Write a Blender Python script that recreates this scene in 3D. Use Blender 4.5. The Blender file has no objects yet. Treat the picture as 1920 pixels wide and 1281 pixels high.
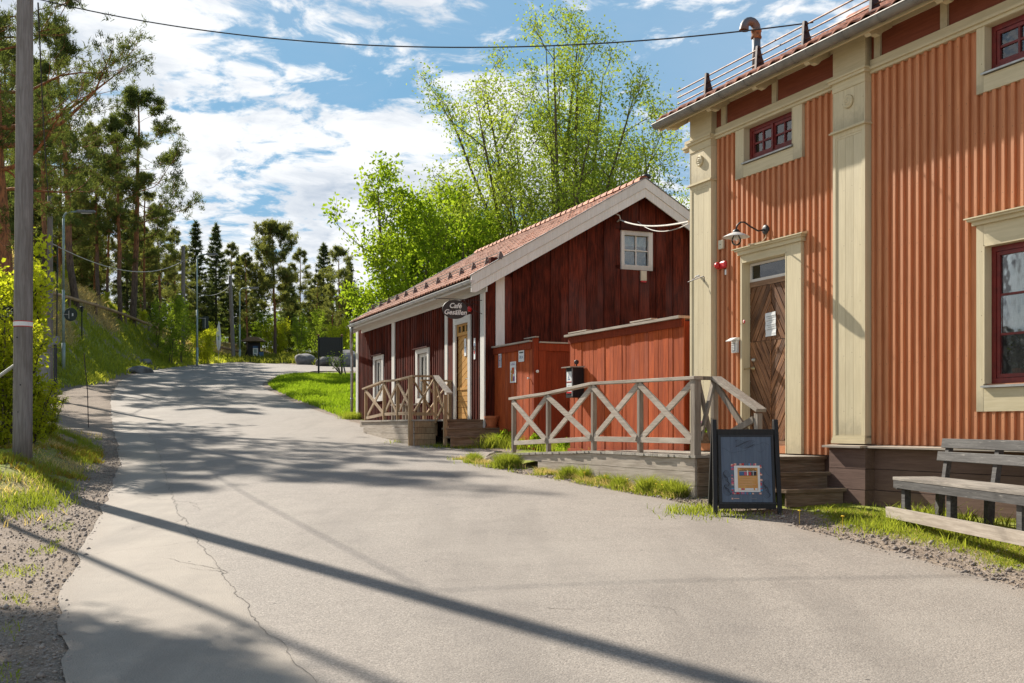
import bpy, math, random
import numpy as np
from mathutils import Vector, Matrix
from math import radians as R, sin, cos, pi, sqrt, atan2

rnd = random.Random(7)
rng = np.random.default_rng(11)
SC = bpy.context.scene
COL = SC.collection

# ---------------------------------------------------------------- camera, sky, sun, exposure
EYE = 1.6
SUN_AZ = -37.3          # degrees from +Y, negative = towards -X
SUN_EL = 35.0
cam_d = bpy.data.cameras.new('camera')
cam = bpy.data.objects.new('camera', cam_d)
COL.objects.link(cam)
cam.location = (0, 0, EYE)
cam.rotation_euler = (R(90), 0, 0)
cam_d.sensor_width = 36.0
cam_d.lens = 37.5
cam_d.shift_y = 159.5 / 1920.0
cam_d.clip_start = 0.05
cam_d.clip_end = 3000
SC.camera = cam
SC.view_settings.view_transform = 'Standard'
SC.view_settings.look = 'None'
SC.view_settings.gamma = 1
SC.view_settings.use_curve_mapping = False
SC.view_settings.exposure = 0.9
SC.cycles.max_bounces = 8
SC.cycles.transparent_max_bounces = 16
SC.cycles.use_denoising = True

sun_d = bpy.data.lights.new('sun', 'SUN')
sun_d.energy = 5.0
sun_d.angle = R(0.53)
sun_d.color = (1.0, 0.93, 0.82)
sun = bpy.data.objects.new('sun', sun_d)
COL.objects.link(sun)
_sd = Vector((sin(R(SUN_AZ)) * cos(R(SUN_EL)), cos(R(SUN_AZ)) * cos(R(SUN_EL)), sin(R(SUN_EL))))
sun.location = _sd * 60
sun.rotation_euler = _sd.to_track_quat('Z', 'Y').to_euler()

world = bpy.data.worlds.new('World')
SC.world = world
world.use_nodes = True


class NT:
    """small wrapper round a node tree"""
    def __init__(self, tree):
        self.t = tree
        tree.nodes.clear()

    def n(self, typ, **kw):
        nd = self.t.nodes.new(typ)
        for k, v in kw.items():
            if k.startswith('i_'):
                key = k[2:]
                key = int(key) if key.isdigit() else key.replace('_', ' ')
                self.put(nd.inputs[key], v)
            else:
                setattr(nd, k, v)
        return nd

    def put(self, sock, v):
        if isinstance(v, bpy.types.NodeSocket):
            self.t.links.new(v, sock)
        elif isinstance(v, bpy.types.Node):
            self.t.links.new(v.outputs[0], sock)
        else:
            sock.default_value = v

    def math(self, op, a, b=None, c=None, clamp=False):
        nd = self.t.nodes.new('ShaderNodeMath')
        nd.operation = op
        nd.use_clamp = clamp
        for i, v in enumerate((a, b, c)):
            if v is not None:
                self.put(nd.inputs[i], v)
        return nd.outputs[0]

    def vmath(self, op, a, b=None):
        nd = self.t.nodes.new('ShaderNodeVectorMath')
        nd.operation = op
        for i, v in enumerate((a, b)):
            if v is not None:
                self.put(nd.inputs[i], v)
        return nd.outputs[0]

    def mix(self, f, a, b, blend='MIX'):
        nd = self.t.nodes.new('ShaderNodeMix')
        nd.data_type = 'RGBA'
        nd.blend_type = blend
        nd.clamp_factor = True
        self.put(nd.inputs[0], f)
        self.put(nd.inputs[6], c4(a))
        self.put(nd.inputs[7], c4(b))
        return nd.outputs[2]

    def ramp(self, f, lo, hi, a=0.0, b=1.0, smooth=True):
        nd = self.t.nodes.new('ShaderNodeMapRange')
        nd.interpolation_type = 'SMOOTHSTEP' if smooth else 'LINEAR'
        nd.clamp = True
        self.put(nd.inputs[0], f)
        for i, v in enumerate((lo, hi, a, b)):
            self.put(nd.inputs[i + 1], v)
        return nd.outputs[0]

    def noise(self, vec, scale, detail=4.0, rough=0.55, w=None, dist=0.0):
        nd = self.t.nodes.new('ShaderNodeTexNoise')
        if w is not None:
            nd.noise_dimensions = '4D'
            self.put(nd.inputs['W'], w)
        if vec is not None:
            self.put(nd.inputs['Vector'], vec)
        nd.inputs['Scale'].default_value = scale
        nd.inputs['Detail'].default_value = detail
        nd.inputs['Roughness'].default_value = rough
        nd.inputs['Distortion'].default_value = dist
        return nd.outputs[0]


def c4(v):
    if isinstance(v, (tuple, list)) and len(v) == 3:
        return (v[0], v[1], v[2], 1.0)
    return v


def build_world():
    T = NT(world.node_tree)
    out = T.n('ShaderNodeOutputWorld')
    bg = T.n('ShaderNodeBackground')
    bg.inputs['Strength'].default_value = 0.05
    sky = T.n('ShaderNodeTexSky')
    sky.sky_type = 'NISHITA'
    sky.sun_disc = False
    sky.sun_elevation = R(SUN_EL)
    sky.sun_rotation = R(SUN_AZ % 360)
    sky.air_density = 1.0
    sky.dust_density = 0.6
    sky.ozone_density = 1.6
    co = T.n('ShaderNodeTexCoord')
    sep = T.n('ShaderNodeSeparateXYZ', i_0=co.outputs['Generated'])
    z = T.math('MAXIMUM', sep.outputs[2], 0.0)
    k = T.math('ADD', z, 0.16)
    cx = T.math('DIVIDE', sep.outputs[0], k)
    cy = T.math('DIVIDE', sep.outputs[1], k)
    cv = T.n('ShaderNodeCombineXYZ', i_0=cx, i_1=cy, i_2=0.0).outputs[0]
    wob = T.noise(cv, 2.3, 3, 0.5)
    cv2 = T.vmath('ADD', cv, T.n('ShaderNodeCombineXYZ', i_0=T.math('MULTIPLY', wob, 0.35), i_1=T.math('MULTIPLY', wob, 0.2), i_2=3.7).outputs[0])
    big = T.noise(cv2, 1.15, 3, 0.5)
    fine = T.noise(cv2, 4.2, 10, 0.62)
    tiny = T.noise(cv2, 13.0, 8, 0.62)
    dens = T.math('ADD', T.math('ADD', T.math('MULTIPLY', big, 0.42), T.math('MULTIPLY', fine, 0.68)), T.math('MULTIPLY', T.math('SUBTRACT', tiny, 0.18), 0.32))
    # the cloud bank thickens low on the horizon towards the sun
    low = T.ramp(z, 0.42, 0.12, 0.0, 0.085)
    west = T.ramp(sep.outputs[0], 0.08, -0.14, -0.02, 0.075)
    # broken fair-weather cloud thins out overhead
    high = T.ramp(z, 0.40, 0.62, 0.0, -0.11)
    dens = T.math('ADD', T.math('ADD', dens, high), T.math('ADD', low, west))
    cover = T.ramp(dens, 0.635, 0.735)
    # thin veil everywhere
    veil = T.math('ADD', T.ramp(T.noise(cv2, 0.9, 6, 0.6), 0.38, 0.70, 0.0, 0.40), T.ramp(sep.outputs[0], -0.06, 0.30, 0.0, 0.62), clamp=True)
    blue = T.mix(T.ramp(z, 0.35, 0.75, 0.75, 0.25), sky.outputs[0], (2.0, 5.0, 7.8))
    veil = T.math('MULTIPLY', veil, T.ramp(z, 0.42, 0.7, 1.0, 0.3))
    base = T.mix(veil, blue, (4.6, 6.2, 8.2))
    shade = T.ramp(T.noise(cv2, 4.4, 9, 0.62), 0.44, 0.62)
    thick = T.ramp(dens, 0.72, 0.95)
    ccol = T.mix(T.math('MULTIPLY', shade, T.math('ADD', 0.45, T.math('MULTIPLY', thick, 0.5))), (11.2, 11.35, 11.5), (5.4, 6.3, 7.6))
    col = T.mix(T.math('MULTIPLY', cover, 0.96), base, ccol)
    T.put(bg.inputs['Color'], col)
    T.t.links.new(bg.outputs[0], out.inputs[0])


build_world()


# ---------------------------------------------------------------- materials
def new_mat(name):
    m = bpy.data.materials.new(name)
    m.use_nodes = True
    return m, NT(m.node_tree)


def finish(T, col, rough, bump=None, bstr=0.3, bdist=0.01, metal=0.0, spec=0.5, sub=None):
    b = T.n('ShaderNodeBsdfPrincipled')
    T.put(b.inputs['Base Color'], c4(col))
    T.put(b.inputs['Roughness'], rough)
    b.inputs['Metallic'].default_value = metal
    b.inputs['Specular IOR Level'].default_value = spec
    if bump is not None:
        bn = T.n('ShaderNodeBump', i_Strength=bstr, i_Distance=bdist)
        T.put(bn.inputs['Height'], bump)
        T.t.links.new(bn.outputs[0], b.inputs['Normal'])
    o = T.n('ShaderNodeOutputMaterial')
    T.t.links.new(b.outputs[0], o.inputs[0])
    return b


def wood(name, c1, c2, stretch=(14, 14, 0.9), rough=0.75, rvar=0.25, knots=0.0, bstr=0.35, wear=None, wear_amt=0.0, scale=1.0, spec=0.3):
    """painted or bare board: grain stretched along one axis, board to board variation, stains"""
    m, T = new_mat(name)
    co = T.n('ShaderNodeTexCoord')
    oi = T.n('ShaderNodeObjectInfo')
    w = T.math('MULTIPLY', oi.outputs['Random'], 60.0)
    mp = T.n('ShaderNodeMapping', i_0=co.outputs['Object'])
    mp.inputs['Scale'].default_value = stretch
    g = T.noise(mp.outputs[0], 3.0 * scale, 6, 0.65, w=w, dist=0.4)
    st = T.noise(co.outputs['Object'], 1.3, 4, 0.6, w=w)
    f = T.math('ADD', T.math('MULTIPLY', T.ramp(g, 0.36, 0.62), 0.75), T.math('MULTIPLY', T.ramp(st, 0.35, 0.7), 0.45), clamp=True)
    col = T.mix(f, c1, c2)
    if wear is not None:
        wn = T.noise(mp.outputs[0], 7.0 * scale, 5, 0.7, w=w)
        col = T.mix(T.ramp(wn, 0.66 - wear_amt, 0.74 - wear_amt * 0.5), col, wear)
    if name in ('orange_paint', 'cream_paint', 'orange_red_boards', 'white_paint', 'falu_red_boards'):
        # splashed dirt and chalking near the foot of each board, nail heads
        sp = T.n('ShaderNodeSeparateXYZ', i_0=co.outputs['Object'])
        dn = T.noise(co.outputs['Object'], 16, 5, 0.7, w=w)
        foot = T.ramp(T.math('ADD', sp.outputs[2], T.math('MULTIPLY', dn, 0.35)), 0.16, 0.42, 0.55, 0.0)
        col = T.mix(foot, col, tuple(0.45 * a + 0.02 for a in c2))
        nz = T.math('ABSOLUTE', T.math('SUBTRACT', T.math('FRACT', T.math('ADD', T.math('DIVIDE', sp.outputs[2], 0.62), T.math('MULTIPLY', oi.outputs['Random'], 0.12))), 0.5))
        nx = T.math('ABSOLUTE', T.math('SUBTRACT', sp.outputs[0], 0.021))
        nail = T.math('MULTIPLY', T.ramp(nz, 0.006, 0.010, 1.0, 0.0), T.ramp(nx, 0.003, 0.005, 1.0, 0.0))
        col = T.mix(T.math('MULTIPLY', nail, 0.7), col, (0.10, 0.05, 0.03))
        fade = T.noise(co.outputs['Object'], 0.5, 3, 0.5, w=w)
        col = T.mix(T.ramp(fade, 0.45, 0.75, 0.0, 0.30), col, tuple(min(1, 0.75 * a + 0.10) for a in c1))
    if knots > 0:
        vo = T.n('ShaderNodeTexVoronoi', i_Vector=T.vmath('MULTIPLY', mp.outputs[0], (0.35, 0.35, 1.6)))
        vo.voronoi_dimensions = '4D'
        T.put(vo.inputs['W'], w)
        vo.inputs['Scale'].default_value = 1.4 * scale
        kn = T.ramp(vo.outputs['Distance'], 0.05, 0.16, knots, 0.0)
        col = T.mix(kn, col, tuple(x * 0.25 for x in c2))
    hs = T.n('ShaderNodeHueSaturation')
    T.put(hs.inputs['Value'], T.math('ADD', 1.0 - rvar / 2, T.math('MULTIPLY', oi.outputs['Random'], rvar)))
    T.put(hs.inputs['Color'], col)
    finish(T, hs.outputs[0], rough, bump=g, bstr=bstr, bdist=0.006, spec=spec)
    return m


def plain(name, col, rough=0.5, metal=0.0, var=0.12, scale=6.0, bstr=0.12, col2=None, spec=0.5, rvar=0.0):
    m, T = new_mat(name)
    co = T.n('ShaderNodeTexCoord')
    nz = T.noise(co.outputs['Object'], scale, 6, 0.6)
    c2 = col2 if col2 else tuple(x * (1 - var * 2) for x in col)
    cc = T.mix(T.ramp(nz, 0.35, 0.68), col, c2)
    if rvar:
        oi = T.n('ShaderNodeObjectInfo')
        hs = T.n('ShaderNodeHueSaturation')
        T.put(hs.inputs['Value'], T.math('ADD', 1 - rvar / 2, T.math('MULTIPLY', oi.outputs['Random'], rvar)))
        T.put(hs.inputs['Color'], cc)
        cc = hs.outputs[0]
    finish(T, cc, T.math('ADD', rough, T.math('MULTIPLY', nz, 0.15)), bump=nz, bstr=bstr, metal=metal, spec=spec)
    return m


def glass_mat(name, tint=(0.8, 0.85, 0.85), refl=0.22):
    m, T = new_mat(name)
    co = T.n('ShaderNodeTexCoord')
    nz = T.noise(co.outputs['Object'], 5.0, 2, 0.5)
    bn = T.n('ShaderNodeBump', i_Strength=0.12, i_Distance=0.01)
    T.put(bn.inputs['Height'], nz)
    gl = T.n('ShaderNodeBsdfGlossy')
    gl.inputs['Roughness'].default_value = 0.02
    T.t.links.new(bn.outputs[0], gl.inputs['Normal'])
    tr = T.n('ShaderNodeBsdfTransparent')
    tr.inputs['Color'].default_value = c4(tint)
    fr = T.n('ShaderNodeFresnel')
    fr.inputs['IOR'].default_value = 1.5
    mx = T.n('ShaderNodeMixShader')
    T.put(mx.inputs[0], T.math('ADD', fr.outputs[0], refl, clamp=True))
    T.t.links.new(tr.outputs[0], mx.inputs[1])
    T.t.links.new(gl.outputs[0], mx.inputs[2])
    o = T.n('ShaderNodeOutputMaterial')
    T.t.links.new(mx.outputs[0], o.inputs[0])
    return m


def leaf_mat(name, c1, c2, trans=0.5, scale=1.2, rough=0.6):
    m, T = new_mat(name)
    g = T.n('ShaderNodeNewGeometry')
    oi = T.n('ShaderNodeObjectInfo')
    co = T.n('ShaderNodeTexCoord')
    a = T.noise(co.outputs['Object'], scale, 3, 0.6)
    f = T.math('ADD', T.math('MULTIPLY', g.outputs['Random Per Island'], 0.55), T.math('MULTIPLY', T.ramp(a, 0.3, 0.7), 0.5), clamp=True)
    col = T.mix(f, c1, c2)
    hs = T.n('ShaderNodeHueSaturation')
    T.put(hs.inputs['Value'], T.math('ADD', 0.85, T.math('MULTIPLY', oi.outputs['Random'], 0.3)))
    T.put(hs.inputs['Color'], col)
    d = T.n('ShaderNodeBsdfDiffuse')
    t = T.n('ShaderNodeBsdfTranslucent')
    T.put(d.inputs[0], hs.outputs[0])
    T.put(t.inputs[0], T.mix(1.0, hs.outputs[0], (1.7, 1.6, 0.9), 'MULTIPLY'))
    mx = T.n('ShaderNodeMixShader', i_0=trans)
    T.t.links.new(d.outputs[0], mx.inputs[1])
    T.t.links.new(t.outputs[0], mx.inputs[2])
    o = T.n('ShaderNodeOutputMaterial')
    T.t.links.new(mx.outputs[0], o.inputs[0])
    return m


VERT = (14, 14, 0.9)
ALX = (0.9, 14, 14)
ALY = (14, 0.9, 14)
M = {}
M['orange'] = wood('orange_paint', (0.58, 0.240, 0.105), (0.47, 0.178, 0.074), VERT, 0.6, 0.14, bstr=0.2, wear=(0.30, 0.12, 0.07), wear_amt=0.0)
M['orange_dark'] = wood('terracotta_frieze_paint', (0.24, 0.065, 0.033), (0.18, 0.045, 0.022), ALX, 0.6, 0.1, bstr=0.15)
M['cream'] = wood('cream_paint', (0.64, 0.55, 0.36), (0.55, 0.465, 0.295), VERT, 0.55, 0.10, bstr=0.15, wear=(0.36, 0.30, 0.19), wear_amt=0.0)
M['cream_x'] = wood('cream_paint_lengthwise', (0.62, 0.53, 0.345), (0.53, 0.45, 0.28), ALX, 0.55, 0.10, bstr=0.15)
M['falu'] = wood('falu_red_boards', (0.17, 0.032, 0.016), (0.045, 0.012, 0.008), VERT, 0.9, 0.45, knots=0.5, bstr=0.6, wear=(0.04, 0.012, 0.010), wear_amt=0.02, spec=0.1)
M['falu_light'] = wood('orange_red_boards', (0.50, 0.105, 0.026), (0.30, 0.055, 0.015), VERT, 0.8, 0.35, knots=0.6, bstr=0.5, wear=(0.40, 0.16, 0.07), wear_amt=-0.02, spec=0.15)
M['falu_mid'] = wood('brown_red_boards', (0.26, 0.045, 0.016), (0.17, 0.030, 0.012), VERT, 0.85, 0.3, knots=0.6, bstr=0.5, spec=0.15)
M['white'] = wood('white_paint', (0.74, 0.71, 0.66), (0.62, 0.59, 0.53), VERT, 0.55, 0.08, bstr=0.25, wear=(0.42, 0.39, 0.34), wear_amt=-0.01)
M['white_x'] = wood('white_paint_lengthwise', (0.70, 0.66, 0.61), (0.60, 0.56, 0.50), ALX, 0.55, 0.08, bstr=0.25, wear=(0.42, 0.37, 0.30), wear_amt=-0.01)
M['red_sash'] = plain('oxide_red_sash', (0.17, 0.013, 0.010), 0.4, var=0.2, scale=12)
M['grey_x'] = wood('weathered_grey_rail', (0.46, 0.40, 0.33), (0.31, 0.26, 0.21), ALX, 0.85, 0.2, knots=0.5, bstr=0.7, spec=0.15)
M['grey_z'] = wood('weathered_grey_post', (0.33, 0.285, 0.235), (0.20, 0.165, 0.13), VERT, 0.85, 0.25, knots=0.4, bstr=0.8, spec=0.15)
M['grey_y'] = wood('weathered_grey_deck', (0.44, 0.40, 0.34), (0.28, 0.25, 0.21), ALY, 0.85, 0.3, knots=0.4, bstr=0.7, spec=0.15)
M['tan_x'] = wood('tanned_rail', (0.42, 0.32, 0.22), (0.27, 0.19, 0.12), ALX, 0.8, 0.2, knots=0.5, bstr=0.5, spec=0.15)
M['tan_z'] = wood('tanned_post', (0.40, 0.28, 0.16), (0.24, 0.155, 0.085), VERT, 0.8, 0.2, knots=0.5, bstr=0.5, spec=0.15)
M['step'] = wood('brown_step_boards', (0.27, 0.20, 0.14), (0.14, 0.095, 0.06), ALY, 0.85, 0.2, knots=0.4, bstr=0.6, spec=0.15)
M['foundation'] = wood('brown_foundation_paint', (0.175, 0.105, 0.08), (0.125, 0.073, 0.055), ALX, 0.85, 0.12, bstr=0.6, wear=(0.27, 0.16, 0.12), wear_amt=0.0)
M['bench'] = wood('charcoal_bench_boards', (0.095, 0.09, 0.085), (0.045, 0.042, 0.04), ALX, 0.7, 0.2, bstr=0.7, wear=(0.24, 0.225, 0.20), wear_amt=0.06)
M['bench_seat'] = wood('worn_bench_seat', (0.36, 0.32, 0.27), (0.16, 0.14, 0.12), ALX, 0.8, 0.2, bstr=0.8)
M['black'] = plain('black_paint', (0.014, 0.014, 0.016), 0.45, var=0.2, scale=20)
M['blackwood'] = wood('black_frame_paint', (0.02, 0.018, 0.018), (0.010, 0.010, 0.011), VERT, 0.5, 0.1, bstr=0.4, wear=(0.09, 0.08, 0.075), wear_amt=-0.04)
M['door'] = wood('oiled_brown_door', (0.33, 0.155, 0.068), (0.09, 0.038, 0.018), ALX, 0.5, 0.9, knots=0.2, bstr=0.9, scale=1.6)
M['door_frame'] = wood('oiled_brown_threshold', (0.36, 0.22, 0.13), (0.20, 0.11, 0.06), ALX, 0.6, 0.2, bstr=0.4)
M['yellow'] = wood('ochre_door_paint', (0.60, 0.33, 0.10), (0.50, 0.26, 0.07), VERT, 0.5, 0.08, bstr=0.2)
M['steel'] = plain('galvanised_steel', (0.45, 0.45, 0.43), 0.35, metal=0.75, var=0.15, scale=9)
M['gutter'] = plain('grey_brown_gutter', (0.24, 0.225, 0.20), 0.5, metal=0.25, var=0.12, scale=7)
M['gutter_pale'] = plain('pale_galvanised_gutter', (0.56, 0.57, 0.56), 0.4, metal=0.35, var=0.10, scale=7)
M['guard'] = plain('greyish_guard_iron', (0.17, 0.13, 0.12), 0.6, metal=0.2, var=0.2)
M['iron'] = plain('brown_iron', (0.055, 0.035, 0.035), 0.5, metal=0.4, var=0.3, scale=20)
M['rail_rust'] = plain('rusty_rail', (0.16, 0.07, 0.035), 0.5, metal=0.4, var=0.3, scale=14)
M['pipe'] = plain('blue_grey_pipe', (0.10, 0.125, 0.15), 0.5, metal=0.3, col2=(0.17, 0.085, 0.05), scale=3.0)
M['rust'] = plain('rust', (0.30, 0.12, 0.05), 0.85, var=0.3, scale=20)
M['glass'] = glass_mat('window_glass', refl=0.07)
M['glass_clear'] = glass_mat('lamp_glass', (0.95, 0.95, 0.95), 0.06)
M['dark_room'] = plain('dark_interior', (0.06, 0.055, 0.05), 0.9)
M['curtain'] = plain('white_curtain', (0.62, 0.66, 0.62), 0.9, var=0.06, scale=3)
M['paper'] = plain('white_paper', (0.74, 0.74, 0.72), 0.8, var=0.04, scale=14)
M['red_plastic'] = plain('red_plastic', (0.55, 0.015, 0.015), 0.3, var=0.05)
M['cream_plastic'] = plain('cream_plastic', (0.62, 0.55, 0.40), 0.45, var=0.05)
M['white_plastic'] = plain('white_plastic', (0.72, 0.71, 0.68), 0.35, var=0.04)
M['brass'] = plain('worn_brass', (0.50, 0.38, 0.20), 0.35, metal=0.8, var=0.15, scale=20)
M['terracotta'] = plain('terracotta', (0.42, 0.13, 0.05), 0.8, var=0.1, scale=10)
M['tile_cafe'] = plain('clay_tile', (0.46, 0.18, 0.085), 0.75, col2=(0.29, 0.12, 0.085), scale=9, bstr=0.3, rvar=0.5)
M['tile_house'] = plain('dark_clay_tile', (0.36, 0.13, 0.07), 0.8, col2=(0.15, 0.06, 0.045), scale=8, bstr=0.4, rvar=0.5)
M['pole'] = wood('grey_pole_wood', (0.26, 0.235, 0.22), (0.16, 0.14, 0.125), VERT, 0.85, 0.1, knots=0.1, bstr=0.7, spec=0.15)
M['lamp_green'] = plain('pale_green_grey_mast', (0.30, 0.38, 0.36), 0.5, metal=0.2, var=0.1)
M['lamp_head'] = plain('grey_lamp_housing', (0.20, 0.20, 0.20), 0.5, metal=0.2)
M['sign_back'] = plain('dark_sign_back', (0.03, 0.045, 0.04), 0.5)
M['blue_sign'] = plain('blue_board', (0.05, 0.12, 0.25), 0.5)
M['wire'] = plain('dark_cable', (0.02, 0.02, 0.022), 0.6)
M['wire_pale'] = plain('pale_cable', (0.50, 0.47, 0.42), 0.6)
M['rock'] = plain('grey_rock', (0.21, 0.20, 0.20), 0.9, col2=(0.11, 0.105, 0.10), scale=2.5, bstr=0.8)
M['orange_red'] = plain('orange_red_fabric', (0.6, 0.1, 0.03), 0.8)


def bark(name, low, high, z0, z1):
    m, T = new_mat(name)
    co = T.n('ShaderNodeTexCoord')
    sp = T.n('ShaderNodeSeparateXYZ', i_0=co.outputs['Object'])
    mp = T.n('ShaderNodeMapping', i_0=co.outputs['Object'])
    mp.inputs['Scale'].default_value = (9, 9, 2.2)
    nz = T.noise(mp.outputs[0], 1.6, 6, 0.65)
    zz = T.math('ADD', sp.outputs[2], T.math('MULTIPLY', T.noise(co.outputs['Object'], 1.2, 3), 2.0))
    col = T.mix(T.ramp(zz, z0, z1), low, high)
    col = T.mix(T.ramp(nz, 0.4, 0.65, 0.0, 0.75), col, tuple(x * 0.35 for x in low))
    finish(T, col, 0.9, bump=nz, bstr=0.9, bdist=0.03, spec=0.1)
    return m


M['pine_bark'] = bark('pine_bark', (0.13, 0.095, 0.075), (0.36, 0.15, 0.065), 3.0, 7.0)
M['spruce_bark'] = bark('spruce_bark', (0.09, 0.07, 0.055), (0.10, 0.075, 0.06), 3.0, 7.0)
M['tree_bark'] = bark('willow_bark', (0.115, 0.095, 0.065), (0.15, 0.125, 0.07), 2.0, 9.0)
M['needles'] = leaf_mat('pine_needles', (0.050, 0.075, 0.028), (0.13, 0.155, 0.045), 0.42, 0.5)
M['needles_far'] = leaf_mat('far_pine_needles', (0.075, 0.10, 0.042), (0.19, 0.20, 0.065), 0.5, 0.4)
M['spruce_needles'] = leaf_mat('spruce_needles', (0.045, 0.065, 0.030), (0.10, 0.125, 0.05), 0.4, 0.5)
M['willow_leaf'] = leaf_mat('young_willow_leaf', (0.13, 0.20, 0.030), (0.26, 0.32, 0.06), 0.5, 0.35)
M['maple_leaf'] = leaf_mat('young_maple_leaf', (0.14, 0.24, 0.015), (0.30, 0.40, 0.04), 0.55, 0.5)
M['shrub_leaf'] = leaf_mat('yellow_green_shrub_leaf', (0.24, 0.30, 0.015), (0.42, 0.44, 0.04), 0.5, 1.5)
M['birch_leaf'] = leaf_mat('young_birch_leaf', (0.12, 0.20, 0.02), (0.26, 0.34, 0.05), 0.5, 0.6)
M['grass'] = leaf_mat('grass_blade', (0.13, 0.175, 0.022), (0.27, 0.31, 0.055), 0.45, 0.8)
M['sun_tinted_hill_grass'] = leaf_mat('sun_tinted_hill_grass_blade', (0.20, 0.25, 0.03), (0.40, 0.42, 0.08), 0.6, 0.3)  # brighter copy of the grass: sunlight on the bank put into the colour
M['grass_lush'] = leaf_mat('lush_grass_blade', (0.11, 0.19, 0.012), (0.22, 0.31, 0.03), 0.5, 0.5)
M['dry_grass'] = leaf_mat('dry_grass_blade', (0.34, 0.26, 0.13), (0.55, 0.46, 0.25), 0.45, 1.0)
M['moss_plant'] = leaf_mat('reddish_moss_plant', (0.22, 0.13, 0.03), (0.33, 0.25, 0.05), 0.3, 1.0)
M['bilberry'] = leaf_mat('bilberry_scrub', (0.08, 0.10, 0.02), (0.20, 0.22, 0.04), 0.4, 0.6)
M['flower'] = leaf_mat('violet_petal', (0.20, 0.03, 0.30), (0.45, 0.30, 0.55), 0.4, 9.0)
M['dandelion'] = plain('dandelion_yellow', (0.75, 0.50, 0.02), 0.8)


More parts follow.
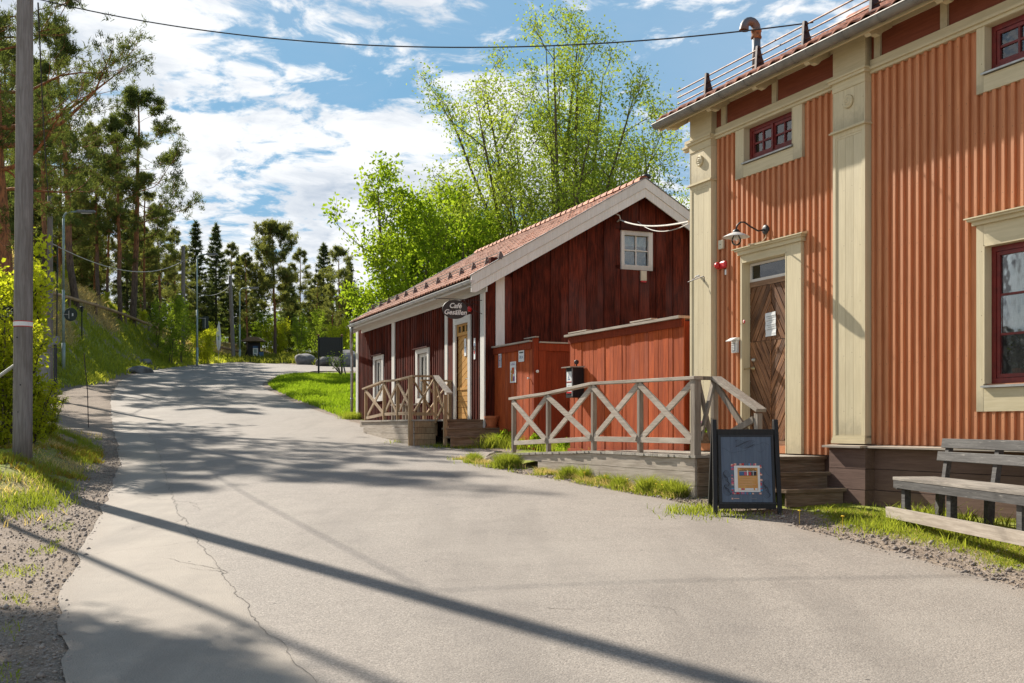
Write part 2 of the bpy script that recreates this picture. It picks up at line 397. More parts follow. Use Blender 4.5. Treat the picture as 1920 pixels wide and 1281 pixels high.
# ---------------------------------------------------------------- mesh helpers
class MB:
    """collects shapes, then links them as one mesh object"""
    def __init__(self):
        self.v = []
        self.f = []

    def add(self, vs, fs):
        b = len(self.v)
        self.v.extend([tuple(p) for p in vs])
        self.f.extend([tuple(i + b for i in f) for f in fs])
        return self

    def box(self, x0, x1, y0, y1, z0, z1):
        x0, x1 = sorted((x0, x1)); y0, y1 = sorted((y0, y1)); z0, z1 = sorted((z0, z1))
        return self.add([(x0, y0, z0), (x1, y0, z0), (x1, y1, z0), (x0, y1, z0), (x0, y0, z1), (x1, y0, z1), (x1, y1, z1), (x0, y1, z1)],
                        [(0, 3, 2, 1), (4, 5, 6, 7), (0, 1, 5, 4), (1, 2, 6, 5), (2, 3, 7, 6), (3, 0, 4, 7)])

    def beam(self, p, q, w, t, up=(0, 0, 1)):
        """bar from p to q: w wide across, t thick along `up`"""
        p = Vector(p); q = Vector(q)
        d = (q - p).normalized()
        s = d.cross(Vector(up))
        if s.length < 1e-5:
            s = d.cross(Vector((0, 1, 0)))
        s.normalize()
        u = s.cross(d).normalized()
        vs = []
        for c in (p, q):
            for a, b in ((-1, -1), (1, -1), (1, 1), (-1, 1)):
                vs.append(c + s * (a * w / 2) + u * (b * t / 2))
        return self.add(vs, [(3, 2, 1, 0), (4, 5, 6, 7), (0, 1, 5, 4), (1, 2, 6, 5), (2, 3, 7, 6), (3, 0, 4, 7)])

    def tube(self, pts, rad, n=8, cap=True):
        pts = [Vector(p) for p in pts]
        if not isinstance(rad, (list, tuple)):
            rad = [rad] * len(pts)
        rings = []
        ref = None
        for i, p in enumerate(pts):
            d = (pts[min(i + 1, len(pts) - 1)] - pts[max(i - 1, 0)])
            if d.length < 1e-9:
                d = Vector((0, 0, 1))
            d.normalize()
            if ref is None:
                ref = d.cross(Vector((0.3, 1, 0.2)))
                if ref.length < 0.05:
                    ref = d.cross(Vector((1, 0, 0)))
            ref = (ref - d * ref.dot(d)).normalized()
            b = d.cross(ref)
            rings.append([p + (ref * cos(2 * pi * k / n) + b * sin(2 * pi * k / n)) * rad[i] for k in range(n)])
        vs = [v for r in rings for v in r]
        fs = []
        for i in range(len(rings) - 1):
            for k in range(n):
                a = i * n + k; c = i * n + (k + 1) % n
                fs.append((a, c, c + n, a + n))
        if cap:
            fs.append(tuple(range(n - 1, -1, -1)))
            fs.append(tuple(range((len(rings) - 1) * n, len(rings) * n)))
        return self.add(vs, fs)

    def prism(self, poly, o0, o1, ax='y'):
        """poly = list of (a, b); extruded along ax between o0 and o1. ax y: (x,z); ax x: (y,z); ax z: (x,y)"""
        def P(a, b, o):
            return (a, o, b) if ax == 'y' else ((o, a, b) if ax == 'x' else (a, b, o))
        n = len(poly)
        vs = [P(a, b, o0) for a, b in poly] + [P(a, b, o1) for a, b in poly]
        fs = [tuple(range(n)), tuple(range(2 * n - 1, n - 1, -1))]
        for i in range(n):
            j = (i + 1) % n
            fs.append((i, i + n, j + n, j))
        return self.add(vs, fs)

    def lathe(self, prof, c, n=16, ax='z', cap=True):
        """prof = [(r, h)...] about an axis through c"""
        vs = []; fs = []
        for r, h in prof:
            for k in range(n):
                a = 2 * pi * k / n
                x, y = r * cos(a), r * sin(a)
                if ax == 'z':
                    vs.append((c[0] + x, c[1] + y, c[2] + h))
                elif ax == 'y':
                    vs.append((c[0] + x, c[1] + h, c[2] + y))
                else:
                    vs.append((c[0] + h, c[1] + x, c[2] + y))
        for i in range(len(prof) - 1):
            for k in range(n):
                a = i * n + k; b = i * n + (k + 1) % n
                fs.append((a, b, b + n, a + n))
        if cap:
            fs.append(tuple(range(n - 1, -1, -1)))
            fs.append(tuple(range((len(prof) - 1) * n, len(prof) * n)))
        return self.add(vs, fs)

    def mesh(self, name, mat, dz=0.0, smooth=False):
        me = bpy.data.meshes.new(name)
        me.from_pydata([(x, y, z - dz) for x, y, z in self.v], [], self.f)
        me.validate()
        import bmesh
        bm = bmesh.new(); bm.from_mesh(me)
        bmesh.ops.recalc_face_normals(bm, faces=bm.faces)
        bm.to_mesh(me); bm.free()
        if smooth:
            me.polygons.foreach_set('use_smooth', [True] * len(me.polygons))
        me.materials.append(mat)
        return me

    def build(self, name, mat, parent=None, dz=0.0, smooth=False, bevel=0.0, kind=None, label=None):
        if isinstance(mat, str):
            mat = M[mat]
        if parent is not None and dz == 0.0 and 'z0' in parent.keys():
            dz = parent['z0']
        o = bpy.data.objects.new(name, self.mesh(name, mat, dz, smooth))
        COL.objects.link(o)
        if parent is not None:
            o.parent = parent
        if bevel > 0:
            bv = o.modifiers.new('edge', 'BEVEL')
            bv.width = bevel; bv.segments = 2; bv.limit_method = 'ANGLE'
        if kind:
            o['kind'] = kind
        if label:
            o['label'] = label
        return o


def centre_piece(mb):
    """move a mesh's vertices round their own base so the object can sit there"""
    return mb


def tag(o, label=None, cat=None, group=None, kind=None):
    if label: o['label'] = label
    if cat: o['category'] = cat
    if group: o['group'] = group
    if kind: o['kind'] = kind
    return o


def thing(name, label, cat, loc, rotz=0.0, group=None, world_z=False):
    """an Empty at the thing's base; world_z: its children are written with world heights"""
    o = bpy.data.objects.new(name, None)
    COL.objects.link(o)
    o.location = loc
    o.rotation_euler = (0, 0, rotz)
    o.empty_display_size = 0.2
    tag(o, label, cat, group)
    o['z0'] = float(loc[2]) if world_z else 0.0
    return o


def place(name, me, parent, loc=(0, 0, 0), rot=(0, 0, 0), scale=(1, 1, 1)):
    o = bpy.data.objects.new(name, me)
    COL.objects.link(o)
    if parent is not None:
        o.parent = parent
    o.location = loc; o.rotation_euler = rot; o.scale = scale
    return o


def copy_tree(o, parent=None):
    c = o.copy()
    COL.objects.link(c)
    c.parent = parent
    for ch in o.children:
        copy_tree(ch, c)
    return c


def np_mesh(name, V, F, mat, mats=None, smooth=False):
    """V (n,3) float, F (m,k) int with one k"""
    me = bpy.data.meshes.new(name)
    V = np.ascontiguousarray(V, dtype=np.float32); F = np.ascontiguousarray(F, dtype=np.int32)
    m, k = F.shape
    me.vertices.add(len(V)); me.vertices.foreach_set('co', V.ravel())
    me.loops.add(m * k); me.loops.foreach_set('vertex_index', F.ravel())
    me.polygons.add(m)
    me.polygons.foreach_set('loop_start', np.arange(0, m * k, k, dtype=np.int32))
    me.polygons.foreach_set('loop_total', np.full(m, k, dtype=np.int32))
    if smooth:
        me.polygons.foreach_set('use_smooth', np.ones(m, dtype=bool))
    me.update(calc_edges=True)
    me.materials.append(M[mat] if isinstance(mat, str) else mat)
    return me


def text_mesh(body, size, mat, shear=0.0, extrude=0.002, offset=0.0, space=1.0):
    cu = bpy.data.curves.new('lettering', 'FONT')
    cu.body = body; cu.size = size; cu.extrude = extrude; cu.shear = shear; cu.offset = offset
    cu.align_x = 'CENTER'; cu.align_y = 'CENTER'; cu.space_character = space
    cu.resolution_u = 3
    o = bpy.data.objects.new('tmp', cu)
    COL.objects.link(o)
    dg = bpy.context.evaluated_depsgraph_get()
    me = bpy.data.meshes.new_from_object(o.evaluated_get(dg))
    bpy.data.objects.remove(o)
    me.materials.clear()
    me.materials.append(M[mat] if isinstance(mat, str) else mat)
    return me


# ---------------------------------------------------------------- ground shape
_hY = np.array([-40, 0, 5.5, 8, 12, 15, 18.4, 23, 31, 34.5, 42, 51, 62, 75, 85, 100, 130, 200, 500], float)
_hZ = np.array([-1.5, 0, .24, .38, .60, .76, .94, 1.18, 1.66, 1.92, 2.62, 3.58, 4.72, 5.92, 6.75, 7.6, 9.3, 14.0, 30.0], float)
_gy = np.linspace(-40, 500, 5401)
_gz = np.interp(_gy, _hY, _hZ)
_ker = np.ones(21) / 21.0
_gzs = np.convolve(np.pad(_gz, 10, mode='edge'), _ker, mode='valid')


def road_z(X, Y):
    X = np.asarray(X, float); Y = np.asarray(Y, float)
    base = np.interp(Y, _gy, _gzs)
    lat = np.interp(Y, [-10, 14, 26], [0.035, 0.03, 0.0])
    return base + lat * (np.clip(X, -8, 8) + 1.0)


def pix_ground(px, py, far=92):
    """where the line of sight through a photograph pixel meets the road surface"""
    Y = np.linspace(2.0, far, 9000)
    X = (px - 960) / 2000 * Y
    z = EYE + (800 - py) / 2000 * Y
    d = z - road_z(X, Y)
    i = np.where((d[:-1] > 0) & (d[1:] <= 0))[0]
    if len(i) == 0:
        i = [np.argmin(np.abs(d[:-1]))]
    i = i[0]
    return float(X[i]), float(Y[i])


_L = [(2.6, -10.0), (0.2, -2.0)] + [pix_ground(*p) for p in ((120, 1281), (115, 1110), (195, 950), (225, 870), (210, 790), (207, 745), (225, 715), (270, 694), (340, 686), (400, 682.5), (440, 679.5))]
_Rr = [(9.5, -10.0), (6.6, -2.0)] + [(3.95, 5.0)] + [pix_ground(*p) for p in ((1920, 1108), (1420, 968), (1290, 936), (1150, 905), (1000, 872), (930, 846), (820, 824), (680, 796), (600, 772), (540, 750), (500, 730), (492, 721), (510, 709), (590, 696))]
def _clear_deck(p):
    so = -.914 * (p[0] - 2.524) - .405 * (p[1] - 14.98)
    if 12.4 < p[1] < 20.6 and so < 1.55:
        return (p[0] - (1.55 - so) / .914, p[1])
    return p


_Rr = [_clear_deck(p) for p in _Rr]
_Rr.append((-9.5, _Rr[-1][1] + 0.3))
_Lx = np.array([p[0] for p in _L]); _Ly = np.array([p[1] for p in _L])
_o = np.argsort(_Ly); _Lx = _Lx[_o]; _Ly = _Ly[_o]
_Rx = np.array([p[0] for p in _Rr]); _Ry = np.array([p[1] for p in _Rr])
_o = np.argsort(_Ry); _Rx = _Rx[_o]; _Ry = _Ry[_o]
CREST = float(_Ly.max())
RTOP = float(_Ry.max())


def XL(Y): return np.interp(Y, _Ly, _Lx)
def XR(Y): return np.interp(Y, _Ry, _Rx)


def sstep(a, b, x):
    t = np.clip((x - a) / (b - a), 0, 1)
    return t * t * (3 - 2 * t)


def vnoise(X, Y, s, seed=0):
    """cheap smooth value noise"""
    x = np.asarray(X, float) / s + seed * 17.3; y = np.asarray(Y, float) / s - seed * 9.1
    xi = np.floor(x); yi = np.floor(y); fx = x - xi; fy = y - yi
    fx = fx * fx * (3 - 2 * fx); fy = fy * fy * (3 - 2 * fy)
    def h(a, b):
        v = np.sin(a * 127.1 + b * 311.7 + seed * 74.7) * 43758.5453
        return v - np.floor(v)
    return (h(xi, yi) * (1 - fx) + h(xi + 1, yi) * fx) * (1 - fy) + (h(xi, yi + 1) * (1 - fx) + h(xi + 1, yi + 1) * fx) * fy


def far_edge(X):
    """far side of the cross road beyond the crest"""
    return np.interp(X, [-22, -15, -9, 5, 60], [CREST, 76, 69.5, 66.5, 64])


def near_edge(X):
    return np.interp(X, [-14, -10, 5, 60], [60.0, RTOP, 61.5, 59.0])


def ground_z(X, Y):
    X = np.asarray(X, float); Y = np.asarray(Y, float)
    z = road_z(X, Y)
    # right verge: level strip along the two houses
    G = np.interp(Y, [3, 12, 14, 16, 19, 23, 30, 35], [.74, .74, .86, 1.0, 1.08, 1.20, 1.60, 1.92])
    d = X - XR(Y)
    w = sstep(0.0, 1.5, d) * sstep(-2, 4, Y) * (1 - sstep(33, 38, Y))
    z = z * (1 - w) + G * w
    # lawn beyond the cafe is a touch higher than the road
    w = sstep(0.0, 1.0, d) * sstep(35, 40, Y) * (1 - sstep(57, 60, Y))
    z = z + 0.12 * w
    # left verge with the pole
    dl = XL(Y) - X
    w = sstep(0.3, 1.7, dl) * sstep(12.0, 15.5, Y) * (1 - sstep(23, 29, Y))
    z = z + w * (0.42 + 0.10 * np.clip(dl - 2.5, 0, 8))
    w = sstep(0.3, 2.0, dl) * (1 - sstep(9, 13, Y))
    z = z + 0.05 * w
    # the hill on the left, beyond the gravel turning
    toe = np.interp(Y, [40, 46, 52, 60, 70, 80, 90, 100], [-26.5, -22.0, -20.6, -22.3, -22.9, -22.6, -21.6, -20.0])
    dh = toe - X
    H = np.interp(Y, [38, 50, 62, 75, 88, 110, 160], [9.5, 11.6, 11.8, 10.6, 8.9, 9.4, 12])
    w = sstep(-0.6, 7.0, dh) * sstep(39, 47, Y + np.clip(-X - 26, 0, 12) * 0.5)
    z = z * (1 - w) + np.maximum(H, z) * w
    # forest floor rises gently beyond the cross road
    w = sstep(0, 10, Y - np.where(X > -22, far_edge(X), 92))
    z = z + w * 0.35
    # unevenness away from the paved parts
    off = np.clip(np.minimum(np.abs(X - XL(Y)), np.abs(X - XR(Y))) - 0.2, 0, 2) / 2
    inside = (X > XL(Y)) & (X < XR(Y)) & (Y < RTOP)
    off = np.where(inside, 0, off)
    z = z + off * ((vnoise(X, Y, 1.1, 1) - 0.5) * 0.10 + (vnoise(X, Y, 4.0, 2) - 0.5) * 0.22 * sstep(3, 20, np.abs(X)) + (vnoise(X, Y, 1.7, 12) - 0.5) * 0.38 * sstep(0, 2, dh) * (Y > 44))
    return z


def gz(x, y): return float(ground_z(np.array([x]), np.array([y]))[0])


def on_road(X, Y):
    a = (X > XL(Y)) & (X < XR(Y)) & (Y < RTOP)
    b = (X > XL(Y)) & (Y >= RTOP) & (Y < far_edge(X)) & (Y < CREST)
    c = (X > -13) & (Y > near_edge(X)) & (Y < far_edge(X))
    return a | b | c


def grid_mesh(name, xs, ys, zf, mat, attrs=None):
    X, Y = np.meshgrid(xs, ys)
    Z = zf(X, Y)
    V = np.stack([X.ravel(), Y.ravel(), Z.ravel()], 1)
    ny, nx = X.shape
    i = np.arange(ny - 1)[:, None] * nx + np.arange(nx - 1)[None, :]
    F = np.stack([i, i + 1, i + nx + 1, i + nx], -1).reshape(-1, 4)
    me = np_mesh(name, V, F, mat, smooth=True)
    if attrs:
        for k, fn in attrs.items():
            a = me.attributes.new(k, 'FLOAT', 'POINT')
            a.data.foreach_set('value', fn(X, Y).ravel().astype(np.float32))
    return me


def terrain_z(X, Y):
    z = ground_z(X, Y)
    e = 0.12
    core = on_road(X, Y) & on_road(X - e, Y) & on_road(X + e, Y)
    return np.where(core, z - 0.10, z - 0.006)


def a_grass(X, Y):
    """how green the ground is"""
    d = X - XR(Y); dl = XL(Y) - X
    n = vnoise(X, Y, 0.7, 3) * 0.6 + vnoise(X, Y, 2.6, 4) * 0.4
    g = np.zeros_like(X)
    # right verge
    rv = sstep(0.25, 0.8, d + (n - 0.5) * 0.6) * (Y < 36)
    rv = rv * np.where(Y < 9.3, 1 - 0.9 * sstep(1.0, 1.6, d), 1.0)
    g = np.maximum(g, rv * 0.9 * (Y > 4))
    # lawn
    g = np.maximum(g, sstep(0.2, 0.6, d) * sstep(34.5, 36, Y) * (1 - sstep(59.5, 60.5, Y)))
    # left verge
    lv = sstep(0.2, 0.8, dl + (n - 0.5) * .8) * sstep(11.5, 14.5, Y) * (1 - sstep(24, 27, Y)) * 0.75
    lv2 = sstep(1.2, 3.0, dl) * (1 - sstep(12, 13, Y)) * sstep(0.55, 0.7, n) * 0.6
    g = np.maximum(g, np.maximum(lv, lv2))
    # hill
    toe = np.interp(Y, [40, 46, 52, 60, 70, 80, 90, 100], [-26.5, -22.0, -20.6, -22.3, -22.9, -22.6, -21.6, -20.0])
    g = np.maximum(g, sstep(-0.9, 0.3, toe - X) * sstep(40, 44, Y) * (0.35 + 0.65 * sstep(0.35, 0.6, n)))
    g = np.maximum(g, 0.35 * (Y > 86) + 0.35 * ((X > -22) & (Y > far_edge(X) + 0.6)))
    return g


def a_dry(X, Y):
    toe = np.interp(Y, [40, 46, 52, 60, 70, 80, 90, 100], [-26.5, -22.0, -20.6, -22.3, -22.9, -22.6, -21.6, -20.0])
    dh = toe - X
    s = vnoise(X + Y * 0.35, Y * 0.25, 1.8, 5) * 0.6 + vnoise(X, Y, 5.0, 8) * 0.4
    dry = sstep(0, 4, dh) * sstep(0.42, 0.62, s) * (Y > 40)
    dl = XL(Y) - X
    dry = np.maximum(dry, sstep(0.3, 1.2, dl) * sstep(12, 15, Y) * (1 - sstep(25, 28, Y)) * sstep(0.3, 0.6, s))
    dry = np.maximum(dry, 0.8 * (Y > 90))
    return dry


def m_ground():
    m, T = new_mat('verge_ground')
    co = T.n('ShaderNodeTexCoord')
    P = co.outputs['Object']
    g = T.n('ShaderNodeAttribute', attribute_name='green').outputs['Fac']
    d = T.n('ShaderNodeAttribute', attribute_name='dry').outputs['Fac']
    st = T.n('ShaderNodeTexVoronoi', i_Vector=P); st.inputs['Scale'].default_value = 48
    st2 = T.n('ShaderNodeTexVoronoi', i_Vector=P); st2.inputs['Scale'].default_value = 21
    n1 = T.noise(P, 1.1, 5, 0.6); n2 = T.noise(P, 14, 5, 0.6); n3 = T.noise(P, 0.35, 3, 0.5)
    peb = T.mix(T.ramp(st.outputs['Distance'], 0.0, 0.55), (0.38, 0.315, 0.26), (0.17, 0.135, 0.105))
    sv = T.n('ShaderNodeSeparateColor', i_0=st.outputs['Color']).outputs[0]
    peb = T.mix(T.ramp(sv, 0.6, 1.0, 0.0, 0.6), peb, (0.40, 0.33, 0.29))
    dirt = T.mix(T.ramp(n1, 0.4, 0.65), (0.30, 0.235, 0.175), (0.20, 0.15, 0.11))
    grav = T.mix(T.ramp(n2, 0.35, 0.6, 0.25, 0.95), dirt, peb)
    green = T.mix(T.ramp(n2, 0.3, 0.7), (0.14, 0.18, 0.025), (0.26, 0.28, 0.05))
    green = T.mix(T.ramp(n3, 0.4, 0.7, 0.0, 0.5), green, (0.24, 0.25, 0.05))
    dryc = T.mix(T.ramp(n2, 0.3, 0.7), (0.38, 0.29, 0.16), (0.24, 0.17, 0.09))
    veg = T.mix(T.math('MULTIPLY', d, T.ramp(n1, 0.3, 0.6, 0.5, 1.0)), green, dryc)
    gm = T.ramp(T.math('ADD', g, T.math('MULTIPLY', T.math('SUBTRACT', n2, 0.5), 0.7)), 0.30, 0.62)
    col = T.mix(gm, grav, veg)
    h = T.math('ADD', T.math('MULTIPLY', st.outputs['Distance'], -0.6), T.math('ADD', n2, T.math('MULTIPLY', st2.outputs['Distance'], -0.5)))
    finish(T, col, 0.95, bump=h, bstr=0.6, bdist=0.02, spec=0.1)
    return m


def m_road():
    m, T = new_mat('pale_old_asphalt')
    co = T.n('ShaderNodeTexCoord')
    P = co.outputs['Object']
    patch = T.n('ShaderNodeAttribute', attribute_name='patch').outputs['Fac']
    edge = T.n('ShaderNodeAttribute', attribute_name='edge').outputs['Fac']
    trk = T.n('ShaderNodeAttribute', attribute_name='track').outputs['Fac']
    ag = T.n('ShaderNodeTexVoronoi', i_Vector=P); ag.inputs['Scale'].default_value = 95
    n1 = T.noise(P, 0.35, 4, 0.6); n2 = T.noise(P, 3.0, 6, 0.6); n3 = T.noise(P, 60, 4, 0.7); n4 = T.noise(P, 0.9, 5, 0.65)
    sv = T.n('ShaderNodeSeparateColor', i_0=ag.outputs['Color']).outputs[0]
    base = T.mix(T.ramp(n1, 0.3, 0.7), (0.275, 0.238, 0.203), (0.230, 0.200, 0.172))
    base = T.mix(T.ramp(n2, 0.42, 0.70, 0, 0.55), base, (0.19, 0.163, 0.14))
    stone = T.mix(sv, (0.12, 0.105, 0.09), (0.46, 0.405, 0.35))
    rough_part = T.mix(T.ramp(n3, 0.38, 0.62, 0.15, 0.62), base, stone)
    smooth_part = T.mix(T.ramp(n4, 0.35, 0.7), (0.33, 0.285, 0.235), (0.265, 0.23, 0.192))
    smooth_part = T.mix(T.ramp(n3, 0.45, 0.7, 0, 0.22), smooth_part, stone)
    col = T.mix(T.ramp(patch, 0.42, 0.58), rough_part, smooth_part)
    lanes = T.n('ShaderNodeMapping', i_0=P)
    lanes.inputs['Rotation'].default_value = (0, 0, R(-19))
    lanes.inputs['Scale'].default_value = (1.0, 0.10, 1.0)
    ln = T.noise(lanes.outputs[0], 1.5, 5, 0.6)
    col = T.mix(T.ramp(ln, 0.48, 0.70, 0.0, 0.38), col, (0.17, 0.147, 0.127))
    big = T.noise(P, 0.16, 5, 0.62)
    col = T.mix(T.ramp(big, 0.50, 0.62, 0.0, 0.28), col, (0.36, 0.32, 0.275))
    # grit and dirt towards the edges, faint darker wheel tracks
    col = T.mix(T.math('MULTIPLY', T.ramp(T.math('ADD', edge, T.math('MULTIPLY', T.math('SUBTRACT', n2, 0.5), 0.5)), 0.55, 1.0), 0.55), col, (0.25, 0.205, 0.165))
    col = T.mix(T.math('MULTIPLY', trk, T.ramp(n2, 0.3, 0.7, 0.08, 0.30)), col, (0.17, 0.15, 0.135))
    spots = T.n('ShaderNodeTexVoronoi', i_Vector=P); spots.inputs['Scale'].default_value = 2.6
    col = T.mix(T.ramp(spots.outputs['Distance'], 0.028, 0.045, 0.85, 0.0), col, (0.055, 0.05, 0.045))
    h = T.math('ADD', T.math('MULTIPLY', ag.outputs['Distance'], -0.5), n3)
    bst = T.mix(T.ramp(patch, 0.42, 0.58), (0.42, 0.42, 0.42), (0.20, 0.20, 0.20))
    b = finish(T, col, 0.85, bump=h, bstr=0.4, bdist=0.012, spec=0.25)
    return m


M['ground'] = m_ground()
M['road'] = m_road()

xs = np.concatenate([np.linspace(-260, -60, 21)[:-1], np.linspace(-60, -32, 30)[:-1], np.linspace(-32, -10, 100)[:-1], np.linspace(-10, 10, 140)[:-1], np.linspace(10, 60, 40)[:-1], np.linspace(60, 260, 15)])
ys = np.concatenate([np.linspace(-30, 3, 16)[:-1], np.linspace(3, 38, 210)[:-1], np.linspace(38, 95, 150)[:-1], np.linspace(95, 170, 40)[:-1], np.linspace(170, 480, 20)])
ground = bpy.data.objects.new('ground', grid_mesh('ground', xs, ys, terrain_z, 'ground', {'green': a_grass, 'dry': a_dry}))
COL.objects.link(ground)
tag(ground, 'gravelly verges, grassy hill and forest floor round the road', kind='structure')


# the road sheet: strips of stations from left edge to right edge
def seam_x(Y):
    pts = [pix_ground(*p) for p in ((600, 1281), (470, 1150), (420, 1080), (405, 1050), (372, 1020), (330, 950), (312, 900), (290, 830), (262, 790))]
    ax = np.array([p[0] for p in pts]); ay = np.array([p[1] for p in pts])
    o = np.argsort(ay)
    return np.interp(Y, ay[o], ax[o])


def build_road():
    st = []
    ysn = np.concatenate([np.arange(-10, 34, 0.25), np.arange(34, RTOP, 0.5)])
    for y in ysn:
        wl = (vnoise(np.array([y]), np.array([0.0]), 0.5, 6)[0] - 0.5) * 0.10 + (vnoise(np.array([y]), np.array([0.0]), 0.26, 7)[0] - 0.5) * 0.05
        wr = (vnoise(np.array([y]), np.array([9.0]), 0.6, 8)[0] - 0.5) * 0.16 + (vnoise(np.array([y]), np.array([9.0]), 0.15, 9)[0] - 0.5) * 0.07
        st.append(((float(XL(y)) + wl, y), (float(XR(y)) + wr, y)))
    # fan round the lawn corner into the cross road
    lx = [(float(XL(y)), y) for y in np.linspace(RTOP, CREST, 14)]
    lx += [(x, float(far_edge(x))) for x in np.linspace(-20, -9, 12)]
    rx = [(float(_Rx[-1]) * (1 - t) + t * -9.0, RTOP + 0.02 + 0.01 * t) for t in np.linspace(0, 1, len(lx))]
    rx = [(a, float(min(near_edge(a), RTOP + 0.02))) for a, _ in rx]
    st += list(zip(lx, rx))
    for x in np.linspace(-8, 60, 30):
        st.append(((x, float(far_edge(x))), (x, float(near_edge(x)))))
    NX = 28
    n = len(st)
    t = np.linspace(0, 1, NX + 1)
    Lp = np.array([s[0] for s in st]); Rp = np.array([s[1] for s in st])
    X = Lp[:, None, 0] * (1 - t) + Rp[:, None, 0] * t
    Y = Lp[:, None, 1] * (1 - t) + Rp[:, None, 1] * t
    Z = road_z(X, Y) + 0.004
    V = np.stack([X.ravel(), Y.ravel(), Z.ravel()], 1)
    i = np.arange(n - 1)[:, None] * (NX + 1) + np.arange(NX)[None, :]
    F = np.stack([i, i + 1, i + NX + 2, i + NX + 1], -1).reshape(-1, 4)
    me = np_mesh('road', V, F, 'road', smooth=True)
    sx = seam_x(Y)
    pa = np.clip(0.5 + (sx - X) / 0.5 * 0.5, 0, 1) * (1 - sstep(34, 36, Y))
    ed = np.abs(t * 2 - 1)[None, :] ** 6 * np.ones_like(X)
    dist = (X - XL(Y))
    tr = np.exp(-((dist - 2.4 - 0.3 * np.sin(Y * .1)) / 0.16) ** 2) + np.exp(-((dist - 4.1) / 0.18) ** 2) * 0.8
    for k, a in (('patch', pa), ('edge', ed), ('track', tr)):
        at = me.attributes.new(k, 'FLOAT', 'POINT'); at.data.foreach_set('value', a.ravel().astype(np.float32))
    o = bpy.data.objects.new('road', me)
    COL.objects.link(o)
    tag(o, 'pale worn asphalt road curving uphill past the houses', kind='structure')
    # long open crack along the seam, built as a jagged sunken-looking strip of tar and grit
    yy = np.arange(5.3, 30, 0.06)
    cx = seam_x(yy) + (vnoise(yy, yy * 0, 0.25, 11) - 0.5) * 0.07 + (vnoise(yy, yy * 0, 0.07, 12) - 0.5) * 0.03
    ww = 0.0015 + 0.005 * vnoise(yy, yy * 0, 0.3, 13) ** 1.5
    V = []
    for x, y, w in zip(cx, yy, ww):
        z = float(road_z(x, y)) + 0.008
        V += [(x - w, y, z), (x + w, y, z)]
    F = [(2 * k, 2 * k + 1, 2 * k + 3, 2 * k + 2) for k in range(len(yy) - 1)]
    # finer cracks branching off it
    rc_ = random.Random(9)
    for _ in range(12):
        y = rc_.uniform(5.6, 24); x = float(seam_x(y)) + rc_.choice((0, 0, rc_.uniform(-1.2, 4.5)))
        a = rc_.uniform(-1.2, 4.3); n0 = len(V); m_ = rc_.randint(10, 34)
        for q in range(m_):
            w = 0.0035 * (1 - q / m_) + 0.0008
            V += [(x - w, y - w * .5, float(road_z(x, y)) + 0.007), (x + w, y + w * .5, float(road_z(x, y)) + 0.007)]
            a += rc_.uniform(-.5, .5); x += cos(a) * .05; y += sin(a) * .05
        F += [(n0 + 2 * k, n0 + 2 * k + 1, n0 + 2 * k + 3, n0 + 2 * k + 2) for k in range(m_ - 1)]
    cr = bpy.data.objects.new('crack', np_mesh('crack', np.array(V), np.array(F), plain('crack_grit', (0.21, 0.182, 0.155), 0.95, var=0.3, scale=30)))
    COL.objects.link(cr); cr.parent = o


build_road()


# ---------------------------------------------------------------- wall planes
class Fr:
    """a wall: origin at its near or far corner, u along it, n outward; local x = along, y = outward, z = up"""
    def __init__(self, ox, oy, ux, uy):
        l = sqrt(ux * ux + uy * uy)
        self.o = (ox, oy); self.u = (ux / l, uy / l); self.n = (-uy / l, ux / l)
        self.rot = atan2(uy, ux)

    def hit(self, px, py, off=0.0):
        dx = (px - 960) / 2000.0; dz = (800 - py) / 2000.0
        t = (off + self.n[0] * self.o[0] + self.n[1] * self.o[1]) / (self.n[0] * dx + self.n[1])
        X = t * dx - self.o[0]; Y = t - self.o[1]
        return X * self.u[0] + Y * self.u[1], EYE + t * dz

    def s(self, px, off=0.0): return self.hit(px, 800, off)[0]
    def z(self, px, py, off=0.0): return self.hit(px, py, off)[1]

    def w(self, s, o, z=0.0):
        return Vector((self.o[0] + self.u[0] * s + self.n[0] * o, self.o[1] + self.u[1] * s + self.n[1] * o, z))


_cache = {}


def bx(name, parent, x0, x1, y0, y1, z0, z1, mat, label=None, kind=None, chamf=0.0):
    """a box piece, its object origin at its own lower corner; alike boxes share mesh data"""
    x0, x1 = sorted((x0, x1)); y0, y1 = sorted((y0, y1)); z0, z1 = sorted((z0, z1))
    key = (round(x1 - x0, 3), round(y1 - y0, 3), round(z1 - z0, 3), mat, chamf)
    me = _cache.get(key)
    if me is None:
        mb = MB()
        w, d, h = x1 - x0, y1 - y0, z1 - z0
        if chamf:
            c = chamf
            mb.prism([(c, 0), (w - c, 0), (w, c), (w, d), (0, d), (0, c)] if False else [(0, 0), (w, 0), (w, d - c), (w - c, d), (c, d), (0, d - c)], 0, h, 'z')
        else:
            mb.box(0, w, 0, d, 0, h)
        me = mb.mesh(name, M[mat])
        _cache[key] = me
    dz = parent['z0'] if parent is not None and 'z0' in parent.keys() else 0.0
    o = place(name, me, parent, (x0, y0, z0 - dz))
    if label: o['label'] = label
    if kind: o['kind'] = kind
    return o


def sub_z0(o, parent):
    """a part that carries sub-parts keeps its parent's height reference"""
    o['z0'] = parent['z0'] if 'z0' in parent.keys() else 0.0
    return o


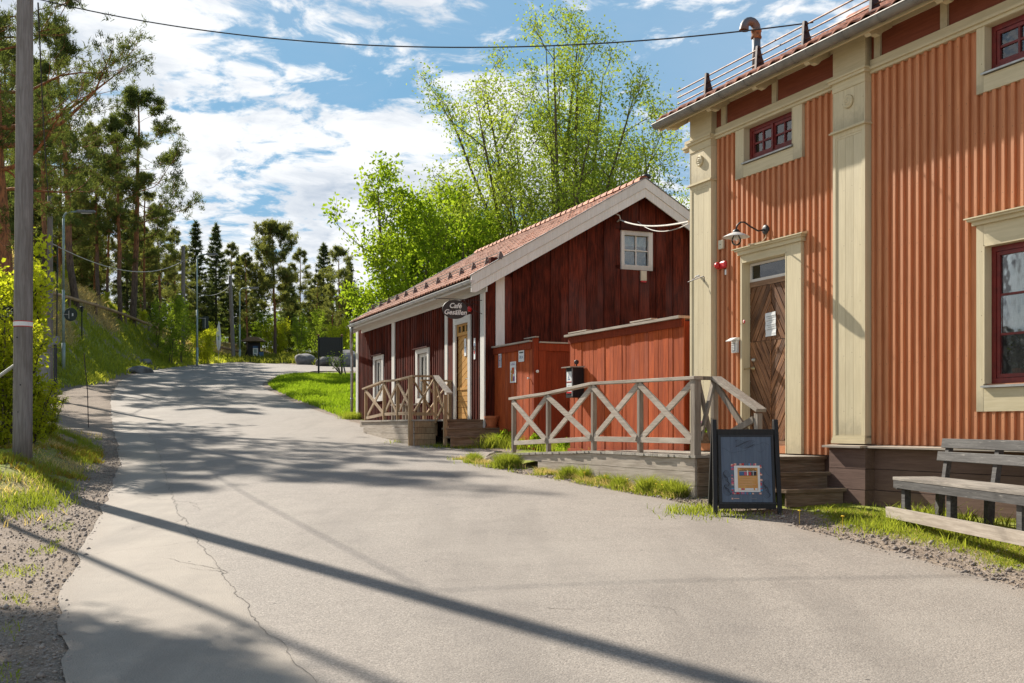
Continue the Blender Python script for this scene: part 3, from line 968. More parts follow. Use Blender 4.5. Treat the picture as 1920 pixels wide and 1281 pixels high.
def holed_wall(mb, s0, s1, z0, z1, y0, y1, holes):
    """solid wall panel with rectangular openings (s0,s1,z0,z1)"""
    ss = sorted(set([s0, s1] + [max(s0, min(s1, h[k])) for h in holes for k in (0, 1)]))
    zz = sorted(set([z0, z1] + [max(z0, min(z1, h[k])) for h in holes for k in (2, 3)]))
    for a, b in zip(ss[:-1], ss[1:]):
        run = None
        for c, d in zip(zz[:-1], zz[1:]):
            m = ((a + b) / 2, (c + d) / 2)
            solid = not any(h[0] < m[0] < h[1] and h[2] < m[1] < h[3] for h in holes)
            if solid:
                run = [run[0], d] if run else [c, d]
            else:
                if run: mb.box(a, b, y0, y1, run[0], run[1])
                run = None
        if run: mb.box(a, b, y0, y1, run[0], run[1])


def tiled_roof(parent, s0, s1, o_eave, z_eave, tanp, o_ridge, mat, eye_local, tw=0.22, tl=0.355, near=300, seed=1, name='tile'):
    """pantiles laid one by one on one slope; the farthest ones are joined"""
    al = atan2(tanp, 1.0)
    L = (o_eave - o_ridge) / cos(al)
    nrow = int(round(L / tl)); tl = L / nrow
    ncol = int(round((s1 - s0) / tw)); tw = (s1 - s0) / ncol
    # one tile
    n = 8
    V = []; F = []
    for j, (yy, zz) in enumerate(((0.0, 0.0), (tl + 0.05, 0.022))):
        for i in range(n + 1):
            x = i / n
            w = 0.034 * (0.5 + 0.5 * cos(2 * pi * (x - 0.30))) ** 1.0
            V.append(((x - 0.5) * tw * 1.04, yy, w + zz))
    for i in range(n + 1):
        x = i / n
        w = 0.034 * (0.5 + 0.5 * cos(2 * pi * (x - 0.30)))
        V.append(((x - 0.5) * tw * 1.04, tl + 0.05, w + 0.022 - 0.020))
    for i in range(n):
        F.append((i, i + 1, n + 2 + i, n + 1 + i))
        F.append((n + 1 + i, n + 2 + i, 2 * n + 3 + i, 2 * n + 2 + i))
    me = np_mesh(name, np.array(V), np.array(F), mat)
    dz = parent['z0']
    items = []
    rr = random.Random(seed)
    for r in range(nrow):
        for c in range(ncol):
            s = s0 + (c + 0.5) * tw
            u = r * tl     # distance down from the ridge
            o = o_ridge + u * cos(al); z = z_eave + (o_eave - o) * tanp
            d = (Vector((s, o, z)) - eye_local).length
            items.append((d, s, o, z, rr.uniform(-0.012, 0.012), rr.uniform(-0.006, 0.006)))
    items.sort()
    rest = []
    for k, (d, s, o, z, tilt, lift) in enumerate(items):
        if k < near:
            place(name, me, parent, (s, o, z + lift - dz), (-al, tilt, 0))
        else:
            rest.append((s, o, z + lift - dz, tilt))
    if rest:
        VV = np.array(V); FF = np.array(F); allV = []; allF = []
        for q, (s, o, z, tilt) in enumerate(rest):
            mtx = np.array(Matrix.Rotation(-al, 3, 'X') @ Matrix.Rotation(tilt, 3, 'Y'))
            allV.append(VV @ mtx.T + np.array([s, o, z])); allF.append(FF + q * len(VV))
        ob = place('tile', np_mesh('tile', np.concatenate(allV), np.concatenate(allF), mat), parent)
        ob['kind'] = 'stuff'
    # boarding under the tiles
    mb = MB()
    e = 0.02
    mb.prism([(o_eave - 0.02, z_eave - 0.025), (o_ridge, z_eave - 0.025 + (o_eave - o_ridge) * tanp), (o_ridge, z_eave - 0.07 + (o_eave - o_ridge) * tanp), (o_eave - 0.02, z_eave - 0.07)], s0 + e, s1 - e, 'x')
    return mb


def window_glazing(parent, s0, s1, z0, z1, y, cols, rows, sashes, fmat, bar=0.022, frame=0.05, d=0.04):
    """frame, sashes, glazing bars and one pane per opening, as a part with sub-parts"""
    mb = MB()
    mb.box(s0, s1, y - d, y, z0, z0 + frame); mb.box(s0, s1, y - d, y, z1 - frame, z1)
    mb.box(s0, s0 + frame, y - d, y, z0 + frame, z1 - frame); mb.box(s1 - frame, s1, y - d, y, z0 + frame, z1 - frame)
    w = (s1 - s0 - 2 * frame) / sashes
    glass = []
    sf = 0.036
    for k in range(sashes):
        a = s0 + frame + k * w; b = a + w
        if k > 0:
            mb.box(a - 0.016, a + 0.016, y - d, y + 0.012, z0 + frame, z1 - frame)
        a += 0.004; b -= 0.004
        c = z0 + frame + 0.004; e = z1 - frame - 0.004
        ys = y - 0.008
        mb.box(a, b, ys - d, ys, c, c + sf); mb.box(a, b, ys - d, ys, e - sf, e)
        mb.box(a, a + sf, ys - d, ys, c + sf, e - sf); mb.box(b - sf, b, ys - d, ys, c + sf, e - sf)
        pw = (b - a - 2 * sf) / cols; ph = (e - c - 2 * sf) / rows
        for i in range(1, cols):
            x = a + sf + i * pw
            mb.box(x - bar / 2, x + bar / 2, ys - d * 0.8, ys - 0.004, c + sf, e - sf)
        for j in range(1, rows):
            zz = c + sf + j * ph
            mb.box(a + sf, b - sf, ys - d * 0.8, ys - 0.006, zz - bar / 2, zz + bar / 2)
        for i in range(cols):
            for j in range(rows):
                glass.append((a + sf + i * pw, a + sf + (i + 1) * pw, c + sf + j * ph, c + sf + (j + 1) * ph, ys))
    w_ = mb.build('window', fmat, parent)
    sub_z0(w_, parent)
    for a, b, c, e, ys in glass:
        p = bx('pane', w_, a, b, ys - 0.024, ys - 0.020, c, e, 'glass')
        p.rotation_euler = (rnd.uniform(-.012, .012), 0, rnd.uniform(-.012, .012))
    return w_


# ================================================================ the orange board house on the right
HU = (-0.405, 0.914)
H = Fr(2.524, 14.98, *HU)
HZ = 0.62
house = thing('board_house', 'terracotta orange panelled house with cream pilasters, small red windows and diagonal plank door', 'house', (H.o[0], H.o[1], HZ), H.rot, world_z=True)
S_END = -11.5       # near end, beyond the frame
WALLTOP = 6.06


def P(px, py, off=0.0): return H.hit(px, py, off)


# openings
dz0 = 1.27
door_s1 = H.s(1408, -0.08); door_s0 = H.s(1487, -0.08)
door_top = P(1487, 524.5, -0.08)[1]           # top of the leaf
tr_top = P(1487, 482, -0.08)[1]
door_open = (door_s0 - 0.02, door_s1 + 0.02, dz0, tr_top + 0.04)
sw = dict(s1=H.s(1405.5, -0.05), s0=H.s(1497, -0.05), z0=P(1405.5, 305, -0.05)[1], z1=P(1405.5, 241.5, -0.05)[1])
CW = (H.s(1386, 0.05) - H.s(1512.5, 0.05))    # outer width of a casing
rc1 = H.s(1829.7, 0.05); rc0 = rc1 - CW
rf1 = H.s(1859, -0.05); rf0 = rc0 + (rc1 - rf1)
bw = dict(s1=rf1, s0=rf0, z0=P(1859, 720.5, -0.05)[1], z1=P(1859, 463, -0.05)[1])
uw = dict(s1=rf1, s0=rf0, z0=sw['z0'], z1=sw['z1'])
# two more bays of the same kind beyond the frame
bays = [rc1 - CW / 2 - 3.4]
wins = [sw, bw, uw]
for c in bays:
    wins.append(dict(s0=c - (rf1 - rf0) / 2, s1=c + (rf1 - rf0) / 2, z0=bw['z0'], z1=bw['z1']))
    wins.append(dict(s0=c - (rf1 - rf0) / 2, s1=c + (rf1 - rf0) / 2, z0=uw['z0'], z1=uw['z1']))
holes = [door_open] + [(w['s0'], w['s1'], w['z0'], w['z1']) for w in wins]
mb = MB()
holed_wall(mb, S_END, 0.0, 1.36, WALLTOP, -0.16, 0.0, holes)
mb.box(S_END, 0.0, -6.0, -5.85, 0.5, WALLTOP)
mb.box(-0.16, 0.0, -5.85, -0.165, 0.5, WALLTOP)
mb.box(S_END, S_END + 0.16, -5.85, -0.165, 0.5, WALLTOP)
mb.prism([(-6.0, WALLTOP), (0.0, WALLTOP), (-3.0, WALLTOP + 3.0 * .56)], -0.16, 0.0, 'x')
mb.box(H.s(1560, 0), -0.001, -0.15, -0.001, 1.27, 1.359)
mb.build('wall', 'orange', house)
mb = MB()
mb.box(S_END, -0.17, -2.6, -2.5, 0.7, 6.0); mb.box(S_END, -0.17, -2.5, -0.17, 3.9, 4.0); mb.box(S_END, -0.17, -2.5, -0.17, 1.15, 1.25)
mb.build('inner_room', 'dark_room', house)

# battens, one by one
pitch = 0.108
ledge_z = 1.40
moulding_z = P(1347, 257, 0.05)[1] - 0.02
casings = []   # (s0, s1, z0, z1) where battens are interrupted
casings.append((H.s(1501.5, .05), H.s(1387.7, .05), 1.0, P(1501.5, 450, .05)[1]))
sill_b = 0.20
for w, ins in ((sw, 0.235), (uw, 0.235)):
    cs = ((w['s0'] + w['s1']) / 2)
    casings.append((cs - CW / 2, cs + CW / 2, w['z0'] - 0.20, 9.0))
for w in (wins[1], wins[3]):
    cs = (w['s0'] + w['s1']) / 2
    casings.append((cs - CW / 2, cs + CW / 2, w['z0'] - 0.265, w['z1'] + 0.21))
cs = (wins[4]['s0'] + wins[4]['s1']) / 2
casings.append((cs - CW / 2, cs + CW / 2, wins[4]['z0'] - 0.20, 9.0))
# pilasters
op = 0.11
pil = [(H.s(1333, op), H.s(1293.5, op)), (H.s(1622, op), H.s(1561.5, op))]
pw2 = pil[1][1] - pil[1][0]
pil.append((pil[1][0] - 5.1 - pw2, pil[1][0] - 5.1))
pil.append((S_END, S_END + pw2))
s = -0.03
while s > S_END + 0.1:
    s -= pitch
    a, b = s - 0.021, s + 0.021
    if any(p[0] - 0.005 < b and a < p[1] + 0.005 for p in pil):
        continue
    low = 1.275 if s > H.s(1560, 0) else ledge_z + 0.01
    spans = [(low, moulding_z)]
    for c in casings:
        if c[0] - 0.01 < b and a < c[1] + 0.01:
            ns = []
            for z0, z1 in spans:
                if c[2] > z0 + 0.02: ns.append((z0, min(z1, c[2])))
                if c[3] < z1 - 0.02: ns.append((max(z0, c[3]), z1))
            spans = ns
    for z0, z1 in spans:
        if z1 - z0 > 0.05:
            bx('batten', house, a, b, 0.001, 0.037 + rnd.uniform(-.002, .002), z0 + rnd.uniform(-.004, .0), z1 + 0.0, 'orange', chamf=0.005)

# frieze: moulding, cream band, dark panels with stiles, top band
F0, F1 = S_END, 0.12
mb = MB(); mb.box(F0, F1, 0.001, 0.060, moulding_z, moulding_z + 0.035); mb.box(F0, F1, 0.001, 0.085, moulding_z + 0.035, moulding_z + 0.065)
mb.build('moulding', 'cream_x', house)
mb = MB(); mb.box(F0, F1, 0.001, 0.040, moulding_z + 0.066, moulding_z + 0.155); mb.build('frieze_board', 'cream_x', house)
pz0 = moulding_z + 0.156; pz1 = pz0 + 0.27
mb = MB(); mb.box(F0, F1 - 0.13, 0.001, 0.018, pz0, pz1); mb.build('frieze_panel', 'orange_dark', house)
mb = MB(); mb.box(F0, F1, 0.001, 0.045, pz1, WALLTOP + 0.02); mb.build('frieze_board', 'cream_x', house)
for px in (1452, ):
    s = H.s(px, 0.04)
    bx('stile', house, s - 0.045, s + 0.045, 0.019, 0.046, pz0, pz1, 'cream')
s = H.s(1357, 0.04); bx('stile', house, s - 0.05, s + 0.05, 0.019, 0.046, pz0, pz1, 'cream')
for s in (H.s(1645, .04), H.s(1770, .04), H.s(1905, .04), H.s(2090, .04), H.s(2340, .04)):
    bx('stile', house, s - 0.045, s + 0.045, 0.019, 0.046, pz0, pz1, 'cream')

# pilasters
for k, (a, b) in enumerate(pil):
    p = thing_part = bpy.data.objects.new('pilaster', None)
    COL.objects.link(p); p.parent = house; p['z0'] = house['z0']
    base = 1.41
    zc = P(1561, 254, op)[1]       # lower moulding
    zk = P(1561, 161, op)[1]       # cap
    mb = MB(); mb.box(a, b, 0.001, op - 0.02, base, pz1 + 0.04); mb.build('shaft', 'cream', p)
    mb = MB()
    for d, z0, z1 in ((0.012, base, base + 0.035), (0.006, base + 0.035, base + 0.065), (0.0, base + 0.065, base + 0.09)):
        mb.box(a - d, b + d, 0.001, op + d + 0.004, z0, z1)
    mb.build('plinth', 'cream_x', p)
    # frame round three grooved boards
    for z0, z1 in ((base + 0.091, zc - 0.001), (zc + 0.03, zk - 0.10)):
        low = z1 == zc - 0.001
        e = 0.045 if low else 0.012
        mb = MB(); mb.box(a, a + e, op - 0.0199, op, z0, z1)
        if not low:
            mb.build('frame', 'cream', p); mb = MB()
        mb.box(b - e, b, op - 0.0199, op, z0, z1)
        if low:
            mb.box(a + e, b - e, op - 0.0199, op, z1 - 0.05, z1)
            mb.box(a + e, b - e, op - 0.0199, op - 0.006, z1 - 0.075, z1 - 0.05)
            mb.box(a + e, a + e + 0.02, op - 0.0199, op - 0.007, z0, z1 - 0.075); mb.box(b - e - 0.02, b - e, op - 0.0199, op - 0.007, z0, z1 - 0.075)
            mb.build('frame', 'cream', p)
            x0, x1, zt = a + e + 0.021, b - e - 0.021, z1 - 0.076
        else:
            mb.build('frame', 'cream', p)
            x0, x1, zt = a + e + 0.001, b - e - 0.001, z1
        w = (x1 - x0) / 3
        for i in range(3):
            bx('board', p, x0 + i * w + 0.0015, x0 + (i + 1) * w - 0.0015, op - 0.0198, op - 0.010 + (0.0 if low else 0.006), z0, zt, 'cream')
    mb = MB(); mb.box(a - 0.03, b + 0.03, 0.002, op + 0.035, zc, zc + 0.014); mb.box(a - 0.018, b + 0.018, 0.002, op + 0.02, zc + 0.014, zc + 0.030)
    mb.build('moulding', 'cream_x', p)
    mb = MB(); mb.box(a - 0.004, b + 0.004, 0.003, op + 0.006, zk - 0.099, zk); mb.build('frieze_board', 'cream_x', p)
    mb = MB(); mb.box(a - 0.03, b + 0.03, 0.003, op + 0.035, zk, zk + 0.032); mb.box(a - 0.045, b + 0.045, 0.003, op + 0.05, zk + 0.032, zk + 0.055)
    mb.build('capital', 'cream_x', p)
    mb = MB(); mb.box(a, b, 0.004, op - 0.002, zk + 0.056, WALLTOP + 0.02); mb.build('upper_block', 'cream_x', p)
    zr = (zc + zk) / 2 + 0.03
    mb = MB(); mb.lathe([(0.075, 0), (0.075, 0.022), (0.062, 0.034), (0.052, 0.026), (0.040, 0.026), (0.032, 0.040), (0.022, 0.040), (0.016, 0.028), (0.008, 0.046)], ((a + b) / 2, op - 0.004, zr), 24, 'y')
    mb.build('rosette', 'cream', p, smooth=True)

# casings
def casing(s0, s1, z0, z1, w, sideL, top, bottom, mat='cream'):
    """boards round an opening s0..s1,z0..z1; w = board width"""
    for a, b in ((s0 - w, s0 - 0.012), (s1 + 0.012, s1 + w)):
        bx('casing_board', house, a, b, 0.001, 0.044, z0 - bottom, z1 + top, 'cream')
    if top > 0: bx('casing_board', house, s0 - 0.011, s1 + 0.011, 0.001, 0.043, z1 + 0.012, z1 + top, 'cream_x')
    if bottom > 0: bx('casing_board', house, s0 - 0.011, s1 + 0.011, 0.001, 0.043, z0 - bottom, z0 - 0.04, 'cream_x')
    mb = MB()      # reveals
    for a, b in ((s0 - 0.011, s0 + 0.004), (s1 - 0.004, s1 + 0.011)):
        mb.box(a, b, -0.13, 0.047, z0 - (0.0 if bottom > 0 else bottom), z1)
    mb.box(s0 + 0.0045, s1 - 0.0045, -0.13, 0.047, z1 - 0.004, z1 + 0.011)
    mb.build('reveal', 'cream', house)


for i, w in enumerate(wins):
    big = i in (1, 3)
    cw = (CW - (w['s1'] - w['s0'])) / 2
    top = 0.21 if big else moulding_z - w['z1'] - 0.001
    casing(w['s0'], w['s1'], w['z0'], w['z1'], cw, True, top, 0.265 if big else 0.20)
    window_glazing(house, w['s0'] + 0.006, w['s1'] - 0.006, w['z0'] + 0.004, w['z1'] - 0.006, -0.045, 1 if big else 2, 3 if big else 2, 2, 'red_sash')
    mb = MB(); mb.prism([(0.075, w['z0'] - 0.036), (0.075, w['z0'] - 0.018), (-0.05, w['z0'] + 0.0), (-0.05, w['z0'] - 0.02)], w['s0'] - 0.02, w['s1'] + 0.02, 'x')
    mb.build('sill', 'steel', house)
    if big:
        z = w['z1'] + top
        mb = MB()
        a, b = w['s0'] - cw, w['s1'] + cw
        mb.box(a - 0.03, b + 0.03, 0.001, 0.075, z + 0.001, z + 0.04); mb.box(a - 0.055, b + 0.055, 0.001, 0.115, z + 0.04, z + 0.062)
        mb.prism([(0.001, z + 0.062), (0.135, z + 0.062), (0.135, z + 0.074), (0.001, z + 0.10)], a - 0.075, b + 0.075, 'x')
        mb.build('cornice', 'cream_x', house)
        # curtains gathered at the sides
        mb = MB()
        for x0, x1 in ((w['s1'] - 0.36, w['s1'] + 0.02), (w['s0'] - 0.02, w['s0'] + 0.3)):
            n = 40; V = []
            for q in range(n + 1):
                x = x0 + (x1 - x0) * q / n; y = -0.28 + 0.022 * sin(q * 1.35) + 0.01 * sin(q * 0.5)
                V += [(x, y, w['z0'] - 0.05), (x, y, w['z1'] + 0.05)]
            mb.add(V, [(2 * q, 2 * q + 2, 2 * q + 3, 2 * q + 1) for q in range(n)])
        mb.build('curtain', 'curtain', house, smooth=True)

# potted plant on the window sill inside the big window
def leaf_cluster(name, parent, centre, rad, n, size, mat, squash=1.0, seed=0):
    r = np.random.default_rng(seed)
    c = r.normal(size=(n, 3)); c /= np.linalg.norm(c, axis=1)[:, None]
    c *= (r.random(n) ** 0.4)[:, None] * np.array([rad, rad, rad * squash])
    c += np.array(centre)
    a = r.normal(size=(n, 3)); a /= np.linalg.norm(a, axis=1)[:, None]
    b = np.cross(a, r.normal(size=(n, 3))); b /= np.linalg.norm(b, axis=1)[:, None]
    s = size * (0.6 + 0.8 * r.random(n))[:, None]
    V = np.stack([c - a * s, c + b * s * .45, c + a * s, c - b * s * .45], 1).reshape(-1, 3)
    F = np.arange(4 * n).reshape(n, 4)
    o = place(name, np_mesh(name, V, F, mat), parent)
    return o


pw_s = bw['s1'] - 0.20
plant = thing('potted_plant', 'leafy green plant in a pot behind the lower pane of the large window', 'plant', tuple(H.w(pw_s, -0.19, bw['z0'] + 0.02)))
mb = MB(); mb.lathe([(0.045, 0), (0.06, 0.10), (0.066, 0.10), (0.066, 0.125), (0.055, 0.125), (0.05, 0.11)], (0, 0, 0), 14); mb.build('pot', 'terracotta', plant, smooth=False)
leaf_cluster('foliage', plant, (0, 0, 0.30), 0.13, 260, 0.035, 'needles', 1.4, 3)
mb = MB(); mb.box(bw['s0'] - .05, bw['s1'] + .05, -0.30, -0.165, bw['z0'] - 0.04, bw['z0'] + 0.018); mb.build('window_board', 'white_x', house)

# door
dcs0, dcs1 = H.s(1501.5, .05), H.s(1387.7, .05)
for a, b in ((dcs0, door_open[0] - 0.012), (door_open[1] + 0.012, dcs1)):
    bx('casing_board', house, a, b, 0.001, 0.048, 1.272, P(1501.5, 452, .05)[1] - 0.002, 'cream')
bx('casing_board', house, door_open[0] - 0.011, door_open[1] + 0.011, 0.001, 0.047, door_open[3] + 0.012, P(1501.5, 452, .05)[1] - 0.002, 'cream_x')
mb = MB()
for a, b in ((door_open[0] - 0.011, door_open[0] + 0.004), (door_open[1] - 0.004, door_open[1] + 0.011)):
    mb.box(a, b, -0.155, 0.051, 1.272, door_open[3])
mb.box(door_open[0] + 0.0045, door_open[1] - 0.0045, -0.155, 0.051, door_open[3] - 0.004, door_open[3] + 0.011)
mb.build('reveal', 'cream', house)
z = P(1501.5, 452, .05)[1]
mb = MB()
a, b = dcs0, dcs1
mb.box(a - 0.03, b + 0.03, 0.001, 0.075, z, z + 0.05); mb.box(a - 0.06, b + 0.06, 0.001, 0.10, z + 0.05, z + 0.075)
mb.prism([(0.001, z + 0.075), (0.12, z + 0.075), (0.12, z + 0.087), (0.001, z + 0.12)], a - 0.10, b + 0.10, 'x')
mb.build('cornice', 'cream_x', house)
# transom light
bot = P(1487, 514, -0.08)[1]
tw = MB()
a, b = door_open[0] + 0.006, door_open[1] - 0.006
ya = -0.075
tw.box(a, b, ya - 0.04, ya, bot, bot + 0.035); tw.box(a, b, ya - 0.04, ya, tr_top, tr_top + 0.03)
tw.box(a, a + 0.03, ya - 0.04, ya, bot + .035, tr_top); tw.box(b - 0.03, b, ya - 0.04, ya, bot + .035, tr_top)
tw_o = tw.build('transom_frame', 'white_x', house, label='white peeling frame of the window above the door')
sub_z0(tw_o, house)
bx('pane', tw_o, a + 0.03, b - 0.03, ya - 0.022, ya - 0.018, bot + 0.035, tr_top, 'glass')
for q in (0.38, 0.66):
    s = b - (b - a) * q
    bx('glazing_bar', tw_o, s - 0.012, s + 0.012, ya - 0.075, ya - 0.05, bot + 0.02, tr_top, 'white')

leafo = bpy.data.objects.new('door', None); COL.objects.link(leafo); leafo.parent = house; leafo['z0'] = house['z0']
leafo['label'] = 'brown oiled door of diagonal planks in four opposed quarters'
thr = P(1487, 826, -0.08)[1]
ds0, ds1 = door_open[0] + 0.008, door_open[1] - 0.008
mb = MB(); mb.box(ds0, ds1, -0.125, -0.095, thr, door_top); mb.build('backing', 'iron', leafo)
bx('threshold', leafo, door_open[0] + 0.005, door_open[1] - 0.005, -0.12, -0.055, 1.272, thr - 0.004, 'door_frame')
mb = MB(); mb.box(ds0, ds1, -0.115, -0.070, door_top + 0.002, bot - 0.002); mb.build('transom_rail', 'door_frame', leafo)


def clip_poly(poly, x0, x1, z0, z1):
    def cut(pl, ax, val, keep_less):
        out = []
        for i in range(len(pl)):
            p, q = pl[i], pl[(i + 1) % len(pl)]
            pi_, qi_ = (p[ax] <= val) == keep_less or p[ax] == val, (q[ax] <= val) == keep_less or q[ax] == val
            if pi_: out.append(p)
            if pi_ != qi_:
                t = (val - p[ax]) / (q[ax] - p[ax])
                out.append((p[0] + t * (q[0] - p[0]), p[1] + t * (q[1] - p[1])))
        return out
    for ax, v, less in ((0, x0, False), (0, x1, True), (1, z0, False), (1, z1, True)):
        if len(poly) < 3: return []
        poly = cut(poly, ax, v, less)
    return poly if len(poly) >= 3 else []


zm = P(1450, 637, -0.08)[1]
sm = H.s(1446, -0.08)
ang = R(58)
for (x0, x1, z0, z1, sg) in ((sm, ds1, zm, door_top, 1), (ds0, sm, zm, door_top, -1), (sm, ds1, thr, zm, -1), (ds0, sm, thr, zm, 1)):
    # in the photo +s is to the left: sg 1 leans so the plank rises to the right
    dx, dzz = (-cos(ang) * sg, sin(ang))
    nx_, nz_ = (dzz, -dx)
    cx, cz = (x0 + x1) / 2, (z0 + z1) / 2
    wd = 0.088
    for k in range(-9, 10):
        c = k * wd + 0.02 * sg
        px_, pz_ = cx + nx_ * c, cz + nz_ * c
        hw = wd / 2 - 0.0055
        L_ = 1.6
        poly = [(px_ - dx * L_ - nx_ * hw, pz_ - dzz * L_ - nz_ * hw), (px_ + dx * L_ - nx_ * hw, pz_ + dzz * L_ - nz_ * hw),
                (px_ + dx * L_ + nx_ * hw, pz_ + dzz * L_ + nz_ * hw), (px_ - dx * L_ + nx_ * hw, pz_ - dzz * L_ + nz_ * hw)]
        poly = clip_poly(poly, x0 + 0.003, x1 - 0.003, z0 + 0.003, z1 - 0.003)
        if len(poly) < 3: continue
        area = abs(sum(poly[i][0] * poly[(i + 1) % len(poly)][1] - poly[(i + 1) % len(poly)][0] * poly[i][1] for i in range(len(poly)))) / 2
        if area < 0.0006: continue
        # build in the plank's own axes so the grain runs along it
        mid = (sum(p[0] for p in poly) / len(poly), sum(p[1] for p in poly) / len(poly))
        loc = []
        for x, z in poly:
            ex, ez = x - mid[0], z - mid[1]
            loc.append((ex * dx + ez * dzz, -(ex * dzz) + ez * dx))
        mb = MB(); mb.prism(loc, -0.0945, -0.074 + rnd.uniform(-.003, .003), 'y')
        # a raised bead along the plank
        xs_ = [p[0] for p in loc]
        me = mb.mesh('plank', M['door'])
        o = place('plank', me, leafo, (mid[0], 0, mid[1] - house['z0']), (0, -atan2(dzz, dx), 0))
bx('middle_bead', leafo, sm - 0.006, sm + 0.006, -0.073, -0.066, thr, door_top, 'door')
mb = MB()
hs, hz = P(1411, 691, -0.05)
mb.lathe([(0.026, 0), (0.026, 0.012), (0.012, 0.014), (0.012, 0.05)], (hs, -0.072, hz), 14, 'y')
mb.tube([(hs, -0.03, hz), (hs, 0.0, hz), (hs - 0.02, 0.015, hz), (hs + 0.085, 0.015, hz - 0.004), (hs + 0.10, 0.004, hz + 0.006)], [0.010, 0.010, 0.010, 0.008, 0.007], 8)
mb.build('handle', 'brass', leafo, smooth=True)
hs, hz = P(1411.5, 675, -0.05)
mb = MB(); mb.lathe([(0.026, 0), (0.028, 0.01), (0.018, 0.02), (0.018, 0.035), (0.010, 0.04)], (hs, -0.074, hz), 14, 'y'); mb.build('lock', 'steel', leafo, smooth=True)

# foundation: ledge boards, plank courses, plinth block under the pilaster
a, b = pil[1]
fb = pil[1][0] - 0.06
def courses(s0, s1, y0, y1, zt, zb, n, lab=None):
    h = (zt - zb) / n
    for k in range(n):
        bx('foundation_plank', house, s0, s1, y0, y1 + rnd.uniform(-.004, .004), zb + k * h + 0.003, zb + (k + 1) * h - 0.003, 'foundation')
courses(S_END, fb - 0.002, -0.10, 0.035, ledge_z - 0.035, 0.45, 4)
courses(fb, pil[1][1] + 0.0, -0.10, 0.165, ledge_z - 0.035, 0.45, 4)
courses(pil[1][1] + 0.002, 0.0, -0.10, -0.02, 1.27, 0.5, 3)
mb = MB(); mb.prism([(-0.1, ledge_z + 0.006), (0.15, ledge_z - 0.016), (0.15, ledge_z - 0.034), (-0.1, ledge_z - 0.033)], S_END, fb - 0.004, 'x'); mb.build('water_board', 'grey_x', house)
mb = MB(); mb.prism([(-0.1, ledge_z + 0.006), (0.235, ledge_z - 0.012), (0.235, ledge_z - 0.034), (-0.1, ledge_z - 0.033)], fb - 0.0, pil[1][1] + 0.04, 'x'); mb.build('water_board', 'grey_x', house)

# eaves
OE, ZE, TP = 0.42, 5.86, 0.56
S_R1 = 0.17
eye_h = H.u[0] * (0 - H.o[0]) + H.u[1] * (0 - H.o[1]), H.n[0] * (0 - H.o[0]) + H.n[1] * (0 - H.o[1])
eyeH = Vector((eye_h[0], eye_h[1], EYE))
und = tiled_roof(house, S_END - 0.3, S_R1, OE, ZE + 0.03, TP, -3.0, 'tile_house', eyeH, seed=3)
und.build('roof_boarding', 'cream_x', house)
mb = MB()
mb.prism([(-3.0, ZE + (OE + 3.0) * TP), (-6.45, ZE + 0.0), (-6.45, ZE - 0.05), (-3.0, ZE + (OE + 3.0) * TP - 0.05)], S_END - 0.3, S_R1, 'x')
mb.build('rear_roof_slope', 'tile_house', house)
mb = MB(); mb.tube([(S_END - 0.3, -3.0, ZE + (OE + 3.0) * TP + 0.05), (S_R1 + 0.02, -3.0, ZE + (OE + 3.0) * TP + 0.05)], 0.09, 10); mb.build('ridge', 'tile_house', house)
# rafter tails with scalloped ends
s = 0.06
while s > S_END + 0.2:
    mb = MB()
    zt = ZE - 0.045
    prof = [(0.045, zt + (OE - 0.045) * TP - 0.03), (OE - 0.04, zt), (OE - 0.04, zt - 0.035), (OE - 0.09, zt - 0.075), (OE - 0.15, zt - 0.05), (OE - 0.21, zt - 0.06), (OE - 0.25, zt - 0.02), (0.045, zt + 0.05)]
    mb.prism(prof, s - 0.04, s + 0.04, 'x'); mb.build('rafter_tail', 'cream_x', house)
    s -= 0.98
mb = MB(); mb.box(S_END, S_R1 - 0.02, OE - 0.045, OE - 0.02, ZE - 0.10, ZE - 0.03); mb.build('fascia', 'cream_x', house)
# verge boards at the far gable
mb = MB()
def verge(sa, sb):
    mb.prism([(OE, ZE + 0.02), (-3.0, ZE + 0.02 + (OE + 3) * TP), (-3.0, ZE - 0.16 + (OE + 3) * TP), (OE, ZE - 0.13)], sa, sb, 'x')
verge(S_R1 + 0.001, S_R1 + 0.03)
mb.build('verge_board', 'cream', house)

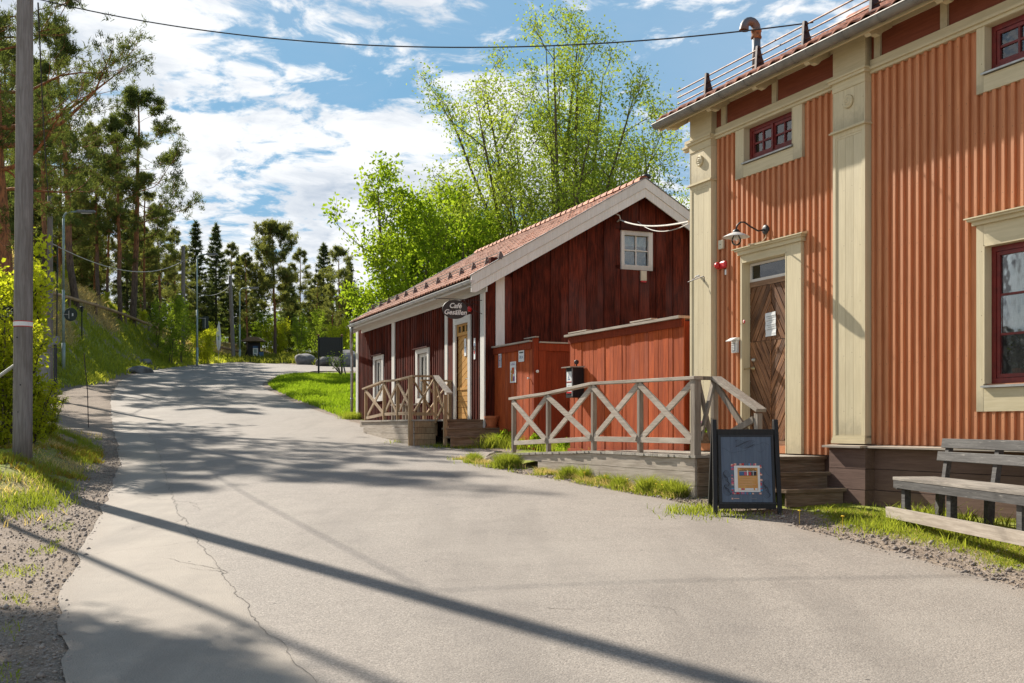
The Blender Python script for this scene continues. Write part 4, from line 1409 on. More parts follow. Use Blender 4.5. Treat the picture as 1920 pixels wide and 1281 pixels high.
# half-round gutter with joint bands
def gutter(parent, s0, s1, o, z, r, mat, bands, droop=0.0):
    mb = MB(); n = 10
    V = []; F = []
    for j, s in enumerate((s0, s1)):
        for i in range(n + 1):
            a = pi + pi * i / n
            V.append((s, o + r * cos(a), z + r * sin(a) + (droop if j else 0)))
        for i in range(n + 1):
            a = pi + pi * i / n
            V.append((s, o + (r - 0.006) * cos(a), z + (r - 0.006) * sin(a) + (droop if j else 0)))
    k = 2 * (n + 1)
    for i in range(n):
        F.append((i, i + 1, k + i + 1, k + i)); F.append((n + 1 + i, n + 2 + i, k + n + 2 + i, k + n + 1 + i))
    F.append((0, n + 1, k + n + 1, k)); F.append((n, 2 * n + 1, k + 2 * n + 1, k + n))
    mb.add(V, F)
    mb.tube([(s0, o + r, z), (s1, o + r, z + droop)], 0.010, 6)
    for s in (s0, s1):
        zz = z + (droop if s == s1 else 0)
        mb.add([(s, o + r * cos(pi + pi * i / n), zz + r * sin(pi + pi * i / n)) for i in range(n + 1)], [tuple(range(n + 1))])
    g = mb.build('gutter', mat, parent, smooth=False)
    sub_z0(g, parent)
    for s in bands:
        m2 = MB(); V = []
        zz = z + droop * (s - s0) / (s1 - s0)
        for x in (s - 0.02, s + 0.02):
            for i in range(n + 1):
                a = pi + pi * i / n
                V.append((x, o + (r + 0.006) * cos(a), zz + (r + 0.006) * sin(a)))
        m2.add(V, [(i, i + 1, n + 2 + i, n + 1 + i) for i in range(n)])
        m2.build('band', mat, g)
    return g


gutter(house, S_END - 0.2, S_R1 + 0.03, OE + 0.045, ZE - 0.03, 0.066, 'gutter', [H.s(px, OE + .05) for px in (1300, 1352, 1400, 1456, 1489, 1516, 1584, 1650, 1735, 1830)] + [-8.0, -9.5])

# snow rail on the eaves
oR = 0.02
zR = ZE + (OE - oR) * TP + 0.05
rl = thing('snow_rail', 'three-bar rusty snow rail on brackets along the tiled eaves of the orange house', 'snow rail', tuple(H.w(0.0, oR, zR)), H.rot)
for k, h in enumerate((0.07, 0.16, 0.25)):
    mb = MB(); mb.tube([(0.30, 0.02 - 0.0 * k, h), (S_END, 0.02, h)], 0.011, 6); mb.build('rail', 'rail_rust', rl)
for px in (1328, 1424, 1512, 1640, 1810):
    s = H.s(px, oR)
    mb = MB(); mb.prism([(-0.09, 0.0), (0.07, -0.07), (0.045, 0.29), (0.005, 0.29), (-0.02, 0.18), (-0.05, 0.10)], s - 0.02, s + 0.02, 'x')
    mb.tube([(s - .03, 0.02, 0.25), (s + .03, 0.02, 0.25)], 0.02, 8); mb.tube([(s - .03, 0.02, 0.16), (s + .03, 0.02, 0.16)], 0.02, 8)
    mb.build('bracket', 'iron', rl)

# hooked vent pipe
oV = -2.0
sV = H.s(1418, oV)
zv = ZE + (OE - oV) * TP
vp = thing('vent_pipe', 'rusty blue-grey vent pipe with a hooked top on the roof', 'vent pipe', tuple(H.w(sV, oV, zv - 0.05)))
ztop = P(1418, 66, oV)[1] - (zv - 0.05)
mb = MB(); mb.tube([(0, 0, 0), (0, 0, ztop)], 0.066, 14); mb.build('pipe', 'pipe', vp, smooth=True)
mb = MB(); mb.lathe([(0.078, ztop - 0.06), (0.085, ztop - 0.05), (0.085, ztop - 0.03), (0.075, ztop - 0.015), (0.075, ztop + 0.04), (0.084, ztop + 0.05), (0.084, ztop + 0.075), (0.07, ztop + 0.085)], (0, 0, 0), 16); mb.build('collar', 'rust', vp, smooth=True)
mb = MB()
pts = [(0, 0, ztop + 0.07)] + [(-0.10 + 0.10 * cos(a), -0.02 + 0.02 * cos(a), ztop + 0.10 + 0.11 * sin(a)) for a in np.linspace(0, pi, 9)] + [(-0.205, -0.04, ztop + 0.06)]
mb.tube(pts, [0.068] * 9 + [0.072, 0.078], 16, cap=False); mb.build('bend', 'pipe', vp, smooth=True)

# wall lamp above the door
ls, lz = P(1437, 431, 0.03)
lamp = thing('wall_lamp', 'black gooseneck wall lamp with white enamel shade above the plank door', 'lamp', tuple(H.w(ls, 0.0, lz)), H.rot)
mb = MB(); mb.lathe([(0.062, 0.028), (0.062, 0.05), (0.05, 0.062), (0.02, 0.066)], (0, 0, 0), 18, 'y'); mb.build('mount', 'black', lamp, smooth=True)
arm = [(0, 0.06, 0), (0.02, 0.14, -0.02), (0.05, 0.24, 0.035), (0.07, 0.31, 0.085), (0.085, 0.36, 0.085), (0.10, 0.40, 0.045), (0.105, 0.41, -0.0)]
mb = MB(); mb.tube(arm, 0.011, 8); mb.build('arm', 'black', lamp, smooth=True)
ex, ey, ez = arm[-1]
mb = MB(); mb.lathe([(0.012, 0.0), (0.03, -0.01), (0.045, -0.03), (0.048, -0.055)], (ex, ey, ez), 18); mb.build('socket', 'black', lamp, smooth=True)
mb = MB(); mb.lathe([(0.048, -0.045), (0.10, -0.065), (0.165, -0.10), (0.168, -0.104), (0.162, -0.104), (0.10, -0.07), (0.05, -0.052)], (ex, ey, ez), 28, cap=False); mb.build('lamp_shade', 'white_plastic', lamp, smooth=True)
mb = MB(); mb.lathe([(0.028, -0.055), (0.035, -0.08), (0.058, -0.12), (0.062, -0.15), (0.052, -0.185), (0.028, -0.205), (0.002, -0.21)], (ex, ey, ez), 18, cap=False); mb.build('globe', 'glass_clear', lamp, smooth=True)
mb = MB(); mb.lathe([(0.008, -0.06), (0.018, -0.09), (0.022, -0.12), (0.012, -0.145), (0.002, -0.15)], (ex, ey, ez), 12, cap=False); mb.build('bulb', 'white_plastic', lamp, smooth=True)
mb = MB(); mb.tube([(-0.0, 0.035, -0.05), (0.0, 0.04, -0.10), (0.05, 0.06, -0.145), (0.14, 0.12, -0.16), (0.24, 0.13, -0.155)], 0.006, 6); mb.build('cable', 'cream', lamp)

# things on the wall by the door
s, z = P(1354.5, 459, 0.03)
t = thing('junction_box', 'small cream box on the ribbed wall left of the door lamp', 'box', tuple(H.w(s, 0.03, z)), H.rot)
mb = MB(); mb.box(-0.05, 0.05, 0.0, 0.035, -0.06, 0.06); mb.build('body', 'cream_plastic', t, bevel=0.006)
mb = MB(); mb.lathe([(0.008, 0.035), (0.006, 0.039)], (0, 0, 0), 8, 'y'); mb.build('screw', 'iron', t)
s, z = P(1355.5, 497.5, 0.03)
t = thing('alarm_beacon', 'red plastic alarm beacon on the ribbed wall beside the door', 'alarm', tuple(H.w(s, 0.03, z)), H.rot)
mb = MB(); mb.box(-0.105, 0.105, 0.0, 0.045, -0.05, 0.05); mb.build('body', 'red_plastic', t, bevel=0.022)
mb = MB(); mb.lathe([(0.045, 0.044), (0.043, 0.065), (0.03, 0.085), (0.005, 0.092)], (0.05, 0, 0), 14, 'y'); mb.build('lens', 'red_plastic', t, smooth=True)
s, z = P(1363, 515, 0.03)
t = tag(bx('label_tag', None, -.02, .02, 0, .003, -.035, .035, 'paper'), 'tiny white tag on the ribbed wall under the red alarm', 'tag')
t.location = H.w(s, 0.034, z); t.rotation_euler = (0, 0, H.rot)
s, z = P(1394.5, 603.5, 0.055)
t = thing('red_badge', 'small red round badge on the cream door casing', 'badge', tuple(H.w(s, 0.049, z)), H.rot)
mb = MB(); mb.lathe([(0.024, 0.0), (0.024, 0.005), (0.018, 0.008)], (0, 0, 0), 14, 'y'); mb.build('disc', 'red_plastic', t)
mb = MB(); mb.box(-.006, .006, .008, .0095, -.012, .012); mb.build('mark', 'paper', t)
s, z = P(1377, 650, 0.06)
t = thing('entry_keypad', 'white plastic entry keypad with a hood beside the plank door', 'keypad', tuple(H.w(s, 0.03, z)), H.rot)
mb = MB(); mb.box(-0.065, 0.045, 0.0, 0.05, -0.085, 0.085); mb.build('body', 'white_plastic', t, bevel=0.01)
mb = MB(); mb.prism([(0.0, 0.075), (0.0, 0.115), (0.05, 0.115), (0.13, 0.075), (0.13, 0.065), (0.05, 0.085)], -0.075, 0.055, 'x'); mb.build('hood', 'white_plastic', t)
mb = MB(); mb.box(-0.045, 0.03, 0.0505, 0.054, -0.06, 0.045); mb.build('plate', 'lamp_head', t)
for i in range(3):
    for j in range(4):
        bx('key', t, -0.037 + i * .024, -0.020 + i * .024, .0545, .059, -0.052 + j * .023, -0.036 + j * .023, 'white_plastic')
# hook rod on the first pilaster, with a wire hook below
s, z = P(1311, 518, op)
t = thing('sign_hook', 'thin iron rod with a hook standing out from the corner pilaster', 'hook', tuple(H.w(s, op, z)), H.rot)
mb = MB(); mb.lathe([(0.02, 0), (0.02, 0.012), (0.012, 0.03)], (0, 0, 0), 10, 'y'); mb.tube([(0, 0.0, 0), (0.015, 0.05, -0.01)], 0.016, 8); mb.build('mount', 'white_plastic', t)
mb = MB(); mb.tube([(0, 0.03, 0), (0.06, 0.10, -0.07), (0.03, 0.16, -0.085), (-0.38, 0.19, -0.06), (-0.40, 0.19, -0.075), (-0.40, 0.19, -0.14)], 0.006, 6); mb.build('rod', 'iron', t)
s, z = P(1365, 580, 0.04)
t = thing('wire_hook', 'little rusty wire hook hanging on the ribbed wall', 'hook', tuple(H.w(s, 0.032, z)), H.rot)
mb = MB(); mb.tube([(0, 0, 0.03), (0, 0.015, 0.02), (0, 0.02, -0.0), (-0.02, 0.02, -0.015), (-0.03, 0.02, 0.0), (-0.02, 0.02, 0.01)], 0.0035, 5); mb.build('wire', 'rust', t)
# sheet of paper on the door
s, z = P(1444.5, 608, -0.06)
me = MB()
n = 8; V = []
for j in range(n + 1):
    for i in range(3):
        V.append((-0.105 + 0.105 * i, 0.004 * sin(j * 1.9 + i) + 0.004, -0.15 + 0.30 * j / n))
me.add(V, [(j * 3 + i, j * 3 + i + 1, j * 3 + i + 4, j * 3 + i + 3) for j in range(n) for i in range(2)])
t = me.build('paper_notice', 'paper', None)
t.location = H.w(s, -0.066, z); t.rotation_euler = (0, R(2), H.rot)
tag(t, 'creased white paper notice pinned in a plastic sleeve on the plank door', 'notice')
for k in range(7):
    o = bx('text_line', t, -0.075, 0.075 - 0.03 * (k % 2), 0.010, 0.0105, 0.10 - k * 0.028, 0.103 - k * 0.028, 'sign_back')

# ================================================================ deck, ramp rail and steps at the plank door
DZ = 1.255
OD = 1.13
deck = thing('entrance_deck', 'weathered grey plank deck and ramp along the orange-red fence with three brown steps', 'deck', (H.w(-1.8, OD)[0], H.w(-1.8, OD)[1], 0.66), H.rot, world_z=True)
# children use coordinates relative to this corner
def rel(s, o, z=0.0): return (s + 1.8, o - OD, z)
posts_px = [(1304.5, 0), (1200.5, 0), (1113.5, 0), (1028.5, 0), (963.5, 0)]
ps = [H.s(p[0], OD) for p in posts_px]
s_far = ps[-1] + 0.08
zfun = lambda s: float(np.interp(s, [-3, ps[2], ps[-1]], [DZ, DZ, DZ - 0.10]))
# boards run across, one by one
s = -1.88; k = 0
while s < s_far:
    w = 0.118
    z = zfun(s)
    o = bx('plank', deck, *(rel(s, 0)[0], rel(s + w - 0.006, 0)[0]), rel(0, 0.0)[1] + (0.01 if s < 0.1 else -0.9), 0.07 + rnd.uniform(-.012, .012), z - 0.034, z + rnd.uniform(-.002, .002), 'grey_y')
    s += w
s = -2.80
while s < -1.885:
    w = 0.118
    bx('plank', deck, rel(s, 0)[0], rel(min(s + w - 0.006, -1.883), 0)[0], rel(0, 0.005)[1], rel(0, 0.93)[1], DZ - 0.034, DZ + rnd.uniform(-.002, .002), 'grey_y')
    s += w
# side boards along the outer edge, tapering into the ground at the far end
for zz0, zz1, a, b in ((DZ - 0.20, DZ - 0.04, -1.84, ps[2]), (DZ - 0.37, DZ - 0.205, -1.84, ps[3] + 0.3), (DZ - 0.54, DZ - 0.375, -1.84, ps[2] + 0.6), (DZ - 0.72, DZ - 0.545, -1.84, ps[0] + 0.6)):
    bx('side_board', deck, rel(a, 0)[0], rel(b, 0)[0], 0.012, 0.042, zz0, zz1, 'grey_x')
mb = MB(); mb.prism([(rel(ps[2], 0)[0] + .003, DZ - 0.04), (rel(s_far, 0)[0], DZ - 0.135), (rel(s_far, 0)[0], DZ - 0.20), (rel(ps[2], 0)[0] + .003, DZ - 0.20)], 0.012, 0.042, 'y'); mb.build('side_board', 'grey_x', deck)
# end boards facing the camera
for k in range(4):
    bx('end_board', deck, rel(-1.868, 0)[0], rel(-1.842, 0)[0], rel(0, 0.94)[1], 0.012, DZ - 0.205 - .17 * k, DZ - 0.04 - .17 * k, 'step')
# steps
for k, (sn, zt) in enumerate(((-2.80, DZ), (-3.06, 1.085), (-3.32, 0.915))):
    o1 = 1.0
    if k == 0:
        bx('riser', deck, rel(sn + 0.02, 0)[0], rel(sn + 0.045, 0)[0], rel(0, 0.006)[1], rel(0, o1 - .08)[1], 1.085, zt - 0.037, 'step')
        bx('tread', deck, rel(sn - 0.02, 0)[0], rel(sn - 0.002, 0)[0], rel(0, 0.006)[1], rel(0, o1 - .06)[1], zt - 0.036, zt + 0.001, 'step')
    else:
        bx('tread', deck, rel(sn - 0.02, 0)[0], rel(sn + 0.275, 0)[0], rel(0, -0.02 + (0.165 if sn < -2.2 and False else 0.19))[1], rel(0, o1)[1], zt - 0.036, zt, 'step')
        bx('riser', deck, rel(sn + 0.005, 0)[0], rel(sn + 0.03, 0)[0], rel(0, 0.20)[1], rel(0, o1 - .02)[1], zt - 0.19, zt - 0.037, 'step')
# railing
rail = thing('ramp_railing', 'weathered grey timber railing with crossed braces along the deck beside the plank door', 'railing', tuple(H.w(ps[0], OD, DZ - 0.45)), H.rot, world_z=True)
def rr(s, o, z): return (s - ps[0], o - OD, z)
def rail_top(s): return float(np.interp(s, [ps[0], ps[2], ps[3], ps[4]], [P(1304.5, 706, OD)[1], P(1113.5, 717, OD)[1], P(1028.5, 736, OD)[1], P(963.5, 746, OD)[1]]))
for k, s in enumerate(ps):
    zb = 0.95 if k == 0 else (zfun(s) - (0.28 if k == 4 else 0.02))
    w = 0.047 if k == 0 else 0.032
    mb = MB()
    mb.box(s - ps[0] - w, s - ps[0] + w, -w + 0.0, w, zb if k else DZ - 0.03, rail_top(s) - 0.04)
    mb.build('post', 'grey_z', rail, bevel=0.004)
for k in range(4):
    a, b = ps[k], ps[k + 1]
    mb = MB(); mb.beam(rr(a - (0.06 if k == 0 else -0.001), OD + 0.0, rail_top(a) - 0.018), rr(b + (0.08 if k == 3 else 0), OD, rail_top(b) - 0.018), 0.13, 0.042); mb.build('hand_rail', 'grey_x', rail, bevel=0.004)
    zl = lambda q: zfun(q) + 0.17
    mb = MB(); mb.beam(rr(a + 0.034, OD + .005, zl(a)), rr(b - 0.034, OD + .005, zl(b)), 0.04, 0.07); mb.build('lower_rail', 'grey_x', rail, bevel=0.003)
    a1, b1 = a + 0.035, b - 0.035
    mb = MB(); mb.beam(rr(a1, OD + 0.034, zl(a) + 0.02), rr(b1, OD + 0.034, rail_top(b) - 0.06), 0.028, 0.085); mb.build('brace', 'grey_x', rail, bevel=0.003)
    mb = MB(); mb.beam(rr(a1, OD + 0.004, rail_top(a) - 0.06), rr(b1, OD + 0.004, zl(b) + 0.02), 0.028, 0.085); mb.build('brace', 'grey_x', rail, bevel=0.003)
# end section across the deck, then down the steps
o2 = 0.86
zt = rail_top(ps[0])
mb = MB(); mb.beam(rr(ps[0], OD - 0.066, zt - 0.018), rr(ps[0], o2 - 0.02, zt - 0.018), 0.10, 0.042); mb.build('hand_rail', 'grey_z', rail, bevel=0.004)
for zz in (0.0,):
    mb = MB(); mb.box(-0.035, 0.035, o2 - OD - 0.035, o2 - OD + 0.035, DZ - 0.01, zt - 0.04); mb.build('post', 'grey_z', rail, bevel=0.004)
mb = MB(); mb.beam(rr(ps[0] + .01, OD - 0.05, zt - 0.08), rr(ps[0] + .01, o2 + 0.035, DZ + 0.18), 0.03, 0.06, (1, 0, 0)); mb.build('brace', 'grey_z', rail)
mb = MB(); mb.beam(rr(ps[0] - .02, OD - 0.05, DZ + 0.18), rr(ps[0] - .02, o2 + 0.035, zt - 0.08), 0.03, 0.06, (1, 0, 0)); mb.build('brace', 'grey_z', rail)
s3 = -2.66
z3 = P(1425, 770, o2)[1]
mb = MB(); mb.beam(rr(ps[0] - 0.03, o2, zt - 0.012), rr(s3 - 0.06, o2, z3 + 0.0), 0.14, 0.042); mb.build('hand_rail', 'grey_x', rail, bevel=0.004)
mb = MB(); mb.box(s3 - ps[0] - 0.035, s3 - ps[0] + 0.035, o2 - OD - 0.035, o2 - OD + 0.035, DZ + 0.001, z3 - 0.03); mb.build('post', 'grey_z', rail, bevel=0.004)
mb = MB(); mb.beam(rr(ps[0] - 0.04, o2, zt - 0.10), rr(s3 + 0.04, o2, DZ + 0.12), 0.03, 0.075); mb.build('brace', 'grey_z', rail)
mb = MB(); mb.beam(rr(ps[0] - 0.04, o2 + .032, DZ + 0.15), rr(s3 + 0.04, o2 + .032, z3 - 0.10), 0.03, 0.075); mb.build('brace', 'grey_z', rail)

# ================================================================ orange-red fence between the houses
fence = thing('plank_fence', 'bright orange-red plank fence with a weathered cap joining the orange house', 'fence', tuple(H.w(0.0, 0.0, 1.15)), H.rot, world_z=True)
fs1 = H.s(1067, 0.06)
ftop = P(1180, 611, 0.06)[1]
s = 0.14
fence_in = MB(); fence_in.box(0.14, fs1, -0.06, 0.018, 1.20, ftop - 0.06); fence_in.build('backing', 'falu_mid', fence)
k = 0
while s < fs1 - 0.02:
    w = (0.125, 0.16, 0.115, 0.145, 0.13)[k % 5]; k += 1
    b = min(s + w, fs1)
    bx('plank', fence, s + 0.003, b - 0.004, 0.02, 0.040 + rnd.uniform(-0.004, 0.008), 1.22 + rnd.uniform(-.01, .01), ftop - 0.02, 'falu_light')
    s += w
bx('rail', fence, 0.14, fs1 + 0.01, 0.050, 0.074, ftop - 0.135, ftop - 0.022, 'falu_mid')
bx('cap', fence, 0.14, fs1 + 0.06, -0.11, 0.13, ftop - 0.02, ftop + 0.018, 'grey_x')
bx('bottom_board', fence, 1.6, fs1 + 0.01, 0.050, 0.085, 1.13, 1.23, 'falu_light')
for px0, px1 in ((1184, 1224), (1068, 1102)):
    bx('cap_cleat', fence, H.s(px1, 0.02), H.s(px0, 0.02), -0.06, 0.05, ftop + 0.045, ftop + 0.063, 'grey_x')
    for q in (H.s(px1, .02) + .04, H.s(px0, .02) - .06):
        bx('cleat_block', fence, q, q + .025, -0.02, 0.02, ftop + 0.0185, ftop + 0.0445, 'grey_x')

# letter box on the fence
s, z = H.hit(1083, 718, 0.10)
mbx = thing('letter_box', 'black wooden letter box with two printed notes on the orange-red fence', 'letter box', tuple(H.w(s, 0.052, z - 0.25)), H.rot)
mb = MB(); mb.box(-0.13, 0.13, 0.0, 0.20, 0.0, 0.50); mb.build('body', 'blackwood', mbx)
mb = MB(); mb.prism([(0.0, 0.505), (0.0, 0.53), (0.27, 0.515), (0.27, 0.50)], -0.16, 0.17, 'x'); mb.build('lid', 'grey_x', mbx)
mb = MB(); mb.lathe([(0.012, 0), (0.012, 0.03), (0.032, 0.045), (0.042, 0.07), (0.034, 0.10), (0.004, 0.112)], (-0.06, 0.10, 0.522), 14); mb.build('knob', 'iron', mbx, smooth=True)
bx('front_strip', mbx, -0.13, -0.105, 0.201, 0.215, 0.02, 0.49, 'lamp_head')
n1 = bx('note', mbx, -0.085, 0.095, 0.202, 0.206, 0.255, 0.435, 'paper', label='white note with a small blue drawing')
bx('stripe', n1, 0.0, 0.18, 0.0045, 0.006, 0.002, 0.014, 'red_plastic')
mbd = MB(); mbd.prism([(0.045, 0.06), (0.14, 0.06), (0.125, 0.045), (0.06, 0.045)], 0.0045, 0.006, 'y'); mbd.prism([(0.09, 0.07), (0.12, 0.07), (0.095, 0.15)], 0.0045, 0.006, 'y'); mbd.build('drawing', 'blue_sign', n1)
n2 = bx('note', mbx, -0.085, 0.095, 0.202, 0.206, 0.07, 0.245, 'paper', label='white note with a red band along its foot')
bx('stripe', n2, 0.0, 0.18, 0.0045, 0.006, 0.002, 0.03, 'red_plastic')
for k in range(4): bx('text_line', n2, 0.03, 0.15, 0.0045, 0.0055, 0.06 + k * .025, 0.064 + k * .025, 'lamp_head')

# ================================================================ the dark red cafe
C0x = (909.5 - 960) / 2000 * 23.16
C = Fr(C0x, 23.16, -0.375, 0.927)
CZ = 1.15
cafe = thing('cafe_house', 'dark red timber cafe with white trim, clay tile roof and a small gable window', 'house', (C.o[0], C.o[1], CZ), C.rot, world_z=True)
CL = C.s(668, 0.0) + 0.06
CE_O, CE_Z, CT, CR_O = 0.38, 4.76, 0.576, -3.76
CWALL = CE_Z + CE_O * CT - 0.10
ridge_z = CE_Z + (CE_O - CR_O) * CT
Wd = 7.52
def Cp(px, py, off=0.0): return C.hit(px, py, off)
# openings on the road side
w1 = dict(s1=C.s(705.5, 0), s0=C.s(719.5, 0), z0=Cp(720, 744)[1], z1=Cp(719, 673)[1])
w2 = dict(s1=C.s(786, 0), s0=C.s(805, 0), z0=Cp(806, 746)[1], z1=Cp(805, 660.5)[1])
cd1, cd0 = C.s(858.3, 0), C.s(882, 0)
DK = 1.755
cdt = Cp(882, 604)[1]
ch = [(w1['s0'], w1['s1'], w1['z0'], w1['z1']), (w2['s0'], w2['s1'], w2['z0'], w2['z1']), (cd0, cd1, DK, cdt)]
mb = MB()
holed_wall(mb, 0.0, CL, 1.0, CWALL, -0.14, 0.0, ch)
mb.box(0.0, CL, -Wd, -Wd + 0.14, 1.0, CWALL); mb.box(CL - 0.14, CL, -Wd + 0.14, -0.14, 1.0, CWALL)
mb.prism([(-Wd, CWALL), (0, CWALL), (CR_O, ridge_z - 0.12)], CL - 0.14, CL, 'x')
mb.build('wall', 'falu', cafe)
# gable wall with a small window opening
gF = Fr(C.o[0], C.o[1], *[-C.n[0], -C.n[1]])   # local x runs right along the gable, local y = outward towards the far end... (used for sight lines only)
gx = lambda px, off=0.0: gF.s(px, -off)
def Gp(px, py, off=0.0): return gF.hit(px, py, -off)
# in cafe coordinates: along-gable distance g -> y = -g ; outward towards the camera off -> x = -off
gw = dict(a=Gp(1168, 440)[0], b=Gp(1214.5, 440)[0], z0=Gp(1190, 499)[1], z1=Gp(1190, 442)[1])
mb = MB()
ga, gb = gw['a'], gw['b']
mb.box(0.0, 0.14, -Wd + 0.14, -0.14, 1.0, gw['z0'])
mb.box(0.0, 0.14, -ga, -0.14, gw['z0'], CWALL); mb.box(0.0, 0.14, -Wd + 0.14, -gb, gw['z0'], CWALL)
sl = lambda g: CWALL + min(g, Wd - g) * (ridge_z - 0.12 - CWALL) / 3.76
mb.prism([(-ga, CWALL), (0, CWALL), (-ga, sl(ga))], 0.0, 0.14, 'x')
mb.prism([(-ga, gw['z1']), (-gb, gw['z1']), (-gb, sl(gb)), (-3.76, sl(3.76)), (-ga, sl(ga))], 0.0, 0.14, 'x')
mb.prism([(-gb, CWALL), (-Wd, CWALL), (-gb, sl(gb))], 0.0, 0.14, 'x')
mb.build('gable_wall', 'falu', cafe)
mb = MB(); mb.box(0.3, CL - .2, -3.0, -2.9, 1.6, 4.6); mb.box(0.3, CL - .2, -2.9, -0.16, 1.62, 1.70); mb.box(1.6, 1.7, -6.8, -3.1, 4.8, 5.9)
mb.build('inner_room', 'dark_room', cafe)
# planks of the gable, one by one, tops cut to the slope
g = 0.66
k = 0
while g < Wd - 0.1:
    w = (0.235, 0.20, 0.25, 0.22, 0.21)[k % 5]; k += 1
    a, b = g, min(g + w, Wd)
    g += w
    pr = 0.020 + (0.030 if k % 2 else 0.0) + rnd.uniform(-.005, .005)
    a2, b2 = (a - 0.022, b + 0.022) if k % 2 else (a + 0.024, b - 0.024)
    top = lambda q: sl(q) + 0.02
    spans = [(1.2 + rnd.uniform(0, .03), None)]
    if a2 < gb + 0.10 and b2 > ga - 0.10:
        spans = [(1.2, gw['z0'] - 0.09), (gw['z1'] + 0.13, None)]
    for z0, z1 in spans:
        if z1 is None:
            pts = [(-a2, z0), (-b2, z0), (-b2, top(b2))]
            if a2 < 3.76 < b2: pts.append((-3.76, top(3.76)))
            pts.append((-a2, top(a2)))
        else:
            pts = [(-a2, z0), (-b2, z0), (-b2, z1), (-a2, z1)]
        if len(pts) and (z1 is None or z1 > z0):
            mb = MB(); mb.prism(pts, -pr, -0.002, 'x')
            # shift so each plank has its own origin
            oz = z0
            mb.v = [(x, y + a2, z - oz) for x, y, z in mb.v]
            place('plank', mb.mesh('plank', M['falu']), cafe, (0, -a2, oz - CZ))
# red corner panel, white corner board on the gable
bx('corner_board', cafe, -0.03, -0.002, -gx(928), 0.0, 1.15, CWALL, 'falu_mid' if False else 'falu')
bx('corner_board', cafe, -0.055, -0.0025, -gx(944.5), -gx(928) - 0.002, Cp(930, 655)[1] - 0.4, CWALL + 0.1, 'white', label='broad white board on the gable')
# gable window
cwn = bpy.data.objects.new('gable_window', None); COL.objects.link(cwn); cwn.parent = cafe; cwn['z0'] = CZ
oa, ob, oz0, oz1 = Gp(1163, 440)[0], Gp(1221.5, 440)[0], Gp(1190, 507)[1], Gp(1190, 434.5)[1]
for (y0, y1, z0, z1) in ((oa, ga + .01, oz0, oz1), (gb - .01, ob, oz0, oz1), (ga + .011, gb - .011, oz0, gw['z0'] + .01), (ga + .011, gb - .011, gw['z1'] - .01, oz1)):
    bx('frame', cwn, -0.062, -0.002, -y1, -y0, z0, z1, 'white')
mb = MB(); ym = (ga + gb) / 2; zmid = (gw['z0'] + gw['z1']) / 2
mb.box(-0.03, 0.0, -ym - .012, -ym + .012, gw['z0'] + .01, gw['z1'] - .01); mb.box(-0.028, 0.0, -gb, -ga, zmid - .012, zmid + .012)
mb.build('glazing_bars', 'white', cwn)
for (y0, y1) in ((ga, ym), (ym, gb)):
    for (z0, z1) in ((gw['z0'], zmid), (zmid, gw['z1'])):
        bx('pane', cwn, 0.004, 0.008, -y1, -y0, z0, z1, 'glass')
mb = MB(); n = 24
V = []
for q in range(n + 1):
    y = -ga - (gb - ga) * q / n; x = 0.06 + .008 * sin(q * 1.7)
    V += [(x, y, gw['z1'] - 0.24), (x, y, gw['z1'] + .02)]
mb.add(V, [(2 * q, 2 * q + 2, 2 * q + 3, 2 * q + 1) for q in range(n)]); mb.build('curtain', 'curtain', cwn)
bx('drip_board', cwn, -0.10, -0.002, -ob - .03, -oa + .03, oz1 + 0.002, oz1 + 0.025, 'falu')

# battens on the road side
s = 0.16
stopz = CE_Z - 0.0
while s < CL - 0.1:
    a, b = s - 0.03, s + 0.03
    z0, z1 = 1.25, CWALL - 0.06
    spans = [(z0, z1)]
    for c in [(cd0 - 0.17, cd1 + 0.17, 0, cdt + 0.2), (w1['s0'] - .16, w1['s1'] + .16, w1['z0'] - .14, w1['z1'] + .16), (w2['s0'] - .16, w2['s1'] + .16, w2['z0'] - .14, w2['z1'] + .17)]:
        if c[0] < b and a < c[1]:
            ns = []
            for p, q in spans:
                if c[2] > p + .05: ns.append((p, c[2]))
                if c[3] < q - .05: ns.append((c[3], q))
            spans = ns
    for p, q in spans:
        bx('batten', cafe, a, b, 0.001, 0.030, p, q, 'falu')
    s += 0.165
# white vertical boards
for px0, px1, lab in ((902, 909.4, None), (835.3, 840.2, None), (735.6, 740.6, None), (668.6, 672, None)):
    a, b = C.s(px1, .04), C.s(px0, .04)
    bx('corner_board', cafe, a, b, 0.031, 0.062, 1.2, CWALL - 0.03, 'white')
bx('panel_board', cafe, C.s(853, .03) + 0.005, C.s(840.2, .04) - 0.02, 0.031, 0.05, 1.76, CWALL - 0.06, 'falu')
